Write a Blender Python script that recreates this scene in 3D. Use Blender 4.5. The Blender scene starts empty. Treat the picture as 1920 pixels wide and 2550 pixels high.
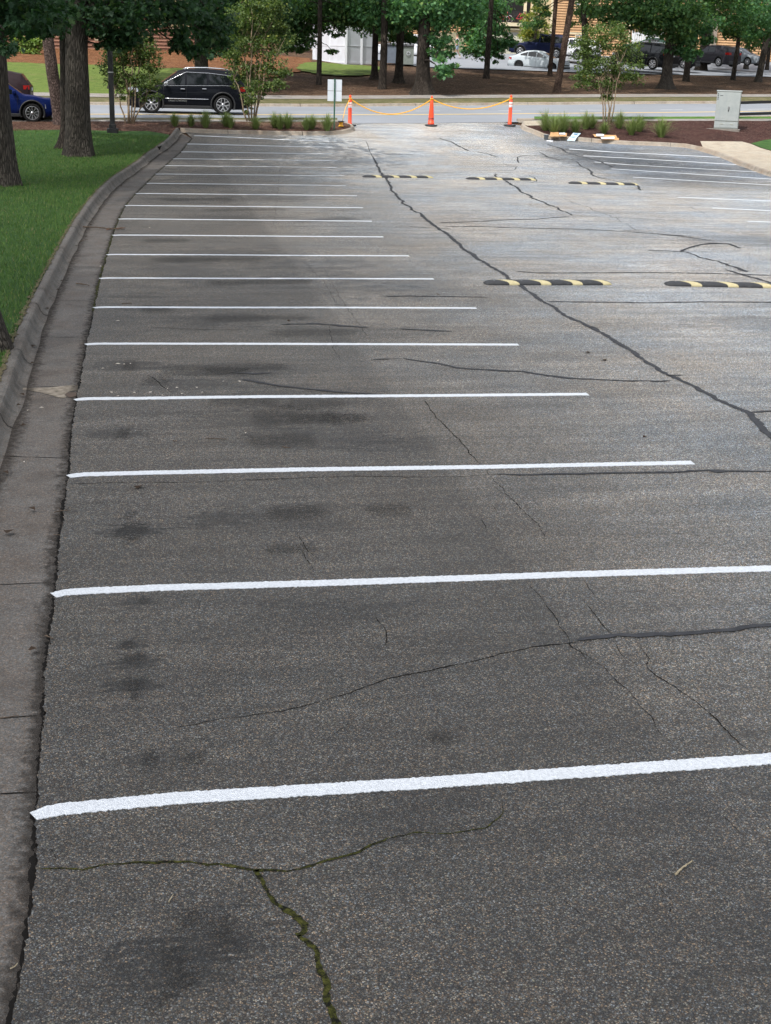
EXPO = 1.0
import bpy, bmesh, math, random
import numpy as np
from mathutils import Vector, Matrix, noise as mnoise
random.seed(7); rng = np.random.default_rng(7)
scene = bpy.context.scene
COL = scene.collection
R = math.radians

# ------------------------------------------------------------------ camera
W_PX, H_PX = 1920.0, 2550.0            # size of the survey photograph the plan was measured from
FOC = 3364.5
PITCH, YAW, ROLL, CAM_H = 0.324551, 0.186173, 0.0293325, 3.508
cp, sp = math.cos(PITCH), math.sin(PITCH); cy, sy = math.cos(YAW), math.sin(YAW)
c_f = np.array([sy*cp, cy*cp, -sp]); _r = np.array([cy, -sy, 0.0]); _u = np.cross(_r, c_f)
cr, sr = math.cos(ROLL), math.sin(ROLL)
c_r = _r*cr + _u*sr; c_u = -_r*sr + _u*cr
CAM = np.array([0, 0, CAM_H])
cam_d = bpy.data.cameras.new('camera'); cam = bpy.data.objects.new('camera', cam_d); COL.objects.link(cam)
M = Matrix(((c_r[0], c_u[0], -c_f[0], 0), (c_r[1], c_u[1], -c_f[1], 0), (c_r[2], c_u[2], -c_f[2], CAM_H), (0, 0, 0, 1)))
cam.matrix_world = M
cam_d.sensor_fit = 'VERTICAL'; cam_d.sensor_height = 24.0; cam_d.lens = 24.0*FOC/H_PX
cam_d.clip_start = 0.1; cam_d.clip_end = 5000
scene.camera = cam

# ------------------------------------------------------------------ terrain
def ab(X, Y):  # plan coordinates right of / ahead of the camera
    return X*cy - Y*sy, X*sy + Y*cy
def XY(a, b):
    return a*cy + b*sy, -a*sy + b*cy
UX, UN = (0.936, 0.353), (-0.353, 0.936)
def st(X, Y):
    a, b = ab(X, Y)
    a = a + 12.6; b = b - 60.5
    return a*UN[0] + b*UN[1], a*UX[0] + b*UX[1]
def from_st(s, t):
    a = -12.6 + s*UN[0] + t*UX[0]; b = 60.5 + s*UN[1] + t*UX[1]
    return XY(a, b)
PS = [-400, -16, -12, -9, -6, -4.8, 0, 7, 7.6, 12, 18, 26, 32, 40, 50, 60, 70, 90, 600]
PZ = [0, 0, .10, .34, .66, .78, .93, .95, 1.12, 1.42, 1.95, 2.6, 2.95, 3.35, 4.0, 4.45, 4.75, 5.2, 5.5]
def terr(X, Y):
    X = np.asarray(X, float); Y = np.asarray(Y, float)
    s, t = st(X, Y)
    z = np.interp(s, PS, PZ)
    q = np.interp(t, [5, 13, 33, 60], [0, .10, .55, 1.0])
    w = np.interp(s, [-16, -5, 10, 30], [0, 1, 1, 0.])
    return z + q*w
def ray(px, py):
    d = c_f + c_r*((px-960.0)/FOC) + c_u*((1275.0-py)/FOC)
    return d/np.linalg.norm(d)
def G(px, py, h=0.0):
    """plan point on the ground (plus h) seen at a survey-photo point"""
    d = ray(px, py)
    t0, t1 = 1.0, 1.0
    ts = np.concatenate([np.arange(2, 60, .25), np.arange(60, 260, .5)])
    P = CAM + d*ts[:, None]
    g = P[:, 2] - (terr(P[:, 0], P[:, 1]) + h)
    k = np.argmax(g < 0)
    if not (g < 0).any(): k = len(ts)-1
    t0, t1 = ts[max(k-1, 0)], ts[k]
    for _ in range(30):
        tm = .5*(t0+t1); p = CAM + d*tm
        if p[2] - (float(terr(p[0], p[1])) + h) > 0: t0 = tm
        else: t1 = tm
    p = CAM + d*t1
    return np.array([p[0], p[1], p[2]])
def at_zc(px, zc):
    """plan point under image column px (near the horizon) at optical depth zc"""
    d = c_f + c_r*((px-960.0)/FOC) + c_u*((1275.0-150)/FOC)
    p = CAM + d*zc
    return np.array([p[0], p[1], float(terr(p[0], p[1]))])
def proj(p):
    v = np.asarray(p, float) - CAM; dd = v@c_f
    return 960+FOC*(v@c_r)/dd, 1275-FOC*(v@c_u)/dd, dd
def z_at(p, py):
    """height of the point above plan position p that shows at image row py"""
    z0, z1 = -5., 40.
    for _ in range(40):
        zm = .5*(z0+z1)
        if proj((p[0], p[1], zm))[1] > py: z0 = zm
        else: z1 = zm
    return z0
def FP(px, py, zc):
    """3-D point at image position and optical depth"""
    d = c_f + c_r*((px-960.0)/FOC) + c_u*((1275.0-py)/FOC)
    return CAM + d*zc

# ------------------------------------------------------------------ object helpers
def tag(o, label=None, cat=None, group=None, kind=None):
    if label: o['label'] = label
    if cat: o['category'] = cat
    if group: o['group'] = group
    if kind: o['kind'] = kind
    return o
def empty(name, loc, rz=0, label=None, cat=None, group=None):
    o = bpy.data.objects.new(name, None); COL.objects.link(o)
    o.location = [float(v) for v in loc]; o.rotation_euler.z = rz
    o.empty_display_size = .2
    return tag(o, label, cat, group)
def link(name, me, mat=None, parent=None, loc=None, rz=None):
    o = bpy.data.objects.new(name, me); COL.objects.link(o)
    if mat is not None:
        for m in (mat if isinstance(mat, (list, tuple)) else [mat]): me.materials.append(m)
    if parent is not None: o.parent = parent
    if loc is not None: o.location = [float(v) for v in loc]
    if rz is not None: o.rotation_euler.z = rz
    return o
def copy_tree(o, parent=None):
    c = o.copy(); COL.objects.link(c)
    if parent is not None: c.parent = parent
    for ch in [x for x in o.children]: copy_tree(ch, c)
    return c

class MB:
    """collects faces for ONE mesh object"""
    def __init__(s): s.v = []; s.f = []; s.m = []; s.sm = []
    def add(s, vs, fs, mi=0, smooth=False, T=None):
        b = len(s.v)
        if T is not None: vs = [tuple(T @ Vector(v)) for v in vs]
        s.v += [tuple(float(c) for c in v) for v in vs]
        for f in fs:
            s.f.append(tuple(i+b for i in f)); s.m.append(mi); s.sm.append(smooth)
        return s
    def box(s, x0, x1, y0, y1, z0, z1, mi=0, T=None, bev=0.0):
        if bev > 0:
            bm = bmesh.new()
            vs = [bm.verts.new(v) for v in [(x0,y0,z0),(x1,y0,z0),(x1,y1,z0),(x0,y1,z0),(x0,y0,z1),(x1,y0,z1),(x1,y1,z1),(x0,y1,z1)]]
            for f in [(0,3,2,1),(4,5,6,7),(0,1,5,4),(1,2,6,5),(2,3,7,6),(3,0,4,7)]: bm.faces.new([vs[i] for i in f])
            bmesh.ops.bevel(bm, geom=bm.edges[:], offset=bev, segments=2, affect='EDGES', profile=.5)
            bm.verts.index_update()
            s.add([v.co[:] for v in bm.verts], [[v.index for v in f.verts] for f in bm.faces], mi, False, T); bm.free(); return s
        return s.add([(x0,y0,z0),(x1,y0,z0),(x1,y1,z0),(x0,y1,z0),(x0,y0,z1),(x1,y0,z1),(x1,y1,z1),(x0,y1,z1)],
              [(0,3,2,1),(4,5,6,7),(0,1,5,4),(1,2,6,5),(2,3,7,6),(3,0,4,7)], mi, False, T)
    def lathe(s, prof, n=20, mi=0, T=None, smooth=True, cap=True):
        vs = []; fs = []
        for (r, z) in prof:
            for k in range(n):
                a = 2*math.pi*k/n; vs.append((r*math.cos(a), r*math.sin(a), z))
        for i in range(len(prof)-1):
            for k in range(n):
                k2 = (k+1) % n; fs.append((i*n+k, i*n+k2, (i+1)*n+k2, (i+1)*n+k))
        s.add(vs, fs, mi, smooth, T)
        if cap:
            b = len(s.v)-len(vs)
            if prof[0][0] > 1e-4: s.f.append(tuple(b+k for k in reversed(range(n)))); s.m.append(mi); s.sm.append(False)
            if prof[-1][0] > 1e-4: s.f.append(tuple(b+(len(prof)-1)*n+k for k in range(n))); s.m.append(mi); s.sm.append(False)
        return s
    def tube(s, pts, rad, n=8, mi=0, smooth=True, cap=True):
        pts = [Vector(p) for p in pts]; N = len(pts)
        if not hasattr(rad, '__len__'): rad = [rad]*N
        vs = []; fs = []; up = Vector((0.13, .31, 1)).normalized()
        prev = None
        for i, p in enumerate(pts):
            d = (pts[min(i+1, N-1)]-pts[max(i-1, 0)]).normalized()
            x = prev if prev is not None else d.cross(up)
            if prev is None and x.length < .1: x = d.cross(Vector((1, 0, 0)))
            x = (x - d*x.dot(d)).normalized(); y = d.cross(x); prev = x
            for k in range(n):
                a = 2*math.pi*k/n; vs.append(p + (x*math.cos(a)+y*math.sin(a))*rad[i])
        for i in range(N-1):
            for k in range(n):
                k2 = (k+1) % n; fs.append((i*n+k, i*n+k2, (i+1)*n+k2, (i+1)*n+k))
        b0 = len(s.v)
        s.add(vs, fs, mi, smooth)
        if cap:
            s.f.append(tuple(b0+k for k in reversed(range(n)))); s.m.append(mi); s.sm.append(False)
            s.f.append(tuple(b0+(N-1)*n+k for k in range(n))); s.m.append(mi); s.sm.append(False)
        return s
    def build(s, name, mat=None, parent=None, loc=None, rz=None):
        me = bpy.data.meshes.new(name); me.from_pydata(s.v, [], s.f)
        me.polygons.foreach_set('material_index', s.m); me.polygons.foreach_set('use_smooth', s.sm); me.update()
        return link(name, me, mat, parent, loc, rz)

# ------------------------------------------------------------------ material helpers
class NT:
    def __init__(s, name, rough=.8, spec=.5, metal=0.0):
        s.m = bpy.data.materials.new(name); s.m.use_nodes = True
        s.t = s.m.node_tree; s.t.nodes.clear()
        s.out = s.n('ShaderNodeOutputMaterial'); s.b = s.n('ShaderNodeBsdfPrincipled')
        s.l(s.b.outputs[0], s.out.inputs[0]); s.b.inputs['Roughness'].default_value = rough
        s.b.inputs['Specular IOR Level'].default_value = spec; s.b.inputs['Metallic'].default_value = metal
        tc = s.n('ShaderNodeTexCoord'); s.obj = tc.outputs['Object']; s.gen = tc.outputs['Generated']
    def n(s, ty, **kw):
        n = s.t.nodes.new(ty)
        for k, v in kw.items(): setattr(n, k, v)
        return n
    def l(s, a, b): s.t.links.new(a, b)
    def set(s, inp, v):
        if hasattr(v, 'node'): s.l(v, inp)
        else: inp.default_value = v
    def noise(s, sc, det=3, rough=.55, co=None, dist=0.0, out='Fac'):
        n = s.n('ShaderNodeTexNoise'); n.inputs['Scale'].default_value = sc; n.inputs['Detail'].default_value = det
        n.inputs['Roughness'].default_value = rough; n.inputs['Distortion'].default_value = dist
        s.l(co if co is not None else s.obj, n.inputs['Vector']); return n.outputs[out]
    def voro(s, sc, co=None, feat='F1', out='Distance', rnd=1.0):
        n = s.n('ShaderNodeTexVoronoi', feature=feat); n.inputs['Scale'].default_value = sc; n.inputs['Randomness'].default_value = rnd
        s.l(co if co is not None else s.obj, n.inputs['Vector']); return n.outputs[out]
    def wave(s, sc, dist=0., co=None, direction='X', det=2, prof='SIN'):
        n = s.n('ShaderNodeTexWave', bands_direction=direction, wave_profile=prof); n.inputs['Scale'].default_value = sc
        n.inputs['Distortion'].default_value = dist; n.inputs['Detail'].default_value = det
        s.l(co if co is not None else s.obj, n.inputs['Vector']); return n.outputs['Fac']
    def map(s, sc=(1, 1, 1), loc=(0, 0, 0), rot=(0, 0, 0), co=None):
        n = s.n('ShaderNodeMapping'); n.inputs['Scale'].default_value = sc; n.inputs['Location'].default_value = loc
        n.inputs['Rotation'].default_value = rot; s.l(co if co is not None else s.obj, n.inputs['Vector']); return n.outputs[0]
    def mr(s, v, a, b, c=0., d=1.):
        n = s.n('ShaderNodeMapRange'); n.clamp = True; s.l(v, n.inputs[0])
        for i, x in enumerate((a, b, c, d)): n.inputs[i+1].default_value = x
        return n.outputs[0]
    def math(s, op, a, b=0., c=None):
        n = s.n('ShaderNodeMath', operation=op); s.set(n.inputs[0], a); s.set(n.inputs[1], b)
        if c is not None: s.set(n.inputs[2], c)
        return n.outputs[0]
    def ramp(s, v, stops, interp='LINEAR'):
        n = s.n('ShaderNodeValToRGB'); s.l(v, n.inputs[0]); e = n.color_ramp.elements; n.color_ramp.interpolation = interp
        while len(e) < len(stops): e.new(.5)
        for i, (p, c) in enumerate(stops):
            e[i].position = p; e[i].color = (c[0], c[1], c[2], 1) if hasattr(c, '__len__') else (c, c, c, 1)
        return n.outputs[0]
    def mix(s, f, a, b, mode='MIX'):
        n = s.n('ShaderNodeMix', data_type='RGBA', blend_type=mode)
        s.set(n.inputs[0], f)
        for i, v in ((6, a), (7, b)):
            if hasattr(v, 'node'): s.l(v, n.inputs[i])
            else: n.inputs[i].default_value = (v[0], v[1], v[2], 1) if hasattr(v, '__len__') else (v, v, v, 1)
        return n.outputs[2]
    def col(s, c):
        if hasattr(c, 'node'): s.l(c, s.b.inputs['Base Color'])
        else: s.b.inputs['Base Color'].default_value = (*c, 1)
        return s
    def bump(s, h, dist=.01, st=1.0):
        n = s.n('ShaderNodeBump'); n.inputs['Distance'].default_value = dist; n.inputs['Strength'].default_value = st
        s.l(h, n.inputs['Height']); s.l(n.outputs[0], s.b.inputs['Normal']); return s
def plain(name, c, rough=.6, spec=.5, metal=0., var=.12, sc=6.0):
    m = NT(name, rough, spec, metal); n = m.noise(sc, 4)
    m.col(m.mix(1.0, c, m.mr(n, .3, .7, 1-var, 1+var), 'MULTIPLY')); return m.m

# ------------------------------------------------------------------ draped sheets
def dense(pts, step, closed=False, jit=0.0):
    pts = [np.array(p[:2], float) for p in pts]; out = []
    n = len(pts); rngk = range(n if closed else n-1)
    for i in rngk:
        a, b = pts[i], pts[(i+1) % n]; L = np.linalg.norm(b-a); k = max(1, int(round(L/step)))
        nrm = np.array([-(b-a)[1], (b-a)[0]])/max(L, 1e-6)
        for j in range(k):
            p = a+(b-a)*j/k
            if jit: p = p + nrm*random.gauss(0, jit)
            out.append(p)
    if not closed: out.append(pts[-1])
    return out
def smooth_poly(pts, it=2):
    pts = [np.array(p[:2], float) for p in pts]
    for _ in range(it):
        q = [pts[0]]
        for a, b in zip(pts[:-1], pts[1:]): q += [a*.75+b*.25, a*.25+b*.75]
        q.append(pts[-1]); pts = q
    return pts
S_CUTS = sorted(set([float(v) for v in PS[1:-1]] + [-15, -14, -13, -10.5, -7.5, 3.5, 15, 21, 23.5, 29, 36, 45, 55, 30]))
T_CUTS = [-40, -25, -10, 0, 5, 9, 13, 18, 23, 28, 33, 40, 50, 60]
def sheet(name, poly, off, mat, thick=0.0, kind='structure', parent=None, under=None, zfun=None):
    bm = bmesh.new()
    vs = [bm.verts.new((p[0], p[1], 0)) for p in poly]
    f = bm.faces.new(vs)
    if f.normal.z < 0 or (f.normal_update() or f.normal.z < 0): f.normal_flip()
    bmesh.ops.triangulate(bm, faces=bm.faces[:])
    n_ab = (UN[0]*cy + UN[1]*sy, -UN[0]*sy + UN[1]*cy); u_ab = (UX[0]*cy+UX[1]*sy, -UX[0]*sy+UX[1]*cy)
    for s_ in S_CUTS:
        x, y = from_st(s_, 0)
        bmesh.ops.bisect_plane(bm, geom=bm.verts[:]+bm.edges[:]+bm.faces[:], plane_co=(x, y, 0), plane_no=(n_ab[0], n_ab[1], 0))
    for t_ in T_CUTS:
        x, y = from_st(0, t_)
        bmesh.ops.bisect_plane(bm, geom=bm.verts[:]+bm.edges[:]+bm.faces[:], plane_co=(x, y, 0), plane_no=(u_ab[0], u_ab[1], 0))
    if thick:
        r = bmesh.ops.extrude_face_region(bm, geom=bm.faces[:])
        nv = set(v for v in r['geom'] if isinstance(v, bmesh.types.BMVert))
        for v in bm.verts:
            z = float((zfun or terr)(v.co.x, v.co.y)) + off
            v.co.z = z if v in nv else z-thick
    else:
        for v in bm.verts: v.co.z = float((zfun or terr)(v.co.x, v.co.y)) + off
    bmesh.ops.recalc_face_normals(bm, faces=bm.faces[:])
    me = bpy.data.meshes.new(name); bm.to_mesh(me); bm.free()
    if not thick and len(me.polygons) and me.polygons[0].normal.z < 0:
        me.flip_normals()
    o = link(name, me, mat, parent)
    if parent is None and kind: o['kind'] = kind
    return o
def ribbon(name, pts, w, off, mat, parent=None, step=.05, jit=0.0, edge=0.0, thick=0.0, taper=(0, 0), wn=0.0, build=True, mb=None, zf=None):
    """strip of width w (scalar or per-point list) following plan points on the ground"""
    zf = zf or terr
    P0 = [np.array(p[:2], float) for p in pts]
    cum = [0.]
    for a, b in zip(P0[:-1], P0[1:]): cum.append(cum[-1]+float(np.linalg.norm(b-a)))
    ws = w if hasattr(w, '__len__') else [w]*len(P0)
    L = cum[-1]; n = max(2, int(L/step)+1)
    q = np.linspace(0, L, n)
    x = np.interp(q, cum, [p[0] for p in P0]); y = np.interp(q, cum, [p[1] for p in P0]); ww = np.interp(q, cum, ws)
    dx = np.gradient(x); dy = np.gradient(y); l = np.hypot(dx, dy)+1e-9; nx, ny = -dy/l, dx/l
    if jit:
        j = np.array([mnoise.noise(Vector((v*1.3, P0[0][0]*3, P0[0][1]*3)))*2+mnoise.noise(Vector((v*6., P0[0][0]*3+9, 3.)))*.9+mnoise.noise(Vector((v*22., 7., P0[0][1])))*.35 for v in q])*jit
        j *= np.clip(np.minimum(q, L-q)/.15, 0, 1)
        x = x+nx*j; y = y+ny*j
    if wn:
        ww = ww*(1+wn*np.array([mnoise.noise(Vector((v*5., P0[0][0], 5.)))*1.3+mnoise.noise(Vector((v*19., P0[0][1], 15.)))*.8 for v in q]))
    ww = np.maximum(ww, .001)
    if taper[0]: ww = ww*np.clip(q/taper[0], .05, 1)
    if taper[1]: ww = ww*np.clip((L-q)/taper[1], .05, 1)
    e1 = rng.normal(0, edge, n) if edge else 0; e2 = rng.normal(0, edge, n) if edge else 0
    xl, yl = x+nx*(ww/2+e1), y+ny*(ww/2+e1); xr, yr = x-nx*(ww/2+e2), y-ny*(ww/2+e2)
    zl = zf(xl, yl)+off; zr = zf(xr, yr)+off
    m = mb or MB()
    vs = []; fs = []
    for i in range(n): vs += [(xl[i], yl[i], zl[i]), (xr[i], yr[i], zr[i])]
    for i in range(n-1): fs.append((2*i, 2*i+1, 2*i+3, 2*i+2))
    if thick:
        b = len(vs)
        for i in range(n): vs += [(xl[i], yl[i], zl[i]-thick), (xr[i], yr[i], zr[i]-thick)]
        for i in range(n-1):
            fs.append((2*i, 2*i+2, b+2*i+2, b+2*i)); fs.append((2*i+1, b+2*i+1, b+2*i+3, 2*i+3))
        fs.append((0, b, b+1, 1)); fs.append((2*n-2, 2*n-1, b+2*n-1, b+2*n-2))
    m.add(vs, fs)
    if mb is not None: return mb
    return m.build(name, mat, parent)
# ================================================================== MATERIALS OF THE GROUND
D = 1.15246   # first survey used a smaller print of the same photograph
def GD(x, y, h=0.): return G(x*D, y*D, h)

def mat_asphalt(name='lot_asphalt', base=1.0, lot=True):
    m = NT(name, .62, .5)
    v = m.n('ShaderNodeTexVoronoi', feature='F1'); v.inputs['Scale'].default_value = 132; m.l(m.obj, v.inputs['Vector'])
    sep = m.n('ShaderNodeSeparateColor'); m.l(v.outputs['Color'], sep.inputs[0])
    stone = m.ramp(sep.outputs[0], [(0, (.030, .026, .022)), (.30, (.050, .045, .039)), (.60, (.085, .077, .067)), (.82, (.138, .124, .106)), (1, (.27, .248, .212))])
    hue = m.ramp(sep.outputs[1], [(0, (1.24, .98, .72)), (.35, (1.02, 1.0, .96)), (.7, (.78, .98, 1.28)), (1, (.98, 1.03, .88))])
    c = m.mix(1.0, stone, hue, 'MULTIPLY')
    gap = m.mr(v.outputs['Distance'], .30, .62, 1.12, .42)
    c = m.mix(1.0, c, gap, 'MULTIPLY')
    v2 = m.n('ShaderNodeTexVoronoi', feature='F1'); v2.inputs['Scale'].default_value = 240; m.l(m.obj, v2.inputs['Vector'])
    s2 = m.n('ShaderNodeSeparateColor'); m.l(v2.outputs['Color'], s2.inputs[0])
    c = m.mix(1.0, c, m.mr(s2.outputs[0], 0, 1, .72, 1.30), 'MULTIPLY')
    c = m.mix(1.0, c, m.mr(m.noise(26, 2), .3, .7, .8, 1.2), 'MULTIPLY')
    # broad wear, streaks across the stalls
    c = m.mix(1.0, c, m.mr(m.noise(.30, 4, .6), .3, .7, .86, 1.14), 'MULTIPLY')
    c = m.mix(1.0, c, m.mr(m.noise(1.0, 5, .65, co=m.map((.45, 3.2, 1))), .32, .68, .76, 1.24), 'MULTIPLY')
    c = m.mix(1.0, c, m.mr(m.noise(1.0, 6, .75, co=m.map((1.1, 11., 1), (3, 0, 0))), .30, .70, .80, 1.2), 'MULTIPLY')
    c = m.mix(1.0, c, m.mr(m.noise(2.6, 5, .7, dist=.6), .3, .7, .88, 1.1), 'MULTIPLY')
    c = m.mix(m.mr(m.noise(.55, 3, .6, co=m.map((1, 1, 1), (4, 9, 0))), .45, .75, 0, .40), c, m.mix(1.0, c, (1.08, 1.0, .92), 'MULTIPLY'))
    if lot:
        sp = m.n('ShaderNodeSeparateXYZ'); m.l(m.obj, sp.inputs[0])
        # paving seam: the stalls are the older, darker mat
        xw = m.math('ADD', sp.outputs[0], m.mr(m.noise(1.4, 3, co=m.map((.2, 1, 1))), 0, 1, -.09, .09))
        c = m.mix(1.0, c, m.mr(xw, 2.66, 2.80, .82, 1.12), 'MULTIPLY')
        c = m.mix(1.0, c, m.mr(m.math('ADD', sp.outputs[0], m.mr(m.noise(.35, 2), 0, 1, -2.5, 2.5)), 3.0, 8.6, .95, 2.35), 'MULTIPLY')  # worn aisle is paler; open-sky brightness is painted in with it
        c = m.mix(1.0, c, m.mr(m.math('ADD', sp.outputs[1], m.mr(m.noise(.3, 2), 0, 1, -3, 3)), 3, 18, 1.05, 1.85), 'MULTIPLY')  # brightens away from the camera: sky light and partial sun painted in
        c = m.mix(1.0, c, m.mr(m.math('ADD', sp.outputs[1], m.mr(m.noise(.3, 2), 0, 1, -3, 3)), 16, 40, 1.0, 1.12), 'MULTIPLY')  # further painted-in light towards the far end
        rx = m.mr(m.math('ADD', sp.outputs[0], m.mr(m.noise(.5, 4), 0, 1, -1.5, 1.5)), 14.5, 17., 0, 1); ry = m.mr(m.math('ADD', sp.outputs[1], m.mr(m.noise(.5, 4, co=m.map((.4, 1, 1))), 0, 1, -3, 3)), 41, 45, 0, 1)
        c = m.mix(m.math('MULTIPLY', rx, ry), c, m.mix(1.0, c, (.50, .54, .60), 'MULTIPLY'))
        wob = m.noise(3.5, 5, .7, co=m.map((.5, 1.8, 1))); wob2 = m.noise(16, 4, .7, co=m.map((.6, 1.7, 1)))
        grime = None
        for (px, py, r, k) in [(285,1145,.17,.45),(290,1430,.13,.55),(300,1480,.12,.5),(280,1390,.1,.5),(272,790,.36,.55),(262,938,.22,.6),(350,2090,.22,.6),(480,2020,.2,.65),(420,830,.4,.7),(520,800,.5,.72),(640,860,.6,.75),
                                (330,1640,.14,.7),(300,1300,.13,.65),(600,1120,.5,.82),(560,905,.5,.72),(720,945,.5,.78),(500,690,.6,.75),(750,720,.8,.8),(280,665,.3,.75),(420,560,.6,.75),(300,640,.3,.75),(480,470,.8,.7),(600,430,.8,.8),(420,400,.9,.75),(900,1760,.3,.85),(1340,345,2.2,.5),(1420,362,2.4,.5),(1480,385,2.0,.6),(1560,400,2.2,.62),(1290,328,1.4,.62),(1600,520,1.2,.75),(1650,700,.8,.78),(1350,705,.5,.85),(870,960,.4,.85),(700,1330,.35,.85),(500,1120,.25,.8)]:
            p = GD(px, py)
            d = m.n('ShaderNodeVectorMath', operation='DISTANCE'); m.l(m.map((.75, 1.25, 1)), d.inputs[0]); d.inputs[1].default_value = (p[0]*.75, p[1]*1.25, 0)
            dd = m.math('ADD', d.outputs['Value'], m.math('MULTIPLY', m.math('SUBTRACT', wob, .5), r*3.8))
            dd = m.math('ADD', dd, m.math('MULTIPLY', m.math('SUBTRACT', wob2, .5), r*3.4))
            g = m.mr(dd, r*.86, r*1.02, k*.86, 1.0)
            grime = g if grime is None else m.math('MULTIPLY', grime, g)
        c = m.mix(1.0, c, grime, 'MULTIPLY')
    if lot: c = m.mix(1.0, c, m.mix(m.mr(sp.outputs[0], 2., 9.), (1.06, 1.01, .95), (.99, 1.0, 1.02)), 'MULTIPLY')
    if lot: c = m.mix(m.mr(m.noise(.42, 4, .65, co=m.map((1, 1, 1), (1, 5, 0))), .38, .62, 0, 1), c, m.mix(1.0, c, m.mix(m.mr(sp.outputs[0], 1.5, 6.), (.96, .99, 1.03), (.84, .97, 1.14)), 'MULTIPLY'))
    if base != 1.0: c = m.mix(1.0, c, (base, base, base), 'MULTIPLY')
    m.col(c)
    h = m.math('ADD', m.math('MULTIPLY', v.outputs['Distance'], -1.0), m.math('MULTIPLY', s2.outputs[0], .25))
    m.bump(h, .006, .8)
    return m.m
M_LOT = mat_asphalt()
def mat_concrete(name, c=(.30, .285, .26), brown=.0, sc=1.0, dark=0.0):
    m = NT(name, .85, .35)
    b = m.ramp(m.noise(60*sc, 5, .7), [(.3, tuple(x*.72 for x in c)), (.5, c), (.72, tuple(x*1.25 for x in c))])
    v = m.n('ShaderNodeTexVoronoi', feature='F1'); v.inputs['Scale'].default_value = 110; m.l(m.obj, v.inputs['Vector'])
    s_ = m.n('ShaderNodeSeparateColor'); m.l(v.outputs['Color'], s_.inputs[0])
    b = m.mix(1.0, b, m.ramp(s_.outputs[0], [(0, .72), (.6, .98), (.9, 1.2), (1, 1.6)]), 'MULTIPLY')
    b = m.mix(1.0, b, m.ramp(s_.outputs[1], [(0, (1.15, .98, .84)), (.5, (1, 1, 1)), (1, (.95, 1, 1.05))]), 'MULTIPLY')
    b = m.mix(m.mr(m.noise(1.3, 5, .65), .42, .7, 0, .55+brown), b, m.mix(1.0, b, (.78, .62, .50), 'MULTIPLY'))
    b = m.mix(m.mr(m.noise(2.4, 6, .7, co=m.map((1, 1, 1), (7, 2, 0))), .48, .72, 0, .6+dark), b, m.mix(1.0, b, (.42, .42, .42), 'MULTIPLY'))
    m.col(b); m.bump(m.math('ADD', m.noise(70, 4, .7), m.math('MULTIPLY', v.outputs['Distance'], -.8)), .004, .8); return m.m
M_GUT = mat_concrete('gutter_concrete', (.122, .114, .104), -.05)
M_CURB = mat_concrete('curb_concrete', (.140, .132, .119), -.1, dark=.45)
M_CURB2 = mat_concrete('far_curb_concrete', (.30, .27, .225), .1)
M_WALK = mat_concrete('pavement_concrete', (.36, .325, .26), -.2)
M_WALK2 = mat_concrete('far_pavement_concrete', (.24, .23, .215), .0)
def mat_road():
    m = NT('road_asphalt', .7, .4)
    c = m.ramp(m.noise(40, 4, .7), [(.3, .19), (.7, .27)])
    c = m.mix(1.0, c, (.93, .99, 1.08), 'MULTIPLY')
    c = m.mix(1.0, c, m.mr(m.noise(.25, 4, .6), .3, .7, .88, 1.12), 'MULTIPLY')
    m.col(c); m.bump(m.noise(90, 3), .003, .5); return m.m
M_ROAD = mat_road()
def mat_lawn(name, a, b, dry=(.22, .19, .09), dryness=.15):
    m = NT(name, .9, .2)
    c = m.mix(m.mr(m.noise(2.2, 5, .65), .35, .65), a, b)
    c = m.mix(1.0, c, m.mr(m.noise(38, 5, .75), .28, .72, .45, 1.5), 'MULTIPLY')
    c = m.mix(m.mr(m.noise(.7, 5, .7, co=m.map((1, 1, 1), (3, 4, 0))), .55, .75, 0, dryness), c, dry)
    m.col(c); m.bump(m.noise(60, 5, .8), .03, 1.0); return m.m
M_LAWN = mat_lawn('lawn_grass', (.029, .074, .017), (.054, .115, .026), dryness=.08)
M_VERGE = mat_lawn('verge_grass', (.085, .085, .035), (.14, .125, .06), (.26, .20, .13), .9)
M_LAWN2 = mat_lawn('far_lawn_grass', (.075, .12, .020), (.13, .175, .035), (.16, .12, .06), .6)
def mat_mulch(name, cols, sc=30, streak=False):
    m = NT(name, .95, .15)
    v = m.n('ShaderNodeTexVoronoi', feature='F1'); v.inputs['Scale'].default_value = sc; m.l(m.map((1, 2.6, 1), rot=(0, 0, .6)), v.inputs['Vector'])
    s_ = m.n('ShaderNodeSeparateColor'); m.l(v.outputs['Color'], s_.inputs[0])
    c = m.ramp(s_.outputs[0], [(i/(len(cols)-1), k) for i, k in enumerate(cols)])
    c = m.mix(1.0, c, m.mr(m.noise(1.1, 6, .7), .3, .7, .6, 1.35), 'MULTIPLY')
    c = m.mix(1.0, c, m.mr(m.noise(9, 5, .7), .3, .7, .6, 1.35), 'MULTIPLY')
    m.col(c); m.bump(m.math('ADD', m.noise(25, 4, .7), v.outputs['Distance']), .05, 1.0); return m.m
M_MULCH = mat_mulch('bark_mulch', [(.05, .022, .014), (.09, .042, .028), (.12, .058, .04), (.16, .085, .06), (.34, .24, .18)], 26)
M_MULCH2 = mat_mulch('dark_red_mulch', [(.035, .014, .012), (.06, .024, .020), (.075, .032, .026), (.10, .045, .036), (.22, .15, .12)], 26)
M_STRAW = mat_mulch('pine_straw', [(.085, .030, .012), (.14, .052, .020), (.19, .075, .030), (.24, .11, .05), (.36, .22, .12)], 14)
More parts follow.
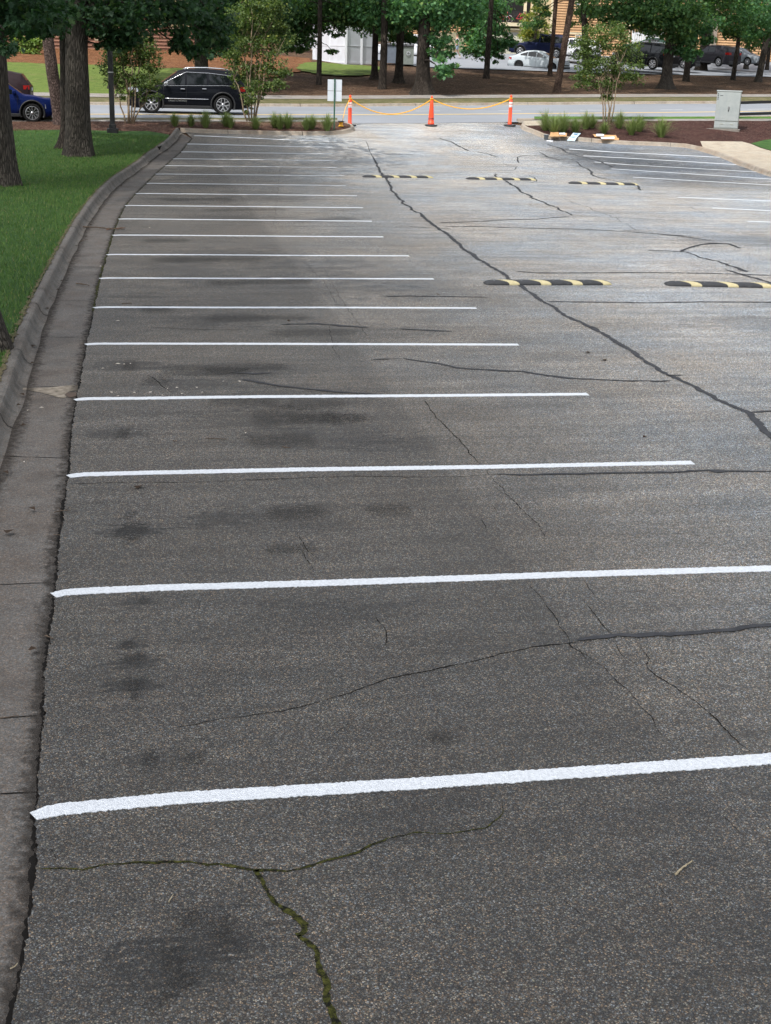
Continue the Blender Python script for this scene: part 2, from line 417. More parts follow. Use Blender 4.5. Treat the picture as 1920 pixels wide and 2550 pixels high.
M_STRAWD = mat_mulch('shade_tinted_straw', [(.042, .024, .015), (.066, .036, .022), (.088, .048, .029), (.13, .076, .045), (.26, .19, .125)], 14)  # pine straw darkened for the bank: tree shade painted into the colour
M_LOT2 = mat_road(); M_LOT2.name = 'far_lot_asphalt'
M_WHITE = NT('stall_paint', .55, .4)
_c = M_WHITE.mix(1.0, M_WHITE.mr(M_WHITE.noise(45, 4, .7), .35, .7, .56, .76), (.96, 1.0, 1.04), 'MULTIPLY')
M_WHITE.col(_c); M_WHITE.bump(M_WHITE.voro(88), .006, .8); M_WHITE = M_WHITE.m
M_OVER = NT('paint_overspray', .7, .4); M_OVER.col(M_OVER.ramp(M_OVER.noise(80, 3), [(.3, .04), (.7, .07)])); M_OVER = M_OVER.m
M_YEL = plain('road_yellow_paint', (.68, .47, .16), .7, .3)
M_RWHITE = plain('road_white_paint', (.72, .72, .72), .7, .3)
M_SEAL = NT('crack_sealant', .72, .25); M_SEAL.col(M_SEAL.ramp(M_SEAL.noise(12, 4, .6), [(.3, (.022, .023, .026)), (.7, (.046, .047, .051))])); M_SEAL.bump(M_SEAL.noise(60, 3), .003, .6); M_SEAL = M_SEAL.m
M_CRACK = plain('open_crack', (.010, .009, .008), .95, .1)
M_MOSS = NT('mossy_crack', .95, .1); M_MOSS.col(M_MOSS.ramp(M_MOSS.noise(28, 4, .7), [(.40, (.008, .008, .006)), (.52, (.034, .036, .009)), (.72, (.085, .083, .020))])); M_MOSS = M_MOSS.m

# ================================================================== OUTLINES ON THE PLAN
# left edge of the asphalt (against the gutter pan)
edge_px = [(52,2230),(58,2120),(64,2018),(74,1900),(80,1757),(86,1640),(97,1520),(100,1420),(112,1350),(122,1282),(128,1170),(140,1090),(150,1027),(155,930),(166,864),(178,800),(188,743),(200,690),(205,664),(218,601),(233,550),(245,508),(258,473),(272,444),(295,418),(318,396),(337,376),(358,358),(375,343),(393,328),(405,312),(416,300)]
E0 = [np.array([-.60, -6.]), np.array([-.57, 4.2])] + [GD(*p)[:2] for p in edge_px[2:]]
E0 = smooth_poly(E0, 1)
foot_px = [(0,1106),(48,959),(87,824),(123,740),(156,668),(183,610),(210,557),(240,512),(269,477),(300,450),(330,430),(384,384),(423,361),(449,328)]
F0 = [np.array([-1.40, -6.]), np.array([-1.38, 8.])] + [G(*p)[:2] for p in foot_px]
F0 = smooth_poly(F0, 2)
def offset_line(pts, d):
    out = []
    for i, p in enumerate(pts):
        a = pts[max(i-1, 0)]; b = pts[min(i+1, len(pts)-1)]; v = (b-a)/np.linalg.norm(b-a)
        out.append(p + np.array([-v[1], v[0]])*d)
    return out
# far-left bed kerb (runs right along the end of the lot, round the nose, out to the road)
K1_px = [(449,328),(500,331),(560,333),(640,335),(720,336.5),(800,337),(850,335),(875,330),(885,324),(880,318),(868,314.5)]
K1 = smooth_poly([G(*p)[:2] for p in K1_px], 1)
# right bed kerb
K2_px = [(1297,313),(1296,318),(1304,325),(1322,331),(1356,345),(1400,348.5),(1449,352),(1542,360),(1635,363),(1728,369),(1784,388),(1840,411),(1895,433),(1960,452),(2060,492)]
K2 = smooth_poly([G(*p)[:2] for p in K2_px], 1)

# ---- base terrain out to the horizon
far_pts = []
bm = bmesh.new()
xs = [-2600, -900, -300, -120, -60] + T_CUTS + [90, 130, 200, 400, 1000, 2600]
ss = [-1500, -300, -80, -40] + PS[1:-1] + [140, 250, 600, 2500]
vg = [[None]*len(xs) for _ in ss]
for i, s_ in enumerate(ss):
    for j, t_ in enumerate(xs):
        x, y = from_st(s_, t_); z = float(terr(x, y)) - (.06 if s_ < 60 else .02)
        vg[i][j] = bm.verts.new((x, y, z))
for i in range(len(ss)-1):
    for j in range(len(xs)-1): bm.faces.new((vg[i][j], vg[i][j+1], vg[i+1][j+1], vg[i+1][j]))
bmesh.ops.recalc_face_normals(bm, faces=bm.faces[:])
me = bpy.data.meshes.new('ground'); bm.to_mesh(me); bm.free()
if me.polygons[0].normal.z < 0: me.flip_normals()
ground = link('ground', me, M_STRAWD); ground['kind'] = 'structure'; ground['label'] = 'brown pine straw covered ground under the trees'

def stp(s, t): return np.array(from_st(s, t))
# ---- the parking lot asphalt: left edge ragged, far end to the bed kerbs, right beyond the frame
LE = dense(E0, .018, jit=.0035)
LE = [p+np.array([.018*mnoise.noise(Vector((p[1]*2.1, 0, 0)))+.012*mnoise.noise(Vector((p[1]*9, 3, 0))), 0]) for p in LE]
apron = [stp(-4.9, 8.9), stp(-4.9, 16.6)]
lot_poly = LE + [k + np.array([0, -.02]) for k in K1[1:]] + apron + K2 + [np.array([60, 36]), np.array([60, -6])]
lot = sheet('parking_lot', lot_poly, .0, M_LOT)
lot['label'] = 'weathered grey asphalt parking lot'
# asphalt edge thickness against the gutter
mb = MB(); vs = []; fs = []
for p in LE: z = float(terr(p[0], p[1])); vs += [(p[0], p[1], z), (p[0]-.001, p[1], z-.045)]
for i in range(len(LE)-1): fs.append((2*i, 2*i+2, 2*i+3, 2*i+1))
mb.add(vs, fs); mb.build('asphalt_edge', M_CRACK, lot)

# ---- gutter pan, kerb, lawn
gz = lambda X, Y: terr(X, Y)
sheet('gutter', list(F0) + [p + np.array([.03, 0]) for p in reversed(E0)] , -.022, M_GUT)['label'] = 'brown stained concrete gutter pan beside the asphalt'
def kerb(name, foot, side, mat, prof=None, joints=3.0, parent=None, label=None, roundtop=.05, hgt=.15, w=.17, gaps=()):
    """battered kerb with a rounded nose, extruded along its foot line; side=+1: kerb stands to the left of travel"""
    prof = prof or [(-.10, -.03), (-.05, -.018), (-.015, .002), (.02, .05), (.045, hgt-.035), (.062, hgt-.010), (.09, hgt), (w-.01, hgt), (w, hgt-.01), (w+.004, -.05)]
    pts = [np.array(p) for p in dense(foot, .22)]
    nn = len(pts); mb = MB(); vs = []; fs = []; np_ = len(prof)
    for i, p in enumerate(pts):
        a = pts[max(i-1, 0)]; b = pts[min(i+1, nn-1)]; v = (b-a)/np.linalg.norm(b-a); nrm = np.array([-v[1], v[0]])*side
        z = float(terr(p[0], p[1]))
        wob = .010*mnoise.noise(Vector((p[0]*.6, p[1]*.6, 4))); wz = .008*mnoise.noise(Vector((p[0]*.9, p[1]*.9, 9)))
        for (d, h) in prof:
            q = p + nrm*(d+wob); vs.append((q[0], q[1], z+h+(wz if h > .05 else 0)))
    for i in range(nn-1):
        for k in range(np_-1):
            f = (i*np_+k, i*np_+k+1, (i+1)*np_+k+1, (i+1)*np_+k); fs.append(f if side < 0 else f[::-1])
    mb.add(vs, fs, smooth=False)
    for e in (0, nn-1): mb.f.append(tuple(e*np_+k for k in range(np_))); mb.m.append(0); mb.sm.append(False)
    o = mb.build(name, mat, parent)
    if parent is None: o['kind'] = 'structure'
    if label: o['label'] = label
    # joints: thin dark lines over the profile
    cum = 0; nxt = joints*.6; jm = MB()
    for i in range(1, nn):
        cum += np.linalg.norm(pts[i]-pts[i-1])
        if cum > nxt:
            nxt += joints*random.uniform(.92, 1.08)
            p = pts[i]; a = pts[i-1]; v = (p-a)/np.linalg.norm(p-a); nrm = np.array([-v[1], v[0]])*side; z = float(terr(p[0], p[1]))
            g = random.choice([.006, .008, .014]); vv = []; ff = []
            wig = random.uniform(-.03, .03)
            for k, (d, h) in enumerate(prof[:-1]):
                # outward offset of 3 mm
                hh = h+.0045+(.008 if h > .05 else 0); dd = d-.0035
                c0 = p + nrm*dd + v*wig*(k/len(prof)); 
                for s_ in (-1, 1): q = c0 + v*g*s_; vv.append((q[0], q[1], z+hh))
            for k in range(len(prof)-2): ff.append((2*k, 2*k+1, 2*k+3, 2*k+2))
            jm.add(vv, ff)
    if jm.f: jm.build('kerb_joint', M_CRACK, o)
    return o
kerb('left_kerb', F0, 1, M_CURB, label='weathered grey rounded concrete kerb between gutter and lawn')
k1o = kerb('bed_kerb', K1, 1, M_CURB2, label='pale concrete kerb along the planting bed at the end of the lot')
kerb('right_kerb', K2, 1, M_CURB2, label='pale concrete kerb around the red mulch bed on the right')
# pale gutter apron slab beside the far left nose and drain mouth
# lawn (outside the kerb)
KO = offset_line(F0, .16)
def up(h): return lambda X, Y: terr(X, Y)+h
lawn_far = [G(*p)[:2] for p in [(420,344),(369,336),(320,337),(240,336),(165,335),(60,338),(-60,345)]]
i_cut = max(i for i, p in enumerate(KO) if p[1] < lawn_far[0][1]-.1)
lawn_poly = KO[:i_cut+1] + lawn_far + [np.array([-60, 52.]), np.array([-60, -6.])]
def lawnz(X, Y):
    X = np.asarray(X, float); Y = np.asarray(Y, float)
    d = np.clip(-1.5 - X + np.interp(Y, [30, 55], [0, 3.2]), 0, 30)
    return terr(X, Y) + .135 + .01*d
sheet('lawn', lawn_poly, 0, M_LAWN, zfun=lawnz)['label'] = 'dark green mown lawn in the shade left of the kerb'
# planting bed at the far left
mulch_poly = lawn_far[::-1] + KO[i_cut+1:] + [np.array(p) for p in offset_line(K1, .15)][1:] + [G(*p)[:2] for p in [(852,312),(760,311.5),(600,311),(470,311),(320,309),(200,309),(100,309),(-60,309)]]
sheet('mulch_bed', mulch_poly, .135, M_MULCH)['label'] = 'reddish bark mulch bed between the lawn and the near pavement'
KI = offset_line(K2, .15)
jx = min(range(len(KI)), key=lambda i: abs(proj((KI[i][0], KI[i][1], .4))[0]-1733))
mulch2 = KI[1:jx+1] + [G(*p)[:2] for p in [(1743,360),(1847,361),(1872,366),(1925,384),(2000,400),(2100,380),(2100,312),(1920,309),(1700,309),(1560,310),(1400,311),(1330,312.5)]]
sheet('mulch_bed_right', mulch2, .135, M_MULCH2)['label'] = 'dark red mulch bed around the utility cabinet'
# right hand pavement slab and its grass
walkR = KI[jx:] + [G(*p)[:2] for p in [(2100,455),(1990,407),(1920,385),(1869,367),(1847,361),(1743,360)]]
sheet('pavement_right', walkR, .142, M_WALK)['label'] = 'buff concrete pavement on the right beside the red mulch bed'
grassR = [G(*p)[:2] for p in [(1869,366),(1920,384),(1990,406),(2100,454),(2300,430),(2300,380),(1960,352),(1905,357)]]
sheet('grass_right', grassR, .150, M_LAWN)['label'] = 'small green grass patch beyond the buff pavement at the right edge'
# near pavement along the road and its grass strip
sheet('near_pavement', [G(x, 311.5)[:2] for x in range(-200, 853, 80)] + [G(852,312.2)[:2]] + [G(868,314.8)[:2]] + [G(860,311)[:2]] + [G(x, 307)[:2] for x in range(840, -201, -80)], .140, M_WALK2)
w2 = [G(x, y)[:2] for x, y in [(1330,313),(1400,311.5),(1560,310),(1700,309),(1920,309),(2200,309),(2200,303),(1920,303.5),(1700,304),(1560,305),(1400,306),(1320,307)]]
sheet('near_pavement_right', w2, .144, M_WALK2)['label'] = 'narrow grey pavement between the red mulch bed and the road verge'
slab = [G(x, y)[:2] for x, y in [(1300,316),(1312,322),(1345,321),(1392,317.5),(1392,312),(1330,310.5),(1304,311)]]
sheet('kerb_ramp', slab, .150, M_WALK)['label'] = 'pale concrete ramp slab at the tip of the right bed'
sheet('near_verge', [G(x, 307)[:2] for x in range(-200, 841, 80)] + [G(x, 301.5)[:2] for x in range(840, -201, -80)], .135, M_VERGE)
sheet('near_verge_right', [G(x, 304)[:2] for x in range(1330, 2231, 90)] + [G(x, 298)[:2] for x in range(2230, 1329, -90)], .140, mat_lawn('near_verge_grass', (.05, .13, .02), (.08, .17, .03)))
# road
road_poly = [stp(-5.0, -90), stp(-5.0, 0), stp(-5.0, 50), stp(-5.0, 140), stp(7.0, 140), stp(7.0, 50), stp(7.0, 0), stp(7.0, -90)]
road = sheet('road', road_poly, .012, M_ROAD); road['label'] = 'sunlit grey road crossing behind the parking lot'
yl = [G(x, y)[:2] for x, y in [(-250,286),(0,286),(228,285.4),(470,285.6),(725,286.6),(1002,286.4),(1231,284.8),(1458,282.6),(1700,280.5),(1845,278.6),(2000,277)]]
ribbon('lane_line', yl, .22, .020, M_YEL, road, step=.8)['label'] = 'yellow centre line of the road'
for (x0, x1, y0, y1) in [(1240,1298,277,277),(1445,1498,275.6,275.2),(1645,1700,274.6,274.2),(1862,1925,273,272.4),(1036,1096,277.6,277.4),(820,880,278,278)]:
    a = G(x0, y0)[:2]; b = G(x1, y1)[:2]; ribbon('lane_dash', [a, b], .12, .020, M_RWHITE, road, step=.8)
# near road kerb + gutter, far kerb, far verge, far pavement
kb = [stp(-4.95, t) for t in np.arange(-80, 8.3, 2)]
kerb('road_kerb', kb[::-1], -1, M_CURB2, joints=6, label='low concrete kerb on the near side of the road, left of the driveway')
kb = [stp(-4.95, t) for t in np.arange(17.3, 130, 2)]
kerb('road_kerb', kb[::-1], -1, M_CURB2, joints=6, label='low concrete kerb on the near side of the road, right of the driveway')
kb = [stp(7.0, t) for t in np.arange(-90, 140, 2)]
kerb('far_road_kerb', kb, 1, M_CURB2, joints=6, label='low concrete kerb on the far side of the road')
sheet('far_verge', [stp(7.15, -90), stp(7.15, 140), stp(9.0, 140), stp(9.0, -90)], .03, M_VERGE)['label'] = 'thin dry grass verge beyond the road'
sheet('far_pavement', [stp(9.0, -90), stp(9.0, 140), stp(10.7, 140), stp(10.7, -90)], .05, M_WALK2)['label'] = 'grey pavement at the foot of the pine straw bank'
def rag(pts, amp=.35, step=.35):
    P = dense(pts, step, True)
    return [p+np.array([mnoise.noise(Vector((p[0]*.9, p[1]*.9, 2)))+.6*mnoise.noise(Vector((p[0]*3, p[1]*3, 2))), mnoise.noise(Vector((p[0]*.9, p[1]*.9, 8)))+.6*mnoise.noise(Vector((p[0]*3, p[1]*3, 8)))])*amp for p in P]
# far lawn on the left, far lot
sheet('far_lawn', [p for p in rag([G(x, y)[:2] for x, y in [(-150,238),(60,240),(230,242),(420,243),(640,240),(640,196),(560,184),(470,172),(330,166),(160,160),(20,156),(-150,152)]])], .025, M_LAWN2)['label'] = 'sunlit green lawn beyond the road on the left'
sheet('far_lawn', [p for p in rag([G(x, y)[:2] for x, y in [(742,176),(800,186),(860,190),(930,186),(960,168),(900,163),(860,161),(783,155),(748,158)]])], .025, M_LAWN2)['label'] = 'dappled grass patch in front of the white enclosure'
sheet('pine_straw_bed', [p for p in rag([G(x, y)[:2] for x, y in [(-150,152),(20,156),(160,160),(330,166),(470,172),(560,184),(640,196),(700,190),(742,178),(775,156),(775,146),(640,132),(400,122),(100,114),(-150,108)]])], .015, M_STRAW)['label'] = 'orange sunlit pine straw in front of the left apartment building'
sheet('far_parking_lot', [stp(31.5, 27), stp(30.0, 40), stp(31, 60), stp(35.5, 61), stp(36, 150), stp(60, 150), stp(60, 60), stp(52, 40), stp(49, 28), stp(42, 26)], .03, M_LOT2)['label'] = 'pale grey parking lot in front of the apartments'

# ================================================================== STALL LINES (painted on the lot)
def pline(a, b, w=.105, hook=True, jit=.004):
    a = np.array(a[:2]); b = np.array(b[:2]); v = (b-a)/np.linalg.norm(b-a)
    bulge = np.array([-v[1], v[0]])
    pts = [a, a+(b-a)*.12+bulge*random.uniform(-.01, .02), a+(b-a)*.35+bulge*random.uniform(-.02, .03), a+(b-a)*.65+bulge*random.uniform(-.025, .02), b]
    ws = [w]*5
    if hook:
        pts = [a+v*.0+np.array([-.012, -.055]), a+v*.05+np.array([0, -.022]), a+v*.13+np.array([0, -.004]), a+v*.22] + pts[1:]
        ws = [w*.75, w*.95, w, w, w, w, w, w]
    near = a[1] < 30
    ribbon('stall_line', pts, ws, .0045, M_WHITE, lot, step=.012 if a[1] < 12 else (.03 if near else .12), edge=.0035 if near else .0, thick=.004)
LL = [(80,1752),(120,1280),(152,1026),(165,862),(188,743),(205,664),(218,601),(233,550),(245,508),(258,473),(272,444),(295,418),(318,396),(337,376),(358,358),(375,343),(393,328),(405,311),(420,293)]
RR = [None,None,(1497,1000),(1270,852),(1120,745),(1029,666),(937,603),(883,553),(828,512),(803,478),(784,449),(771,423),(747,401),(743,380),(728,362),(730,347),(718,332),(718,318),(712,305)]
for i, (l, r) in enumerate(zip(LL, RR)):
    a = GD(*l)
    if r is None:
        m_ = GD(1666, 1637 if i == 0 else 1229); v = (m_-a)[:2]; v = v/np.linalg.norm(v); b = a[:2]+v*5.55
    else: b = GD(*r)
    pline(a, b, .112 if i < 8 else .12)
for (l, r) in [((1417.6,371.1),(1795,392)),((1452.9,388.1),(1841,410.4)),((1480.6,403.4),(1899,429)),((1522.3,420.5),(1935,447)),((1576.2,441.2),(2010,466)),((1687.4,491.2),(2100,508)),((1774,518),(2150,536)),((1862,551),(2250,566))]:
    a = G(*l); b = G(*r); pline(a, b, .12, hook=False)
# open cracks, mossy cracks
def crack(px, w, mat=M_CRACK, name='crack', jit=.02, D_=1.15246, off=.0025, wn=.6, taper=(.25, .25), step=.02, edge=.0012):
    ribbon(name, [G(x*D_, y*D_)[:2] for x, y in px], (np.array(w)*(1.55 if mat is M_SEAL and np.max(w) <= .05 and min(p[1] for p in px) < 1000 else (.64 if mat is M_SEAL and np.max(w) > .115 else 1.0))).tolist() if hasattr(w, '__len__') else (w*(1.55 if mat is M_SEAL and w <= .05 and min(p[1] for p in px) < 1000 else 1.0)), off, mat, lot, step=step, jit=jit, wn=wn, taper=taper, edge=edge)
crack([(80,1878),(120,1880),(180,1882),(230,1872),(310,1863),(400,1866),(480,1874),(553,1881)], [.008,.009,.008,.011,.016,.016,.016,.019], M_MOSS, taper=(.05, 0))
crack([(552,1881),(620,1880),(680,1862),(760,1842),(830,1808),(900,1795),(960,1797),(1050,1788),(1085,1758),(1085,1735)], [.020,.020,.018,.014,.008,.006,.006,.007,.006,.004], M_MOSS, taper=(0, .25))
crack([(552,1881),(575,1915),(610,1955),(650,1982),(665,2000),(655,2018),(640,2022)], [.020,.024,.030,.034,.030,.024,.018], M_MOSS, taper=(0, 0), edge=.003)
crack([(645,2022),(675,2050),(695,2090),(708,2130),(712,2170),(722,2200),(745,2240)], [.018,.024,.027,.027,.029,.027,.027], M_MOSS, taper=(0, 0), edge=.003)
crack([(300,1585),(450,1560),(600,1538),(680,1518),(760,1492),(850,1465),(930,1450),(1010,1432),(1080,1412),(1160,1398),(1245,1388)], [.004,.005,.006,.006,.007,.007,.009,.008,.007,.008,.01], taper=(.4, 0))
crack([(1140,1262),(1170,1300),(1240,1395),(1300,1440),(1370,1510),(1430,1590)], .004, taper=(.2, .2))
crack([(1258,1252),(1290,1285),(1310,1305)], .006); crack([(1262,1300),(1290,1340),(1325,1375)], .007)
crack([(1325,1385),(1350,1420),(1375,1435)], .006); crack([(1385,1400),(1405,1425),(1395,1440),(1440,1478),(1500,1512),(1560,1560),(1600,1600),(1645,1640)], [.006,.006,.007,.007,.006,.007,.007,.007])
crack([(810,1325),(830,1355),(838,1390),(825,1410)], .006); crack([(735,1308),(752,1322)], .012)
crack([(915,865),(945,905),(985,945),(1010,980),(1045,1010)], .009, taper=(.1, .3)); crack([(1045,1012),(1100,1075),(1160,1130),(1180,1170)], .005)
crack([(150,1046),(280,1042),(400,1042),(600,1036),(760,1030),(840,1030),(1000,1031),(1070,1024)], .0075, taper=(.1, 0))
crack([(700,580),(740,650),(770,690),(800,740)], .004); crack([(710,700),(720,750),(735,780)], .005)
crack([(590,490),(600,420),(605,370),(620,330)], .004, off=.003); crack([(650,560),(700,610),(730,660)], .004)
crack([(320,810),(350,835),(375,850)], .010); crack([(560,792),(480,810),(420,812)], .008)
crack([(830,1640),(900,1680)], .003); crack([(690,1210),(660,1180),(640,1150)], .004); crack([(1090,1070),(1060,1040)], .006)
crack([(1200,1930),(1260,1980)], .003); crack([(1620,1190),(1640,1215)], .004); crack([(1040,1120),(1050,1150)], .01)
crack([(105,1830),(112,1842),(122,1858)], .005); crack([(665,2003),(690,2012),(705,2025)], .005, M_MOSS); crack([(640,1180),(660,1215),(680,1240)], .004)
crack([(985,1010),(1000,1030)], .005); crack([(1180,1395),(1165,1385)], .006); crack([(1245,1395),(1262,1420),(1290,1438)], .005); crack([(1330,1395),(1310,1380)], .005)
crack([(760,1560),(700,1600)], .003); crack([(1055,1085),(1075,1110)], .005); crack([(1420,1910),(1450,1950),(1440,1990)], .003); crack([(1560,1760),(1600,1800)], .003)
# sealed cracks (poured tar bands)
def seal(px, w, jit=.03, wn=.45, taper=(.08, .08), thick=.003, D_=1.15246, edge=.003):
    crack(px, w, M_SEAL, 'crack_sealant', jit, D_, .0065, wn, taper, .035, edge)
seal([(805,338),(812,352),(820,370),(834,386),(845,408),(870,438),(905,462),(945,492),(985,522),(1020,550),(1050,568),(1085,590),(1110,610),(1145,628),(1160,645),(1205,672),(1255,696),(1275,708),(1310,726),(1352,752),(1378,772),(1420,792),(1440,808),(1490,832),(1540,862),(1615,893),(1640,920),(1670,945),(1720,985)],
     [.07,.10,.12,.13,.10,.12,.12,.13,.12,.14,.12,.12,.12,.11,.12,.11,.11,.13,.10,.10,.10,.10,.12,.10,.10,.10,.11,.11,.11], .035)
crack([(792,305),(797,320),(805,338)], .02)
seal([(1270,708),(1290,708)], .05, 0); seal([(1440,812),(1482,812)], .03, 0); seal([(1455,823),(1380,822),(1300,820),(1230,817),(1180,812),(1130,803),(1080,800),(1030,798),(985,795),(940,786),(870,775)], [.045,.04,.04,.06,.06,.06,.06,.05,.05,.05,.04])
seal([(1618,892),(1650,890),(1720,889)], .06, .01)
seal([(1110,586),(1160,590),(1260,590),(1400,589),(1530,591),(1720,597)], .035, .01); seal([(1180,652),(1260,653),(1400,655),(1500,653),(1720,654)], .035, .01)
seal([(945,482),(1010,480),(1080,476),(1160,474),(1230,468)], .04, .02); seal([(958,490),(1040,490),(1130,493),(1260,496),(1340,500),(1420,506),(1500,511)], .04, .02)
seal([(880,489),(930,493),(975,495)], .03, .01); crack([(600,489),(720,490),(880,491)], .02)
seal([(1068,375),(1078,385),(1100,395),(1118,406),(1130,416),(1150,428),(1170,434),(1190,444),(1205,450),(1235,466)], [.05,.07,.07,.08,.06,.07,.06,.07,.06,.04], .06)
seal([(1235,345),(1250,352),(1262,362),(1278,370),(1282,380),(1310,388),(1355,396),(1380,402),(1386,412)], [.04,.05,.06,.07,.08,.04,.03,.06,.07], .05)
seal([(950,298),(975,308),(1000,320),(1012,326)], [.05,.07,.08,.1], .04); seal([(1030,328),(1060,334),(1075,340)], .05); crack([(1085,352),(1100,358),(1118,360),(1110,368),(1085,368)], .025)
seal([(1140,335),(1118,340),(1120,352)], .03, .02); crack([(1140,378),(1155,384),(1160,392),(1145,396)], .025)
seal([(1182,312),(1210,320),(1230,332),(1262,340),(1300,350),(1325,360)], [.09,.09,.06,.06,.08,.08], .05); seal([(1165,330),(1185,340),(1210,346)], .07, .03); seal([(1330,358),(1315,362)], .07)
seal([(1520,525),(1575,527),(1600,537)], .05, .02); seal([(1470,545),(1490,535),(1520,528),(1560,526)], .05, .02); seal([(1395,541),(1440,542),(1475,545)], .03, .01)
seal([(1475,543),(1510,556),(1560,568),(1600,580),(1615,588)], [.04,.05,.05,.09,.10], .04); seal([(1565,582),(1595,592),(1625,600),(1680,616)], [.03,.09,.07,.07], .03)
seal([(1340,498),(1385,497)], .03); seal([(1420,506),(1480,512),(1540,521)], .035, .01); crack([(1235,466),(1330,470),(1425,474)], .03); crack([(1230,459),(1400,465),(1560,470)], .02)
seal([(830,641),(880,640),(950,641),(1060,643)], [.02,.04,.04,.015], .01); seal([(600,702),(680,700),(760,706),(800,708)], [.02,.04,.05,.03], .03); seal([(860,711),(900,713),(980,717)], .03, .01)
seal([(500,806),(550,808),(590,806)], [.01,.035,.02], .02); seal([(520,820),(560,826),(600,834),(680,842),(760,850),(820,853)], [.03,.06,.05,.045,.04,.03], .02); seal([(800,778),(870,775)], .02, .01)
seal([(1245,1384),(1290,1378),(1340,1372),(1400,1371),(1500,1368),(1580,1362),(1650,1354),(1720,1350)], [.025,.045,.052,.058,.052,.052,.058,.065], .02, .2, (.03, 0))
seal([(1070,1025),(1130,1026),(1200,1024),(1330,1022),(1450,1022),(1530,1018),(1550,1020),(1565,1020),(1640,1020),(1720,1020)], [.03,.055,.06,.06,.055,.06,.15,.06,.05,.055], .015, .25, (.03, 0))
seal([(1590,360),(1640,370)], .02, 0)
for px in [[(740,360),(840,368),(960,372)],[(800,368),(900,372),(1010,372)],[(740,352),(900,355)],[(1130,395),(1240,393),(1330,400)],[(1010,405),(1090,405)],[(640,465),(780,450)],[(560,700),(480,702)],[(300,705),(420,712),(540,712)],[(1220,430),(1330,470),(1380,500)],[(1490,445),(1530,465)],[(980,372),(1060,368)]]:
    crack(px, .012, jit=.05)
# joints across the gutter
gut_j = [(38,959,205,957),(88,836,214,836),(124,744,228,747),(205,565,300,560),(0,1449,134,1445),(0,1781,116,1772),(0,1968,88,1964),(165,660,240,662),(244,500,300,498),(300,452,345,450),(0,1130,170,1136)]
gj = bpy.data.objects['gutter']
for (x0, y0, x1, y1) in gut_j:
    ribbon('gutter_joint', [G(x0, y0)[:2], G(x1, y1)[:2]], .009, -.0185, M_CRACK, gj, step=.03, jit=.01, wn=.6)
# sandy stain at the open kerb joint
M_SAND = plain('washed_sand', (.22, .19, .15), .95, .1, var=.4, sc=14)
def blob(name, pts, off, mat, parent, jit=.03):
    P = dense(smooth_poly([np.array(p) for p in pts]+[np.array(pts[0])], 2)[:-1], .04, True)
    P = [p + np.array([mnoise.noise(Vector((p[0]*9, p[1]*9, 1))), mnoise.noise(Vector((p[0]*9, p[1]*9, 5)))])*jit for p in P]
    return sheet(name, P, off, mat, parent=parent)
blob('sand_stain', [G(x, y)[:2] for x, y in [(50,962),(120,962),(170,955),(214,955),(205,966),(160,972),(165,988),(140,985),(100,972),(60,968)]], -.017, M_SAND, gj)
blob('tar_stain', [G(x, y)[:2] for x, y in [(163,975),(195,973),(190,984),(168,988)]], -.013, plain('brown_stain', (.075, .05, .035), .9), gj, .02)
# moss in the joint between gutter and asphalt
ribbon('joint_moss', [p - np.array([.012, 0]) for p in E0 if p[1] > 19], .035, -.012, M_MOSS, gj, step=.05, wn=.9, jit=.01, edge=.008)
ribbon('joint_gap', [p - np.array([.008, 0]) for p in E0], .020, -.0155, M_CRACK, gj, step=.025, wn=1.1, edge=.006)
def mat_film(name, c, k=1.0, sc=14, st=(1, 1, 1)):
    """thin worn film of dirt: its cover follows the 'cover' layer broken up by noise"""
    m = NT(name, .9, .15); m.col(c)
    at = m.n('ShaderNodeAttribute'); at.attribute_name = 'cover'
    n = m.noise(sc, 6, .75, co=m.map(st)); f = m.mr(m.math('ADD', m.math('MULTIPLY', at.outputs['Fac'], 1.1), m.math('MULTIPLY', m.math('SUBTRACT', n, .5), 2.6)), .35, 1.05, 0, k)
    t = m.n('ShaderNodeBsdfTransparent'); x = m.n('ShaderNodeMixShader'); m.l(f, x.inputs[0]); m.l(t.outputs[0], x.inputs[1]); m.l(m.b.outputs[0], x.inputs[2]); m.l(x.outputs[0], m.out.inputs[0]); return m.m
def film(name, pts, w, off, mat, parent, side=0, step=.12):
    """soft edged strip; side=0 fades to both edges, +1/-1 full on one edge"""
    P0 = [np.array(p[:2], float) for p in pts]; cum = [0.]
    for p, q in zip(P0[:-1], P0[1:]): cum.append(cum[-1]+float(np.linalg.norm(q-p)))
    L = cum[-1]; n = max(4, int(L/step)); q = np.linspace(0, L, n); x = np.interp(q, cum, [p[0] for p in P0]); y = np.interp(q, cum, [p[1] for p in P0])
    dx = np.gradient(x); dy = np.gradient(y); l = np.hypot(dx, dy)+1e-9; nx, ny = -dy/l, dx/l; vs = []; cov = []; fs = []
    K = 5
    for i in range(n):
        ww = w*(1+.5*mnoise.noise(Vector((q[i]*.8, P0[0][0], 3.)))); e_ = min(1, min(q[i], L-q[i])/(.15*L+.01))
        for k in range(K):
            f = k/(K-1); o = (f-.5)*ww; xx, yy = x[i]+nx[i]*o, y[i]+ny[i]*o; vs.append((xx, yy, float(terr(xx, yy))+off))
            c = math.sin(math.pi*f) if side == 0 else (f if side > 0 else 1-f)
            cov.append(c*(e_ if side == 0 else 1))
    for i in range(n-1):
        for k in range(K-1): a_ = i*K+k; fs.append((a_, a_+K, a_+K+1, a_+1))
    o = MB().add(vs, fs).build(name, mat, parent); at = o.data.attributes.new('cover', 'FLOAT', 'POINT'); at.data.foreach_set('value', cov)
    if o.data.polygons[0].normal.z < 0: o.data.flip_normals()
    return o
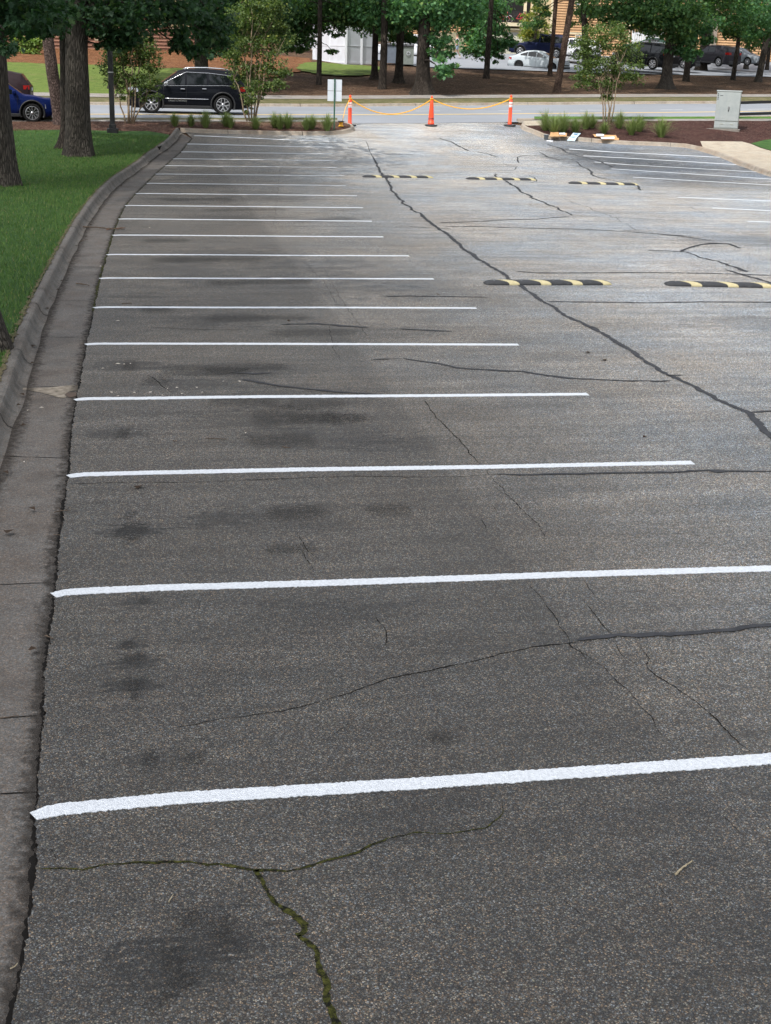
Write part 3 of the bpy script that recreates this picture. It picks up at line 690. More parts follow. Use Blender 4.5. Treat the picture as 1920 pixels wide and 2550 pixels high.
film('silt_strip', [p - np.array([.075, 0]) for p in E0], .17, -.0165, mat_film('dark_silt', (.040, .035, .030), .85), gj, -1)
film('silt_strip', [p for p in offset_line(F0, -.16)], .16, -.0165, mat_film('foot_silt', (.05, .042, .035), .7), gj, 1)
M_OIL = mat_film('oil_film', (.022, .021, .020), .26, 20, (1, 3.2, 1))
for (x0, y0, x1, y1, w_) in [(255,1112,300,1116,.16),(240,1145,330,1150,.30),(255,1165,315,1168,.16),(250,1395,300,1392,.14),(245,1425,330,1422,.16),(250,1480,330,1476,.16),(270,1505,310,1500,.12),(290,1300,330,1298,.1),(255,790,305,790,.5),(300,822,380,824,.3),(330,800,560,806,.35),(420,800,640,790,.3),(240,938,290,938,.35),(520,905,760,900,.5),(430,866,620,868,.3),(600,872,760,876,.3),(520,955,700,950,.35),(680,905,800,908,.3),(300,1640,350,1636,.12),(330,2085,420,2075,.16),(440,2020,530,2005,.14),(350,2120,410,2150,.2),(360,1990,470,1980,.1),(420,690,700,684,.35),(560,722,800,716,.35),(300,668,380,668,.4),(300,562,600,560,.35),(420,612,700,606,.4),(300,520,420,520,.4),(620,480,780,470,.5),(330,432,520,430,.5),(420,455,640,452,.5),(560,1110,720,1105,.25),(560,1190,700,1184,.14),(900,1600,1010,1588,.1),(780,1105,900,1100,.2),(600,905,820,902,.3),(560,880,700,884,.25),(380,1640,460,1636,.1)]:
    film('oil_stain', [GD(x0, y0), GD((x0+x1)/2, (y0+y1)/2), GD(x1, y1)], w_*2.1, .0032, M_OIL, lot, 0, .06)
ribbon('dry_grass_edge', [p for p in offset_line(F0, .185) if p[1] > 14 and p[1] < 52], .045, 0, plain('dry_edge', (.10, .085, .048), .95, .1, var=.5, sc=14), bpy.data.objects['lawn'], step=.06, wn=.7, edge=.015, zf=lambda X, Y: terr(X, Y)+.158)
# ================================================================== TREES AND PLANTS
def mat_leaf(name, a, b, c2=None, trans=.35):
    m = NT(name, .6, .3)
    g = m.n('ShaderNodeNewGeometry')
    c = m.ramp(g.outputs['Random Per Island'], [(0, a), (.55, tuple((p+q)/2 for p, q in zip(a, b))), (.85, b), (1, (b[0]*1.5, b[1]*1.12, b[2]*.7))])
    c = m.mix(1.0, c, m.mr(m.noise(.9, 3), .3, .7, .72, 1.3), 'MULTIPLY')
    m.col(c)
    t = m.n('ShaderNodeBsdfTranslucent'); tc = m.mix(1.0, c, (1.3, 1.5, .6), 'MULTIPLY'); m.l(tc, t.inputs['Color'])
    x = m.n('ShaderNodeMixShader'); x.inputs[0].default_value = trans
    m.l(m.b.outputs[0], x.inputs[1]); m.l(t.outputs[0], x.inputs[2]); m.l(x.outputs[0], m.out.inputs[0]); return m.m
def mat_bark(name, a, b, sc=1.0, plates=False):
    m = NT(name, .95, .15)
    co = m.map((11*sc, 11*sc, 1.5*sc))
    n1 = m.noise(2.2, 6, .7, co=co, dist=.6); v = m.voro(2.0 if plates else 2.6, co=m.map((8.5*sc, 8.5*sc, 3.4*sc if plates else 1.1*sc)), feat='DISTANCE_TO_EDGE')
    r = m.mr(v, .0, .22)
    c = m.mix(m.math('MULTIPLY', r, m.mr(n1, .3, .65)), a, b)
    c = m.mix(1.0, c, m.mr(m.noise(.8, 4), .3, .7, .7, 1.3), 'MULTIPLY')
    m.col(c); m.bump(m.math('ADD', r, n1), .035, 1.0); return m.m
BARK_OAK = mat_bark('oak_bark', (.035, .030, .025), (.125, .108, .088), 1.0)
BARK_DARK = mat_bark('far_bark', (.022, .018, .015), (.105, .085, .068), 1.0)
BARK_PINE = mat_bark('pine_bark', (.055, .038, .032), (.27, .19, .165), 1.3, True)
BARK_PINE2 = mat_bark('far_pine_bark', (.04, .026, .02), (.17, .115, .085), 1.1, True)
BARK_SMOOTH = plain('crape_bark', (.20, .15, .10), .8, .2, var=.4, sc=12)
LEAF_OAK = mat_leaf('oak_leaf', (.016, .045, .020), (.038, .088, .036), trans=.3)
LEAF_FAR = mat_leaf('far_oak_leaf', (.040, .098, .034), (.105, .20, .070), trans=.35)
LEAF_FAR2 = mat_leaf('maple_leaf', (.040, .115, .046), (.11, .235, .095), trans=.35)
LEAF_CRAPE = mat_leaf('crape_leaf', (.050, .085, .022), (.12, .17, .055), trans=.3)
LEAF_LIGHT = mat_leaf('bright_shrub_leaf', (.12, .20, .05), (.24, .34, .10), trans=.35)
LEAF_YEL = mat_leaf('yellow_green_leaf', (.13, .16, .03), (.24, .26, .06), trans=.4)

def leaf_cloud(name, clusters, size, mat, parent, shape='quad', droop=.35, seed=0, origin=(0, 0, 0)):
    """clusters: (x, y, z, rx, ry, rz, n). Many small folded leaves, gathered in sprays inside each cluster."""
    r = np.random.default_rng(seed); cs = []; 
    for (x, y, z, rx, ry, rz, n) in clusters:
        n = int(n)
        k = max(3, int(n/26))
        d = r.normal(size=(k, 3)); d /= np.linalg.norm(d, axis=1)[:, None]
        rad = r.uniform(.35, 1.0, k)**.5
        spray = d*rad[:, None]*np.array([rx, ry, rz]) + np.array([x, y, z])
        idx = r.integers(0, k, n)
        sp_r = .26*(rx*ry*rz)**(1/3)
        p = spray[idx] + r.normal(size=(n, 3))*np.array([sp_r, sp_r, sp_r*.55]) 
        cs.append(p)
    P = np.concatenate(cs) - np.array(origin); n = len(P)
    L = size*r.uniform(.6, 1.25, n); Wd = L*r.uniform(.42, .62, n)
    ang = r.uniform(0, 2*np.pi, n); pit = r.normal(-droop, .5, n)
    dx = np.stack([np.cos(ang)*np.cos(pit), np.sin(ang)*np.cos(pit), np.sin(pit)], 1)
    rnd = r.normal(size=(n, 3)) + np.array([0, 0, 1.6]); sx = np.cross(dx, rnd); sx /= np.linalg.norm(sx, axis=1)[:, None]
    nz = np.cross(sx, dx)
    if shape == 'quad':   # diamond, folded on the midrib
        prof = [(0, 0), (.45, .5), (1, 0), (.45, -.5)]
    elif shape == 'spray':
        prof = [(0, .0), (.22, .42), (.38, .16), (.62, .52), (.72, .15), (1, 0), (.70, -.18), (.60, -.5), (.35, -.14), (.2, -.42)]
    else:                 # lobed oak leaf
        prof = [(0, 0), (.16, .10), (.24, .40), (.36, .14), (.50, .52), (.62, .16), (.78, .36), (.86, .10), (1, 0), (.86, -.10), (.78, -.36), (.62, -.16), (.50, -.52), (.36, -.14), (.24, -.40), (.16, -.10)]
    m = len(prof); V = np.zeros((n, m, 3))
    for i, (u, v) in enumerate(prof):
        V[:, i] = P + dx*(L*u)[:, None] + sx*(Wd*v*2)[:, None]*.9 + nz*(abs(v)*.35*L - .18*u*u*L)[:, None]
    V = V.reshape(-1, 3)
    me = bpy.data.meshes.new(name); me.vertices.add(n*m); me.vertices.foreach_set('co', V.ravel())
    me.loops.add(n*m); me.loops.foreach_set('vertex_index', np.arange(n*m, dtype=np.int32))
    me.polygons.add(n); me.polygons.foreach_set('loop_start', np.arange(0, n*m, m, dtype=np.int32)); me.polygons.foreach_set('loop_total', np.full(n, m, dtype=np.int32))
    me.update(calc_edges=True)
    return link(name, me, mat, parent)
def trunk_mesh(name, pts, rads, mat, parent, flare=1.7, n=22, roots=5, seed=0, limbs=()):
    """tapered trunk with a fluted flare; pts relative to the base"""
    r = random.Random(seed); mb = MB()
    P = [Vector(p) for p in pts]; cum = [0.]
    for a, b in zip(P[:-1], P[1:]): cum.append(cum[-1]+(b-a).length)
    L = cum[-1]; N = 36; vs = []; fs = []
    ph = r.uniform(0, 6.28)
    hs = [L*((i/(N-1))**1.7) for i in range(N)]
    for i, h in enumerate(hs):
        x = np.interp(h, cum, [p.x for p in P]); y = np.interp(h, cum, [p.y for p in P]); z = np.interp(h, cum, [p.z for p in P]); rad = np.interp(h, cum, rads)
        fl = 1+(flare-1)*math.exp(-h/(rads[0]*1.3))
        for k in range(n):
            a = 2*math.pi*k/n
            root = (math.cos(a*roots+ph)*.5+.5)**1.5*(fl-1)*.8 + .035*mnoise.noise(Vector((math.cos(a)*2, math.sin(a)*2, h*.8+seed)))*2.2
            rr = rad*(1+(fl-1)*.55+root)
            vs.append((x+rr*math.cos(a), y+rr*math.sin(a), z - (.12 if i == 0 else 0)))
    for i in range(N-1):
        for k in range(n):
            k2 = (k+1) % n; fs.append((i*n+k, i*n+k2, (i+1)*n+k2, (i+1)*n+k))
    mb.add(vs, fs, smooth=True)
    for (pp, r0, r1) in limbs:
        q = [Vector(v) for v in pp]; nn = len(q); mb.tube(q, [r0+(r1-r0)*i/(nn-1) for i in range(nn)], 8)
    return mb.build(name, mat, parent)
def bend(a, b, k=5, w=.15, seed=0):
    r = random.Random(seed); a = np.array(a, float); b = np.array(b, float); L = np.linalg.norm(b-a)
    return [tuple(a+(b-a)*i/k+np.array([r.gauss(0, w), r.gauss(0, w), r.gauss(0, w*.6)+.12*L*math.sin(math.pi*i/k)])*(0 if i in (0, k) else 1)) for i in range(k+1)]

def tree(name, base, height, r0, barkm, leafm, label, cat, group, low=(), top=None, lean=(0, 0), crown_r=4.0, crown_z=.62, n_top=1800, leaf=.16, leaf_top=.34, shape='quad', seed=1, flare=1.7, parts=None, roots=5, droop=.35):
    """low: visible low foliage clusters given as (px, py, zc, rx, rz, n); the rest of the crown is filled above"""
    e = empty(name, base, 0, label, cat, group)
    rr = random.Random(seed); bx, by, bz = [float(v) for v in base]
    tx, ty = lean
    pts = [(0, 0, -.1)] + [(tx*f+rr.uniform(-.06, .06)*r0*3, ty*f+rr.uniform(-.06, .06)*r0*3, height*f) for f in (.15, .35, .6, .85)]
    rads = [r0, r0*.93, r0*.82, r0*.6, r0*.28]
    cl = []; limbs = []
    for q in low:
        px, py, zc, rx, rz, n = q
        c = FP(px, py, zc); cl.append((c[0], c[1], c[2], rx, rx, rz, n))
        rel = np.array(c) - np.array([bx, by, bz]); h = max(1.8, min(height*.7, rel[2] + np.hypot(rel[0], rel[1])*.30)); f = h/height
        a = (tx*f, ty*f, h)
        limbs.append((bend(a, rel, 6, .12, seed+len(limbs)), r0*.17, .018))
    nt_ = max(5, int(6+crown_r))
    for i in range(nt_):
        an = i*2.4+seed; rad = crown_r*(.25+.75*((i*.618) % 1)); zz = height*(crown_z+(1-crown_z)*((i*.37+.1) % 1)*.95)
        c = (bx+tx*.8+rad*math.cos(an)*(1.1-.5*(zz/height-crown_z)/(1-crown_z)), by+ty*.8+rad*math.sin(an)*(1.1-.5*(zz/height-crown_z)/(1-crown_z)), bz+zz)
        s_ = crown_r*rr.uniform(.34, .5); cl_top = (c[0], c[1], c[2], s_, s_, s_*.6, n_top/nt_)
        parts_top.append(cl_top) if False else TOP.append(cl_top)
        h = zz*.78; limbs.append((bend((tx*h/height, ty*h/height, h), (c[0]-bx, c[1]-by, c[2]-bz), 5, .2, seed+i*3), r0*.22, .03))
    tk = trunk_mesh('trunk', pts, rads, barkm, e, flare=flare, seed=seed, limbs=limbs, roots=roots)
    o1 = None
    if cl:
        o1 = leaf_cloud('crown', cl, leaf, leafm, e, shape, droop, seed, (bx, by, bz))
    o2 = leaf_cloud('crown', TOP, leaf_top, leafm, e, 'quad', .3, seed+50, (bx, by, bz))
    if o1 is not None:    # one crown part: join the sparse upper leaves with the finer low ones
        bm = bmesh.new(); bm.from_mesh(o1.data); bm.from_mesh(o2.data); bm.to_mesh(o1.data); bm.free()
        me2 = o2.data; bpy.data.objects.remove(o2); bpy.data.meshes.remove(me2)
    TOP.clear()
    return e
TOP = []; parts_top = []

def gp(px, py): return G(px, py)
# ---- three near trees on the shaded lawn
def lawnp(px, py):
    p = G(px, py, .15); p[2] = float(lawnz(p[0], p[1])) - .03; return p
b1 = lawnp(4, 462)
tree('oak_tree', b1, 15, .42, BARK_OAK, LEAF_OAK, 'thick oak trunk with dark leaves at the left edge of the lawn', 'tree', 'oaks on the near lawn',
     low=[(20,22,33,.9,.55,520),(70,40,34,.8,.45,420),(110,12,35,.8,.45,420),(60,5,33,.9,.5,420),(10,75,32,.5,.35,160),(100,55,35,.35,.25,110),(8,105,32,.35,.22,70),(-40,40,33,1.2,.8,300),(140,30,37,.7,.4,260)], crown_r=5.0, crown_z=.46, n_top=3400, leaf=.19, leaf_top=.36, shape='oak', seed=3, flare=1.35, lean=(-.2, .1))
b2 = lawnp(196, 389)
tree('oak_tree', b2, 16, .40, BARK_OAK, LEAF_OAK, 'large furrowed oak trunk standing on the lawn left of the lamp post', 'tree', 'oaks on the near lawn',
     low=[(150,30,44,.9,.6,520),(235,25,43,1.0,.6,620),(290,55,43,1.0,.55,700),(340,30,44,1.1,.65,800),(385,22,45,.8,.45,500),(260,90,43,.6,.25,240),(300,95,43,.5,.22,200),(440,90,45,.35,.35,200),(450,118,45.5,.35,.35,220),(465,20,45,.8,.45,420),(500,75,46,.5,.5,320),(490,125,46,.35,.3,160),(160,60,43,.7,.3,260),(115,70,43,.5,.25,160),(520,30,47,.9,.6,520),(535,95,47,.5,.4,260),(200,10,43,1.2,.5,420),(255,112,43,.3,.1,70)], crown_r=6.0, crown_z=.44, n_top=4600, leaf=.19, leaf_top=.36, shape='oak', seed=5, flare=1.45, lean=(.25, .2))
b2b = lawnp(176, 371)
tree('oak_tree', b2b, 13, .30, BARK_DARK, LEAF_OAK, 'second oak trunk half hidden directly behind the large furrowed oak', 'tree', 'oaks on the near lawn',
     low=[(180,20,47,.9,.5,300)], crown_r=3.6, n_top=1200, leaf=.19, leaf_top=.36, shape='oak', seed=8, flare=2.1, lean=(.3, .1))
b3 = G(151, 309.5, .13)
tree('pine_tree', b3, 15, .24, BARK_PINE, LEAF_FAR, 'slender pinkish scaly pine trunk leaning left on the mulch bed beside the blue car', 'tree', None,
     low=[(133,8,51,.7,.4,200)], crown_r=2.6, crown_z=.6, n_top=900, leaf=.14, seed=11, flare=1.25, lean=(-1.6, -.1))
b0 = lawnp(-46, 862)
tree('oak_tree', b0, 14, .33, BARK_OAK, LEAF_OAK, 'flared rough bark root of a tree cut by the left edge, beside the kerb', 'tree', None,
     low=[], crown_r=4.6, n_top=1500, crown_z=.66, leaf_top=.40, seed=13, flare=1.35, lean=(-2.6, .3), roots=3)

# ---- trees on the far bank
FAR = [ # px, py(base), radius(px), height, lean px at top of frame, kind, seed, low clusters
 ('oak_tree', 794, 208, 6.5, 12, (0, 0), LEAF_FAR, BARK_DARK, 'thin straight dark trunk in front of the white enclosure, left of its corner', 1.25,
    [(745,40,80,1.6,.9,1500),(700,70,80,1.2,.9,1000),(760,90,80,1.0,.7,620),(725,112,80,.7,.5,260),(800,20,79,1.6,.8,1500),(850,30,79,1.4,.7,1300),(748,130,79.5,.4,.3,90),(880,55,79,.9,.35,420),(830,75,79,.8,.3,200),(850,92,79,.4,.14,60),(822,135,79,.5,.16,70),(690,30,80,1.2,1.0,900)]),
 ('oak_tree', 932, 195, 8, 13, (-.1, 0), LEAF_FAR2, BARK_DARK, 'dark trunk rising behind the front trunk at the right end of the white enclosure', 1.9,
    [(905,30,84,1.4,.8,1300),(915,70,84,.8,.5,300),(880,8,84,1.5,.7,800)]),
 ('oak_tree', 952, 219, 9.5, 13, (.1, 0), LEAF_FAR2, BARK_DARK, 'straight dark trunk in front of the white enclosure, nearest of the middle trio', 1.3,
    [(950,30,77,1.6,.8,1600),(985,60,77,.9,.5,420),(960,72,77,.5,.4,200),(1000,15,77,1.4,.7,1100)]),
 ('oak_tree', 993, 204, 10, 13, (.0, 0), LEAF_FAR, BARK_DARK, 'flared dark trunk between the grey recycling container and the middle trio', 1.8,
    [(1010,60,82,1.2,.5,600),(1005,95,82,1.0,.32,420),(1040,30,82,1.3,.8,900)]),
 ('oak_tree', 1052, 233, 16.5, 15, (.1, 0), LEAF_FAR2, BARK_DARK, 'very thick trunk with wide spreading roots behind the orange middle cone', 2.3,
    [(1060,15,74,1.8,.8,1800),(1098,45,74,.9,.7,800),(1095,95,74,.6,.6,340),(1090,135,74,.6,.4,170),(1108,165,73,.5,.45,200),(1102,188,73,.35,.25,120),(1020,40,74,1.0,.5,500),(1140,20,75,1.4,.8,1200),(1110,125,74,.4,.5,120)]),
 ('maple_tree', 1211, 193, 7.5, 11, (.2, 0), LEAF_FAR2, BARK_DARK, 'small leafy maple with a low round crown left of the silver sedan', 1.3,
    [(1190,30,92,1.8,1.0,1500),(1180,75,92,1.2,1.0,1000),(1215,90,91,1.3,.9,1100),(1195,125,91,1.2,.55,800),(1235,120,91,.9,.5,420),(1250,110,91,.7,.5,240),(1240,148,91,.35,.3,70),(1150,30,92,1.3,.8,700),(1210,15,92,1.6,.9,900),(1268,108,91,.6,.35,140)]),
 ('pine_tree', 1369, 187, 5.5, 17, (.35, 0), LEAF_FAR, BARK_PINE2, 'thin dark pine trunk crossing the silver sedan, left of a pair', 1.5, []),
 ('pine_tree', 1386, 228, 8.6, 17, (1.9, 0), LEAF_FAR, BARK_PINE2, 'brown pine trunk leaning right across the bonnet of the silver sedan', 1.5, []),
 ('oak_tree', 1462, 184, 8.5, 14, (-1.9, 0), LEAF_FAR, BARK_DARK, 'dark curved trunk leaning left behind the right crape myrtle', 1.4,
    [(1320,5,97,1.0,.35,300),(1345,38,97,.7,.9,200),(1325,60,97,.9,.45,220),(1460,25,95,1.3,.5,420),(1480,45,95,1.0,.35,260),(1440,62,95,.9,.2,90)]),
 ('oak_tree', 1657, 218, 12.5, 15, (.3, 0), LEAF_FAR, BARK_OAK, 'thick pale ridged trunk with flared roots in front of the black vehicles', 2.2,
    [(1640,30,82,2.0,1.0,1500),(1590,25,82,1.6,.9,1000),(1560,60,82,1.3,.5,500),(1700,35,82,1.6,.8,1200),(1685,75,82,1.1,.7,700),(1635,72,82,.9,.5,420),(1530,40,82,1.3,.5,500),(1500,10,82,1.4,.7,700)]),
 ('maple_tree', 1708, 200, 8.0, 11, (.1, 0), LEAF_FAR2, BARK_DARK, 'small tree with bright low leaves between two thick trunks in front of the black crossover', 1.25,
    [(1700,100,84,.9,.6,500),(1725,95,84,.8,.6,400),(1712,138,83.5,.75,.35,330),(1680,130,83.5,.6,.22,170),(1740,60,84,1.2,.8,700),(1760,100,84,.5,.3,150)]),
 ('oak_tree', 1745, 176, 12, 14, (1.0, 0), LEAF_FAR, BARK_DARK, 'black shaded trunk leaning right beside the dark crossover with red tail light', 1.6,
    [(1800,20,95,1.8,.9,900),(1760,15,95,1.6,.7,700)]),
 ('oak_tree', 1825, 197, 5.8, 13, (.45, 0), LEAF_FAR, BARK_DARK, 'slim trunk in front of the grey sedan, left of the pale slim trunk', 1.3,
    [(1830,45,92,1.6,.9,900),(1850,85,91,1.1,.55,420),(1815,75,91,.7,.5,240)]),
 ('oak_tree', 1857, 173, 6.0, 13, (.2, 0), LEAF_FAR, BARK_OAK, 'pale slim trunk right of the grey sedan', 1.4,
    [(1870,100,99,1.2,.7,500),(1850,60,99,1.4,.8,500)]),
 ('oak_tree', 1888, 202, 8.2, 13, (.9, 0), LEAF_FAR2, BARK_OAK, 'grey trunk leaning right near the right edge, above the utility cabinet', 1.4,
    [(1895,40,88,1.8,.9,1100),(1915,70,88,1.0,.7,420),(1880,85,88,1.0,.4,300)]),
 ('oak_tree', 1909, 175, 5.0, 13, (.2, 0), LEAF_FAR, BARK_DARK, 'thin dark trunk at the far right edge behind the leaning grey trunk', 1.3,
    [(1915,20,97,1.8,1.0,700)]),
 ('oak_tree', 281, 222, 9.5, 13, (.1, 0), LEAF_FAR, BARK_DARK, 'dark trunk on the far lawn behind the black lamp post', 1.9,
    [(300,30,72,1.5,.8,700),(250,20,72,1.5,.8,600)]),
 ('oak_tree', 503, 212, 17, 15, (0, 0), LEAF_OAK, BARK_OAK, 'very thick grey trunk rising behind the roof of the black sport utility vehicle', 1.3,
    [(560,25,72,1.8,.9,1600),(620,20,73,1.8,.9,1400),(540,70,72,1.2,.7,900),(600,75,73,1.1,.7,700),(560,120,72,.8,.5,360),(530,138,71,.5,.3,120),(660,35,74,1.5,.9,1000),(480,40,72,1.3,.9,900),(660,70,74,1.0,.8,500)]),
]
for i, (nm, px, py, rp, H_, lean, lm, bm_, lab, fl, low) in enumerate(FAR):
    b = G(px, py); zc = proj(b)[2]
    r0 = rp/FOC*zc
    lx = lean[0]*cy; ly = -lean[0]*sy
    cr_ = 3.2 if 'pine' not in nm else 2.4
    cr_ += 1.3
    if nm == 'oak_tree' and rp > 11: cr_ = 6.0
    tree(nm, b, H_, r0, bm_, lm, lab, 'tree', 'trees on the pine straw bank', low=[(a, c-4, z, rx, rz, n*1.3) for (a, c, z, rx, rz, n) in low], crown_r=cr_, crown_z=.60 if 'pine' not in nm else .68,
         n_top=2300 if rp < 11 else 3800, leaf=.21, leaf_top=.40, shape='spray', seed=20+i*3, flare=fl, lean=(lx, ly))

# ---- multi-stem crape myrtles
def crape(px, py, stems, foliage, label, seed, hpx):
    b = G(px, py, .12); zc = proj(b)[2]
    e = empty('crape_myrtle', b, 0, label, 'small tree', 'crape myrtles by the road')
    r = random.Random(seed)
    for (dpx, tpx, tpy) in stems:
        a = G(px+dpx, py, .12); t_ = FP(tpx, tpy, zc+r.uniform(-.4, .4))
        pts = bend((a[0]-b[0], a[1]-b[1], -.05), tuple(np.array(t_)-b), 7, .05, seed+int(dpx)*3)
        m_ = MB(); m_.tube(pts, [.035*(1-.75*i/7) for i in range(8)], 7)
        for q in range(5):
            k = r.randint(2, 6); s_ = pts[k]; m_.tube([s_, (s_[0]+r.uniform(-.4, .4), s_[1]+r.uniform(-.3, .3), s_[2]+r.uniform(.3, .7))], [.014, .005], 5)
        m_.build('stem', BARK_SMOOTH, e)
    cl = []
    for (x, y, rx, rz, n) in foliage:
        c = FP(x, y, zc+r.uniform(-.3, .3)); cl.append((c[0], c[1], c[2], rx, rx, rz, n))
    leaf_cloud('foliage', cl, .095, LEAF_CRAPE, e, 'quad', .1, seed, tuple(b))
crape(323, 308, [(-10,268,200),(-4,300,120),(0,330,110),(4,345,120),(9,385,215),(6,365,90)],
      [(285,150,.55,.5,900),(330,130,.6,.5,1100),(370,150,.5,.5,900),(300,200,.55,.35,600),(345,205,.5,.35,600),(275,178,.35,.25,200),(380,205,.35,.3,260),(320,95,.5,.3,400),(365,110,.45,.35,480),(315,235,.4,.2,220),(355,240,.3,.18,130),(385,240,.3,.2,120),(300,120,.4,.3,300)],
      'crape myrtle with thin stems between the black lamp post and the black sport utility vehicle', 61, 230)
crape(627, 303, [(-10,575,170),(-5,600,60),(0,625,20),(4,650,40),(8,690,120),(6,670,60)],
      [(600,40,.6,.5,1000),(640,60,.65,.55,1300),(680,40,.55,.5,900),(610,110,.6,.5,1100),(660,120,.6,.5,1100),(700,90,.5,.5,700),(600,175,.55,.4,900),(650,180,.55,.4,800),(695,170,.5,.35,600),(590,205,.3,.25,200),(640,215,.5,.25,500),(690,210,.45,.22,360),(630,12,.5,.35,600),(580,140,.4,.35,350),(620,245,.35,.2,260),(615,270,.15,.3,110),(650,240,.25,.15,120),(670,10,.5,.35,420)],
      'tall crape myrtle overlapping the rear of the black sport utility vehicle', 67, 290)
crape(1510, 309, [(-8,1490,190),(-3,1500,120),(2,1515,110),(7,1540,150),(9,1560,120)],
      [(1480,110,.7,.5,1200),(1530,100,.65,.5,1100),(1570,130,.6,.45,800),(1455,150,.55,.45,700),(1500,165,.7,.45,1200),(1550,175,.65,.4,900),(1465,195,.5,.3,400),(1510,210,.6,.3,600),(1575,195,.5,.25,320),(1440,185,.4,.2,180),(1520,70,.6,.35,500),(1480,80,.5,.3,350),(1510,240,.25,.16,220),(1600,160,.35,.2,140),(1440,120,.45,.4,350),(1450,210,.5,.2,180)],
      'crape myrtle with brown twin stems in the bed left of the utility cabinet', 71, 240)
# ---- ornamental grass tufts
M_TUFT = NT('tuft_grass', .7, .3); _g = M_TUFT.n('ShaderNodeNewGeometry'); M_TUFT.col(M_TUFT.mix(_g.outputs['Random Per Island'], (.10, .14, .03), (.24, .32, .10))); M_TUFT = M_TUFT.m
def tuft(px, py, h, r_, label, seed, group):
    b = G(px, py, .13); rr = random.Random(seed); mb = MB()
    for k in range(330):
        a = rr.uniform(0, 6.283); sp_ = abs(rr.gauss(0, .6)); h_ = h*rr.uniform(.5, 1.45); q = rr.uniform(0, .35)*r_
        x0, y0 = q*math.cos(a), q*math.sin(a); w_ = .006
        ax = a+rr.uniform(-.5, .5); ox, oy = math.cos(ax)*sp_*r_*3.3, math.sin(ax)*sp_*r_*3.3
        px_, py_ = -math.sin(a)*w_, math.cos(a)*w_
        m1 = (x0+ox*.35, y0+oy*.35, h_*.6); m2 = (x0+ox, y0+oy, h_*(1-.25*sp_))
        mb.add([(x0-px_, y0-py_, -.02), (x0+px_, y0+py_, -.02), (m1[0]+px_, m1[1]+py_, m1[2]), (m1[0]-px_, m1[1]-py_, m1[2]), m2], [(0, 1, 2, 3), (3, 2, 4)])
    o = mb.build('grass_tuft', M_TUFT, None, b); tag(o, label, 'grass tuft', group)
gl = 'grass tufts in the left bed'; gr_ = 'grass tufts in the right bed'
TL = [(436,315,.45,.16,'leftmost grass tuft of the left bed, below the front door of the black vehicle'),(476,315,.40,.14,'second grass tuft from the left in the left bed, a small one'),
 (512,318,.55,.22,'third and widest grass tuft from the left, below the middle of the black vehicle'),(562,315,.48,.18,'olive grass tuft below the rear wheel of the black vehicle'),(574,319,.42,.15,'smaller grass tuft touching the olive tuft below the rear wheel'),
 (637,322,.42,.20,'grass tuft at the foot of the tall crape myrtle stems'),(684,318,.50,.20,'left one of three close grass tufts right of the tall crape myrtle'),(697,322,.48,.18,'middle one of three close grass tufts right of the tall crape myrtle'),(716,320,.52,.22,'right one of three close grass tufts right of the tall crape myrtle'),
 (763,324,.45,.17,'left one of the two joined grass tufts left of the signpost'),(777,321,.48,.18,'right one of the two joined grass tufts left of the signpost'),(815,326,.58,.22,'grass tuft next to the foot of the green signpost')]
for i, (x, y, h, r_, lab) in enumerate(TL): tuft(x, y, h, r_, lab, 100+i, gl)
TR = [(1358,325,.72,.30,'leftmost tall grass tuft of the right bed'),(1380,333,.66,.28,'grass tuft just behind the left flattened carton'),(1402,330,.70,.30,'broad grass tuft above the left flattened carton in the right bed'),(1432,331,.55,.24,'grass tuft just behind the fallen white stencil'),
 (1458,322,.62,.24,'grass tuft standing back between the stencil and the right crape myrtle'),(1474,319,.50,.18,'small grass tuft left of the right crape myrtle stems'),(1504,334,.42,.18,'small grass tuft in front of the right crape myrtle stems'),(1542,320,.62,.24,'grass tuft right of the right crape myrtle stems'),
 (1572,336,.62,.26,'grass tuft behind the right flattened carton'),(1592,328,.62,.26,'grass tuft to the right behind the right flattened carton'),(1646,342,.72,.32,'rightmost and largest grass tuft, alone left of the utility cabinet')]
for i, (x, y, h, r_, lab) in enumerate(TR): tuft(x, y, h, r_, lab, 130+i, gr_)
# ---- shrubs by the left building
def shrub(px, py, zc, cl, mat, label, seed, name='shrub', size=.16):
    b = at_zc(px, zc); b[2] = z_at(b, py)
    e = empty(name, b, 0, label, 'shrub', None)
    cc = []
    for (x, y, rx, rz, n) in cl: c = FP(x, y, zc); cc.append((c[0], c[1], c[2], rx, rx, rz, n))
    leaf_cloud('foliage', cc, size, mat, e, 'spray', .2, seed, tuple(b))
    m_ = MB()
    for k in range(6):
        x, y, rx, rz, n = cl[k % len(cl)]; c = FP(x, y, zc) - b; m_.tube(bend((0, 0, -.1), c, 4, .05, seed+k), [.04, .035, .03, .02, .01], 6)
    m_.build('stem', BARK_DARK, e)
shrub(72, 150, 88, [(60,95,.7,.6,700),(85,100,.6,.5,500),(75,125,.7,.5,500),(95,108,.45,.35,300),(60,130,.5,.4,300)], LEAF_LIGHT, 'bright green leafy shrub in sunlight behind the blue car, against the wooden siding', 81)
shrub(165, 100, 92, [(163,82,.6,.35,300),(172,90,.5,.3,200)], LEAF_LIGHT, 'pale green shrub branch between the pine and the large furrowed oak', 83)
shrub(1330, 95, 107, [(1330,45,.9,.8,600),(1345,70,.8,.6,500),(1320,78,.8,.5,500),(1345,28,.7,.6,400),(1310,88,.7,.4,300)], LEAF_YEL, 'sunlit yellow green shrub tree in front of the cream balcony wall', 85, 'shrub', .18)
shrub(1600, 75, 100, [(1600,62,1.2,.4,420),(1625,66,.9,.3,260)], LEAF_YEL, 'yellow green low branches in front of the white picket fence', 87, 'shrub', .18)
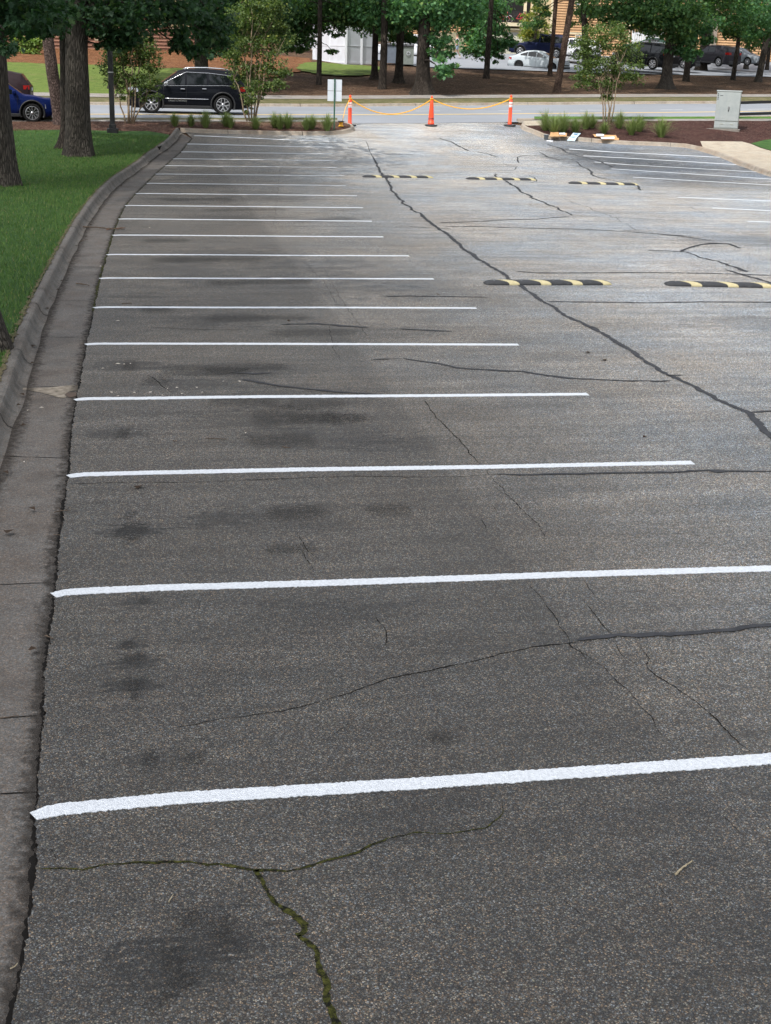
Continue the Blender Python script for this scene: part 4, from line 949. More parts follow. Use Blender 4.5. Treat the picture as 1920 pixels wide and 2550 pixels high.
# ================================================================== STREET FURNITURE
M_BLACK = plain('black_paint', (.012, .012, .013), .45, .5, var=.1)
M_BLACKM = plain('black_metal', (.010, .010, .011), .5, .5)
M_RUB = NT('black_rubber', .65, .4); M_RUB.col(M_RUB.ramp(M_RUB.noise(14, 5, .7), [(.3, (.020, .021, .023)), (.62, (.040, .041, .043)), (.8, (.09, .088, .082))])); M_RUB.bump(M_RUB.noise(80, 3), .003, .6); M_RUB = M_RUB.m
M_BYEL = NT('worn_yellow', .7, .4)
_n = M_BYEL.noise(30, 6, .75); M_BYEL.col(M_BYEL.ramp(_n, [(.28, (.05, .047, .04)), (.38, (.44, .38, .20)), (.6, (.55, .48, .28)), (.8, (.62, .58, .42))])); M_BYEL = M_BYEL.m
M_BOLT = plain('bolt_steel', (.25, .25, .25), .5, .5, .7)
# ---- rubber speed bumps
def bump_thing(a, b, label, flip=False, worn=False):
    a = np.array(a[:2]); b = np.array(b[:2]); L = float(np.linalg.norm(b-a)); ang = math.atan2(b[1]-a[1], b[0]-a[0])
    W2, Hh = .15, .064
    e = empty('speed_bump', (a[0], a[1], .002), ang, label, 'speed bump', 'rubber speed bumps with yellow stripes')
    prof = [(-W2, 0)] + [(W2*math.sin(a), .012+(Hh-.012)*math.cos(a)**.8) for a in np.linspace(-math.pi/2+.02, math.pi/2-.02, 15)] + [(W2, 0)]
    nx = 240; mb = MB(); vs = []; fs = []
    for i in range(nx+1):
        x = L*i/nx; e_ = min(x, L-x); k = min(1., math.sqrt(max(0, 1-(1-min(1, e_/.16))**2))*.92+.08)
        for (y, z) in prof: vs.append((x, y*(.55+.45*k), z*k))
    n_ = len(prof)
    stripes = [.16, .41, .66, .90] if not worn else [.16, .43, .69, .93]
    for i in range(nx):
        for j in range(n_-1):
            x = (i+.5)/nx; yy = (prof[j][0]+prof[j+1][0])/2/W2
            mi = 0
            for s_ in stripes:
                c = s_ - .060*yy
                if abs(x-c) < .040: mi = 1
            fs.append(((i*n_+j, (i+1)*n_+j, (i+1)*n_+j+1, i*n_+j+1), mi))
    for f, mi in fs: mb.f.append(f); mb.m.append(mi); mb.sm.append(True)
    mb.v = vs
    mb.f.append(tuple(range(n_))); mb.m.append(0); mb.sm.append(False)
    mb.f.append(tuple(nx*n_+k for k in reversed(range(n_)))); mb.m.append(0); mb.sm.append(False)
    mb.build('rubber_body', [M_RUB, M_BYEL], e)
    for s_ in (.07, .285, .535, .78, .95):
        bb = MB(); T = Matrix.Translation((L*s_, -.055, .056)) @ Matrix.Rotation(R(15), 4, 'X'); bb.lathe([(.016, -.004), (.016, .003), (.010, .006), (0.0001, .006)], 10, T=T); bb.build('bolt', M_BOLT, e)
bump_thing(G(1206,707), G(1519,707), 'near speed bump left of its pair, crossed by the dark sealed crack')
bump_thing(G(1656,709), G(1990,716), 'near speed bump cut by the right frame edge, its yellow paint mostly worn away', worn=True)
bump_thing(G(903,441), G(1078,443), 'leftmost speed bump of the far row, over the dark sealed crack')
bump_thing(G(1161,446), G(1334,449), 'middle speed bump of the far row')
bump_thing(G(1416,457), G(1588,461), 'rightmost speed bump of the far row, tilted slightly down to the right', worn=True)

# ---- orange channeliser posts, chain, reel
M_OR = NT('orange_plastic', .5, .4); M_OR.col((.86, .075, .022)); M_OR = M_OR.m
M_BAND = plain('reflective_band', (.78, .62, .58), .4, .6, sc=30)
M_CHAIN = plain('yellow_rope', (.85, .42, .03), .5, .4)
zc_base = {}
def post(px, py, top_py, label, kind):
    b = G(px, py, .0); h = z_at(b, top_py)-b[2]
    e = empty('delineator_post', b, .2, label, 'traffic cone', 'orange posts closing the driveway')
    m_ = MB(); n_ = 8
    m_.lathe([(.27, -.01), (.27, .035), (.24, .055), (.12, .065), (.11, .05)], 8, T=Matrix.Rotation(R(22.5), 4, 'Z')); m_.build('rubber_base', M_RUB, e)
    m_ = MB()
    if kind == 'cone':
        m_.lathe([(.135, .06), (.135, .12), (.125, .125), (.125, .20), (.117, .205), (.112, .38), (.098, .60), (.082, .82), (.070, h-.22), (.055, h-.19), (.028, h-.17), (.026, h-.10), (.040, h-.09), (.044, h-.05), (.030, h-.01), (.001, h)], 20)
    else:
        m_.lathe([(.088, .05), (.088, .10), (.078, .11), (.076, h-.30), (.074, h-.22), (.050, h-.19), (.036, h-.17), (.034, h-.12), (.048, h-.10), (.052, h-.05), (.034, h-.01), (.001, h)], 20)
    m_.build('post', M_OR, e)
    if kind == 'cone':
        for z0 in (.235, .30): m_ = MB(); m_.lathe([(.116, z0), (.118, z0+.004), (.117, z0+.03), (.114, z0+.034)], 20, cap=False); m_.build('groove_band', M_BLACK, e)
    else:
        for z0 in (h-.52, h-.40): m_ = MB(); m_.lathe([(.0765, z0), (.079, z0+.003), (.0785, z0+.10), (.0755, z0+.103)], 20, cap=False); m_.build('reflective_band', M_BAND, e)
    return b, h
pA = post(871, 313, 236, 'left orange delineator post with a reel of yellow chain at its foot', 'post')
pB = post(1073, 313.5, 238.5, 'wide based orange cone in the middle of the closed driveway', 'cone')
pC = post(1269, 313.5, 236, 'right orange delineator post beside the right bed ramp', 'post')
def sag(p, q, s_, n=26):
    out = []
    for i in range(n+1):
        t_ = i/n; c = np.array(p)*(1-t_)+np.array(q)*t_; c[2] -= s_*4*t_*(1-t_); out.append(tuple(c))
    return out
A_ = (*pA[0][:2], pA[0][2]+pA[1]-.15); B_ = (*pB[0][:2], pB[0][2]+pB[1]-.13); C_ = (*pC[0][:2], pC[0][2]+pC[1]-.15)
b_reel = G(849, 315, .15)
m_ = MB(); pts_ = sag(A_, B_, .62, 40)+sag(B_, C_, .42, 40)[1:]
m_.tube(pts_, .0165, 6)
for i, p in enumerate(pts_[:-1]):   # chain links swell along the line
    q = pts_[i+1]
    for k in range(4):
        c = [p[j]+(q[j]-p[j])*(k+.5)/4 for j in range(3)]; m_.box(c[0]-.02, c[0]+.02, c[1]-.02, c[1]+.02, c[2]-.02, c[2]+.02, bev=.006)
for c0 in (A_, C_, B_): m_.tube([(c0[0]+.06*math.cos(a), c0[1]+.06*math.sin(a), c0[2]+.01) for a in np.linspace(0, 6.28, 14)], .018, 6)
m_.tube([A_, ((A_[0]*.7+b_reel[0]*.3)-.08, A_[1]*.7+b_reel[1]*.3, A_[2]-.35), (b_reel[0]+.12, b_reel[1], b_reel[2]+.5), (b_reel[0]+.05, b_reel[1], b_reel[2]+.16)], .014, 6)
o = m_.build('plastic_chain', M_CHAIN); tag(o, 'yellow plastic chain sagging between the three orange posts', 'chain')
e = empty('chain_reel', b_reel, 0, 'small black and yellow chain reel on the kerb tip left of the left orange post', 'reel')
m_ = MB(); m_.lathe([(.11, 0), (.12, .02), (.10, .03), (.075, .05), (.075, .15), (.10, .17), (.001, .171)], 18); m_.build('yellow_drum', M_CHAIN, e)
m_ = MB(); m_.lathe([(.12, .172), (.135, .18), (.135, .20), (.10, .215), (.001, .216)], 18); m_.build('black_flange', M_BLACK, e)

# ---- sign on a green post
M_GREEN = plain('green_post_paint', (.035, .10, .065), .5, .4)
M_PANEL = plain('sign_back_aluminium', (.62, .66, .70), .5, .4, var=.05)
b = G(832, 323, .12); e = empty('sign_post', b, YAW*-1, 'back of a two plate white road sign on a green post', 'sign')
hz = z_at(b, 197)-b[2]; zc = proj(b)[2]; mw = FOC/zc
m_ = MB(); m_.box(-.030, .030, -.022, -.004, -.1, hz+.02); m_.box(-.030, -.022, -.004, .022, -.1, hz+.02); m_.box(.022, .030, -.004, .022, -.1, hz+.02); m_.build('post', M_GREEN, e)
zt = z_at(b, 198)-b[2]; zm = z_at(b, 226.5)-b[2]; zb_ = z_at(b, 252)-b[2]; hw = 17.5/mw
for (z0, z1, nm_) in ((zm+.008, zt, 'upper'), (zb_, zm-.008, 'lower')):
    m_ = MB(); m_.box(-hw, hw, .024, .030, z0, z1, bev=.0015); p_ = m_.build('sign_plate', M_PANEL, e); p_['label'] = nm_+' white sign plate seen from behind'
for z_ in (zm+.12, zt-.12, zb_+.12, zm-.12):
    m_ = MB(); m_.box(-.012, .012, -.032, -.022, z_-.012, z_+.012, bev=.003); m_.build('bolt', M_BOLT, e)

# ---- black lamp post
b = G(281, 331, .14); zc = proj(b)[2]; mw = FOC/zc
e = empty('lamp_post', b, -.15, 'square black lamp post rising from the mulch bed into the leaves', 'lamp post')
m_ = MB(); m_.box(-.085, .085, -.085, .085, .30, 7.6, bev=.012); m_.build('pole', M_BLACK, e)
m_ = MB(); m_.box(-.19, .19, -.19, .19, -.05, .17, bev=.02); m_.box(-.12, .12, -.12, .12, .17, .31, bev=.01); m_.build('base_cover', M_BLACK, e)
m_ = MB(); zz = z_at(b, 181)-b[2]; m_.box(-.09, .09, -.09, .09, zz, zz+.035); m_.build('metal_band', plain('band_grey', (.35, .35, .34), .5), e)
m_ = MB(); m_.box(-.35, .35, -.6, .2, 7.6, 7.75, bev=.03); m_.build('lamp_head', M_BLACK, e)

# ---- utility cabinet
M_CAB = NT('cabinet_paint', .45, .4)
_c = M_CAB.mix(M_CAB.mr(M_CAB.noise(3.0, 5, .7), .4, .7), (.35, .375, .365), (.29, .32, .315)); _c = M_CAB.mix(M_CAB.mr(M_CAB.noise(6, 6, .75, co=M_CAB.map((1, 1, .25))), .55, .72, 0, .5), _c, (.27, .29, .24)); M_CAB.col(_c); M_CAB = M_CAB.m
M_CABS = plain('cabinet_side_paint', (.34, .36, .31), .5, .4, var=.2)
pL = G(1776, 320.5, .14); zc = proj(pL)[2]; pR = FP(1837, 326, zc-.25)
v_ = pR[:2]-pL[:2]; Wc = float(np.linalg.norm(v_)); ang = math.atan2(v_[1], v_[0]); Hc = z_at(pL, 224)-pL[2]; Dc = Wc*.62
e = empty('utility_cabinet', (pL[0], pL[1], pL[2]-.02), ang, 'pale green grey utility cabinet on a concrete pad in the red mulch', 'cabinet')
zl = Hc*.215
m_ = MB(); m_.box(.02, Wc-.02, .02, Dc-.02, .03, Hc-.04, bev=.015); m_.build('body', M_CABS, e)
m_ = MB(); m_.box(-.01, Wc+.01, -.01, Dc+.01, Hc-.04, Hc+.01, bev=.012); m_.build('lid', M_CAB, e)
m_ = MB(); m_.box(.025, Wc-.025, -.012, .018, zl+.02, Hc-.06, bev=.008); d_ = m_.build('door', M_CAB, e)
m_ = MB(); m_.box(.03, Wc-.03, .002, .018, .07, zl-.01, bev=.006); lp = m_.build('lower_panel', M_CAB, e)
m_ = MB(); m_.box(.12*Wc, .88*Wc, -.004, .001, .10, zl-.09, bev=.002); m_.build('access_plate', M_CAB, lp)
for x_ in (.27, .66): m_ = MB(); m_.box(Wc*x_, Wc*(x_+.12), -.016, -.002, zl*.62, zl*.74, bev=.004); m_.build('pull_handle', M_CABS, lp)
m_ = MB(); m_.box(Wc*.52, Wc*.57, -.045, -.013, Hc*.52, Hc*.60, bev=.008); m_.build('latch', M_BOLT, d_)
m_ = MB(); m_.box(Wc*.53, Wc*.56, -.030, -.013, Hc*.47, Hc*.51, bev=.006); m_.build('padlock', M_BLACK, d_)
def text_mesh(txt, size, name, mat, parent, loc, rot, ext=.001):
    cu = bpy.data.curves.new(name, 'FONT'); cu.body = txt; cu.size = size; cu.extrude = ext; cu.align_x = 'LEFT'
    o = bpy.data.objects.new(name, cu); COL.objects.link(o)
    dg = bpy.context.evaluated_depsgraph_get(); me = bpy.data.meshes.new_from_object(o.evaluated_get(dg))
    bpy.data.objects.remove(o); bpy.data.curves.remove(cu)
    q = link(name, me, mat, parent); me.materials.clear(); me.materials.append(mat); q.location = loc; q.rotation_euler = rot; return q
M_INK = plain('marker_ink', (.045, .05, .055), .7, .3)
M_STK = plain('sticker_white', (.62, .65, .66), .5, .3)
m_ = MB()
for k in range(4):     # the column of small dark marks on the pale strip, too worn to read
    z0 = Hc*(.90-.045*k); m_.box(Wc*.055, Wc*.085, -.0145, -.0125, z0, z0+Hc*.028)
    m_.box(Wc*.055, Wc*.105, -.0145, -.0125, z0+Hc*.010, z0+Hc*.018)
m_.box(Wc*.066, Wc*.074, -.0145, -.0125, Hc*.765, Hc*.928); m_.build('worn_marking', M_INK, d_)
m_ = MB(); m_.box(Wc*.15, Wc*.27, -.0150, -.0125, Hc*.865, Hc*.88); m_.build('dark_label', M_INK, d_)
for z_ in (.12, .5, .86): m_ = MB(); m_.box(Wc-.005, Wc+.012, Dc*.40, Dc*.48, Hc*z_-.03, Hc*z_+.03, bev=.003); m_.build('side_lock', M_BOLT, e)
m_ = MB(); m_.box(-.30, Wc+.08, -.10, Dc+.1, -.09, .028, bev=.01); m_.build('concrete_pad', M_WALK2, e)
# ---- black rail fence behind the cabinet
p0 = G(1842, 307); z1 = z_at(p0, 306); zz0 = proj(p0)[2]; p1 = FP(2100, 303, zz0+.6)
rails = [254.5, 283, 305]
e = empty('rail_fence', (p0[0], p0[1], z1), 0, 'low black three rail fence running right from behind the utility cabinet', 'fence')
for ry in rails:
    a = FP(1838, ry+1.5, zz0); bq = FP(2100, ry-6, zz0+.6); d_v = (bq-a)/np.linalg.norm(bq-a)
    m_ = MB(); c = [tuple(a-np.array(e.location)+(bq-a)*t_) for t_ in (0, .5, 1)]
    n2 = np.array([-d_v[1], d_v[0], 0])*.02; up_ = np.array([0, 0, .065])
    vs = []
    for q in c: q = np.array(q); vs += [q-n2-up_, q+n2-up_, q+n2+up_, q-n2+up_]
    fs = [(0, 3, 2, 1), (8, 9, 10, 11)]
    for i in range(2):
        for k in range(4): fs.append((i*4+k, i*4+(k+1) % 4, (i+1)*4+(k+1) % 4, (i+1)*4+k))
    m_.add(vs, fs); m_.build('rail', M_BLACKM, e)
for t_ in (.02, .5, .98):
    a = FP(1838, 256, zz0); bq = FP(2100, 248, zz0+.6); q = a+(bq-a)*t_ - np.array(e.location); m_ = MB(); m_.box(q[0]-.05, q[0]+.05, q[1]+.025, q[1]+.125, -.3, q[2]+.12, bev=.01); m_.build('fence_post', M_BLACKM, e)

# ---- things left on the right kerb
M_CARD = plain('cardboard', (.46, .27, .13), .85, .15, var=.15, sc=9)
M_PAPER = plain('white_sheet', (.72, .75, .78), .7, .3, var=.06)
M_STEN = plain('stencil_plastic', (.52, .66, .76), .5, .4, var=.1)
M_BLUE = plain('stencil_paint', (.10, .20, .32), .7, .3)
def slab_px(name, quad, h, mat, parent=None, thick=.006, base=None, zadd=0.0, seg=1):
    """thin sheet lying over four survey points (A,B,C,D) at heights h[]"""
    P = [G(x, y, hh) for (x, y), hh in zip(quad, h)]
    P = [p + np.array([0, 0, zadd]) for p in P]
    if base is not None: P = [p-base for p in P]
    mb = MB(); vs = []; n = 4
    for j in range(n+1):
        for i in range(n+1):
            u, v = i/n, j/n; q = P[0]*(1-u)*(1-v)+P[1]*u*(1-v)+P[2]*u*v+P[3]*(1-u)*v
            q = q + np.array([0, 0, .006*math.sin(u*5+v*3)]); vs.append(tuple(q))
    m2 = len(vs); vs += [(x, y, z-thick) for x, y, z in vs]; fs = []
    for j in range(n):
        for i in range(n):
            a = j*(n+1)+i; fs.append((a, a+1, a+n+2, a+n+1)); fs.append((m2+a, m2+a+n+1, m2+a+n+2, m2+a+1))
    bd = [i for i in range(n+1)] + [j*(n+1)+n for j in range(1, n+1)] + [n*(n+1)+i for i in range(n-1, -1, -1)] + [j*(n+1) for j in range(n-1, 0, -1)]
    for k in range(len(bd)): a, b_ = bd[k], bd[(k+1) % len(bd)]; fs.append((a, m2+a, m2+b_, b_))
    mb.add(vs, fs); return mb.build(name, mat, parent)
def thing_at(name, px, py, h, label, cat): return empty(name, G(px, py, h), 0, label, cat)
e = thing_at('flattened_carton', 1391, 342, .16, 'left flattened cardboard carton lying on the right kerb', 'cardboard box'); B0 = np.array(e.location)
slab_px('carton_panel', [(1369,341),(1392,341),(1391,331),(1371,330.5)], [.17,.17,.21,.21], M_CARD, e, .02, B0, .03)
slab_px('carton_flap', [(1369,343.5),(1391,343.8),(1391,341),(1369,341)], [.10,.10,.17,.17], plain('cardboard_light', (.60, .42, .24), .85, .15), e, .006, B0, .03)
slab_px('carton_panel', [(1393,340.5),(1411,340.5),(1412,333),(1393,332)], [.17,.17,.20,.20], M_CARD, e, .016, B0, .02)
o = slab_px('paper_sheet', [(1392,337),(1408,337),(1407,333.2),(1393,333)], [.19,.19,.20,.20], M_PAPER, None, .012, None, .045); tag(o, 'white paper sheet lying on the left flattened carton', 'paper')
e = thing_at('stencil_sheet', 1425, 345, .1, 'pale blue white plastic lettering stencil draped over the right kerb', 'stencil'); B0 = np.array(e.location)
slab_px('stencil_face', [(1412,350.5),(1431,351.5),(1437,342),(1421,340)], [.02,.02,.17,.17], M_STEN, e, .005, B0, .012)
slab_px('stencil_face', [(1421,339.9),(1437,341.9),(1446.5,333),(1428,331)], [.17,.17,.19,.19], M_STEN, e, .005, B0, .012)
for (q, hh) in [([(1418,347.5),(1426,348),(1428.5,344),(1421,343.3)], [.03,.03,.13,.13]), ([(1428,348.5),(1431,348.7),(1434,344),(1431,343.8)], [.03,.03,.13,.13]), ([(1428,336.5),(1437,337.3),(1440,334.6),(1431,333.8)], [.18,.18,.19,.19]), ([(1420,341.8),(1433,343.0),(1434,342.2),(1421.5,341)], [.15,.15,.17,.17])]:
    slab_px('stencil_letter', q, hh, M_BLUE, e, .003, B0, .024)
e = thing_at('flattened_carton', 1510, 345, .16, 'right flattened cardboard carton lying across the right kerb', 'cardboard box'); B0 = np.array(e.location)
slab_px('carton_panel', [(1481,342),(1538,346),(1534,338.5),(1476,335.5)], [.17,.17,.19,.19], M_CARD, e, .012, B0, .025)
slab_px('carton_flap', [(1500,349.5),(1541,349.5),(1541,345),(1495,343.8)], [.14,.14,.17,.17], M_CARD, e, .006, B0, .02)
p = G(1494, 340, .2); m_ = MB(); m_.box(-.16, .16, -.12, .12, 0, .10, bev=.03); o = m_.build('paper_bundle', M_PAPER, None, p, -.2); tag(o, 'small crumpled white bundle on the right flattened carton', 'paper')
o = slab_px('paper_sheet', [(1498,348.2),(1530,347.6),(1529,343.8),(1496,344.5)], [.16,.16,.18,.18], M_PAPER, None, .02, None, .05); tag(o, 'long white sheet on the front flap of the right flattened carton', 'paper')
e = thing_at('paint_bucket', 1360, 347.5, .0, 'small grey bucket standing against the right kerb', 'bucket')
M_PAIL = plain('grey_pail', (.22, .24, .26), .6, .3)
m_ = MB(); m_.lathe([(.085, 0), (.10, .19), (.106, .19), (.106, .20), (.094, .20), (.08, .02), (.001, .02)], 20); m_.build('pail', M_PAIL, e)
m_ = MB(); m_.tube([(.10*math.cos(a), .02, .19-.08*math.sin(a)) for a in np.linspace(0, math.pi, 12)], .004, 6); m_.build('wire_handle', M_BOLT, e)
o = slab_px('paper_scrap', [(1361,352.5),(1376,353),(1377,350.3),(1362,350)], [0,0,0,0], M_PAPER, None, .004, None, .012); tag(o, 'small white paper scrap on the asphalt beside the grey bucket', 'paper')

# ---- twigs, sticks, fallen leaves
M_TWIG = plain('twig', (.10, .075, .055), .9, .1, var=.4, sc=30); M_TWIG2 = plain('pale_stick', (.36, .30, .20), .9, .1, var=.35, sc=30)
def stick(px, r_, label, mat=M_TWIG, name='twig', fork=False, lift=.008):
    P = [G(x, y, lift) for x, y in px]; b = P[0].copy(); mb = MB()
    q = []
    for a, c in zip(P[:-1], P[1:]):
        for k in range(4): t_ = k/4; q.append(a+(c-a)*t_+np.array([0, random.gauss(0, r_*.35), abs(random.gauss(0, r_*.3))]))
    q.append(P[-1]); mb.tube([tuple(v-b) for v in q], [r_*random.uniform(.8, 1.1)*(1-.45*i/len(q)) for i in range(len(q))], 7)
    if fork:
        for k in range(2): s_ = q[len(q)//2+k]-b; mb.tube([tuple(s_), tuple(s_+np.array([random.uniform(-.06, .1), random.uniform(.02, .09), .01]))], [r_*.6, r_*.25], 6)
    o = mb.build(name, mat, None, b); tag(o, label, 'twig', 'twigs lying on the pavement'); return o
d = 1.15246
stick([(1682,2178),(1695,2165),(1710,2155),(1724,2143)], .0062, 'pale knobbly stick on the asphalt near the lower right corner', M_TWIG2, 'stick', lift=.010)
stick([(135,1276),(155,1272),(176,1271)], .0045, 'thin dark twig lying across the asphalt edge', fork=True, lift=.012)
stick([(133,1331),(149,1332)], .0035, 'short dark twig on the gutter just below the twig across the edge')
stick([(112,1583),(122,1586),(133,1590)], .0055, 'dark twig jammed against the asphalt edge')
stick([(-10,1790),(20,1786),(46,1781)], .0035, 'long dark twig on the gutter at the left frame edge')
stick([(207,565),(240,566),(275,570),(310,571)], .016, 'longest dead branch lying across the gutter near the kerb', fork=True, lift=.02)
stick([(265,572),(290,569),(312,567)], .012, 'reddish dead branch beside the longest dead branch', plain('red_twig', (.16, .08, .05), .9), fork=True)
stick([(190,706),(205,708),(222,711)], .011, 'forked dark twig in the middle of the gutter', fork=True)
stick([(200,601),(210,598),(219,597)], .007, 'thin curled twig high in the gutter below the dead branches')
stick([(420,2246),(432,2226)], .0025, 'tiny pale pine needle piece near the mossy crack', M_TWIG2, 'stick')
stick([(25,2413),(38,2406),(44,2398)], .003, 'curved pale twig on the gutter in the lower left corner', M_TWIG2, 'stick')
stick([(512,1091),(540,1092),(565,1094)], .005, 'thin dark twig in the middle of the fourth stall')
stick([(703,1113),(724,1115)], .005, 'short dark twig right of the thin one in the fourth stall')
stick([(430,1097),(441,1099)], .005, 'shortest dark twig in the fourth stall')
stick([(303,756),(328,755)], .007, 'tiny dark twig near the asphalt edge two stalls beyond the sandy stain')
stick([(1088,633+98),(1094,735)], .006, 'tiny dark twig beyond the driving lane crack')
M_FL = plain('fallen_leaf_pale', (.62, .56, .47), .8, .2, var=.3, sc=8); M_FL2 = plain('fallen_leaf_dark', (.05, .035, .025), .9, .1)
lf = MB(); lf.add([(0, 0, .004), (.03, .018, .012), (.065, 0, .006), (.03, -.02, .010)], [(0, 1, 2, 3)]); leaf0 = lf.build('fallen_leaf', M_FL)
spots = [(287,907),(306,908),(325,907),(262,918),(415,968),(437,967),(280,979),(298,986),(330,978),(372,979),(408,986),(455,980),(500,978),(490,967),(110,1016),(68,1022),(247,664),(374,568),(560,950),(592,950),(610,1080),(1200,835),(1226,720),(1905,710),(1090,900),(300,800),(60,1150),(1015,640)]
spots2 = [(40,1010),(75,905),(120,770),(128,742),(150,700),(175,655),(196,612),(222,560),(250,520),(262,505),(300,463),(318,448),(350,420),(368,404),(402,383),(418,372),(52,1060),(20,1180),(90,860),(140,722),(232,545),(285,478),(212,590),(60,985),(30,1320),(70,1620),(87,1271),(350,1210),(820,420),(960,424),(1125,405),(715,800),(1470,880),(1506,895),(1600,1090)]
tag(leaf0, 'small pale scrap of leaf or paint lying on the asphalt', 'leaf', 'pale scraps scattered on the lot')
leaf0.location = G(*spots[0], .002)
for i, s_ in enumerate(spots[1:]):
    c = leaf0.copy(); COL.objects.link(c); c.location = G(*s_, .002); c.rotation_euler.z = i*1.7; k = .45+.4*((i*.37) % 1)*(1 if s_[1] > 900 else 1.8); c.scale = (k, k, 1)
lf2 = MB(); lf2.add([(0, 0, .004), (.02, .02, .02), (.055, .004, .008), (.035, -.022, .016), (.01, -.01, .004)], [(0, 1, 2), (0, 2, 3, 4)]); leafd = lf2.build('fallen_leaf', M_FL2)
tag(leafd, 'small dark curled leaf lying on the pavement', 'leaf', 'dark leaves scattered on the lot'); leafd.location = G(*spots2[0], .002)
for i, s_ in enumerate(spots2[1:]):
    c = leafd.copy(); COL.objects.link(c); c.location = G(*s_, .002); c.rotation_euler.z = i*2.1; k = 1+(i % 3)*.4; c.scale = (k, k, 1)
# drain mouth in the kerb
fk = G(403, 372); 
p_a = G(396, 378); p_b = G(408, 366); _v = (p_b-p_a)[:2]; _v = _v/np.linalg.norm(_v); _n = np.array([-_v[1], _v[0]])
m_ = MB(); m_.box(-.55, .55, -.045, .03, .015, .125); o = m_.build('drain_mouth', M_CRACK, None, (fk[0]+_n[0]*.05, fk[1]+_n[1]*.05, fk[2]))
o.rotation_euler.z = math.atan2(p_b[1]-p_a[1], p_b[0]-p_a[0]); o['kind'] = 'structure'; o['label'] = 'small black drain opening in the left kerb'
# ---- grass blades over the near lawn and along the kerb
def blades(name, n, region, mat, h, label, seed, zf):
    r = np.random.default_rng(seed); P = []
    while len(P) < n:
        x = r.uniform(region[0], region[1], n); y = r.uniform(region[2], region[3], n)
        kx = np.interp(y, [p[1] for p in KO], [p[0] for p in KO])
        ok = (x < kx-.01) & (r.random(n) < np.exp(-(kx-x)/6.0)*.9+.1)
        P += list(np.stack([x[ok], y[ok]], 1))
    P = np.array(P[:n]); z = zf(P[:, 0], P[:, 1])-.01
    a = r.uniform(0, 6.28, n); hh = h*r.uniform(.5, 1.3, n); w_ = .0055; lx = r.normal(0, .35, n)*hh; ly = r.normal(0, .35, n)*hh
    V = np.zeros((n, 3, 3)); V[:, 0] = np.stack([P[:, 0]-np.cos(a)*w_, P[:, 1]-np.sin(a)*w_, z], 1); V[:, 1] = np.stack([P[:, 0]+np.cos(a)*w_, P[:, 1]+np.sin(a)*w_, z], 1); V[:, 2] = np.stack([P[:, 0]+lx, P[:, 1]+ly, z+hh], 1)
    me = bpy.data.meshes.new(name); me.vertices.add(n*3); me.vertices.foreach_set('co', V.ravel()); me.loops.add(n*3); me.loops.foreach_set('vertex_index', np.arange(n*3, dtype=np.int32))
    me.polygons.add(n); me.polygons.foreach_set('loop_start', np.arange(0, n*3, 3, dtype=np.int32)); me.polygons.foreach_set('loop_total', np.full(n, 3, dtype=np.int32)); me.update(calc_edges=True)
    o = link(name, me, mat); tag(o, label, 'grass', None, 'stuff')
M_BLADE = NT('grass_blade', .7, .25); _g = M_BLADE.n('ShaderNodeNewGeometry'); M_BLADE.col(M_BLADE.ramp(_g.outputs['Random Per Island'], [(0, (.034, .085, .014)), (.5, (.070, .150, .026)), (.90, (.12, .20, .04)), (1, (.26, .21, .10))])); M_BLADE = M_BLADE.m
blades('grass', 150000, (-12, 2.3, 15, 53), M_BLADE, .075, 'short dark green lawn grass blades beside the left kerb', 5, lawnz)
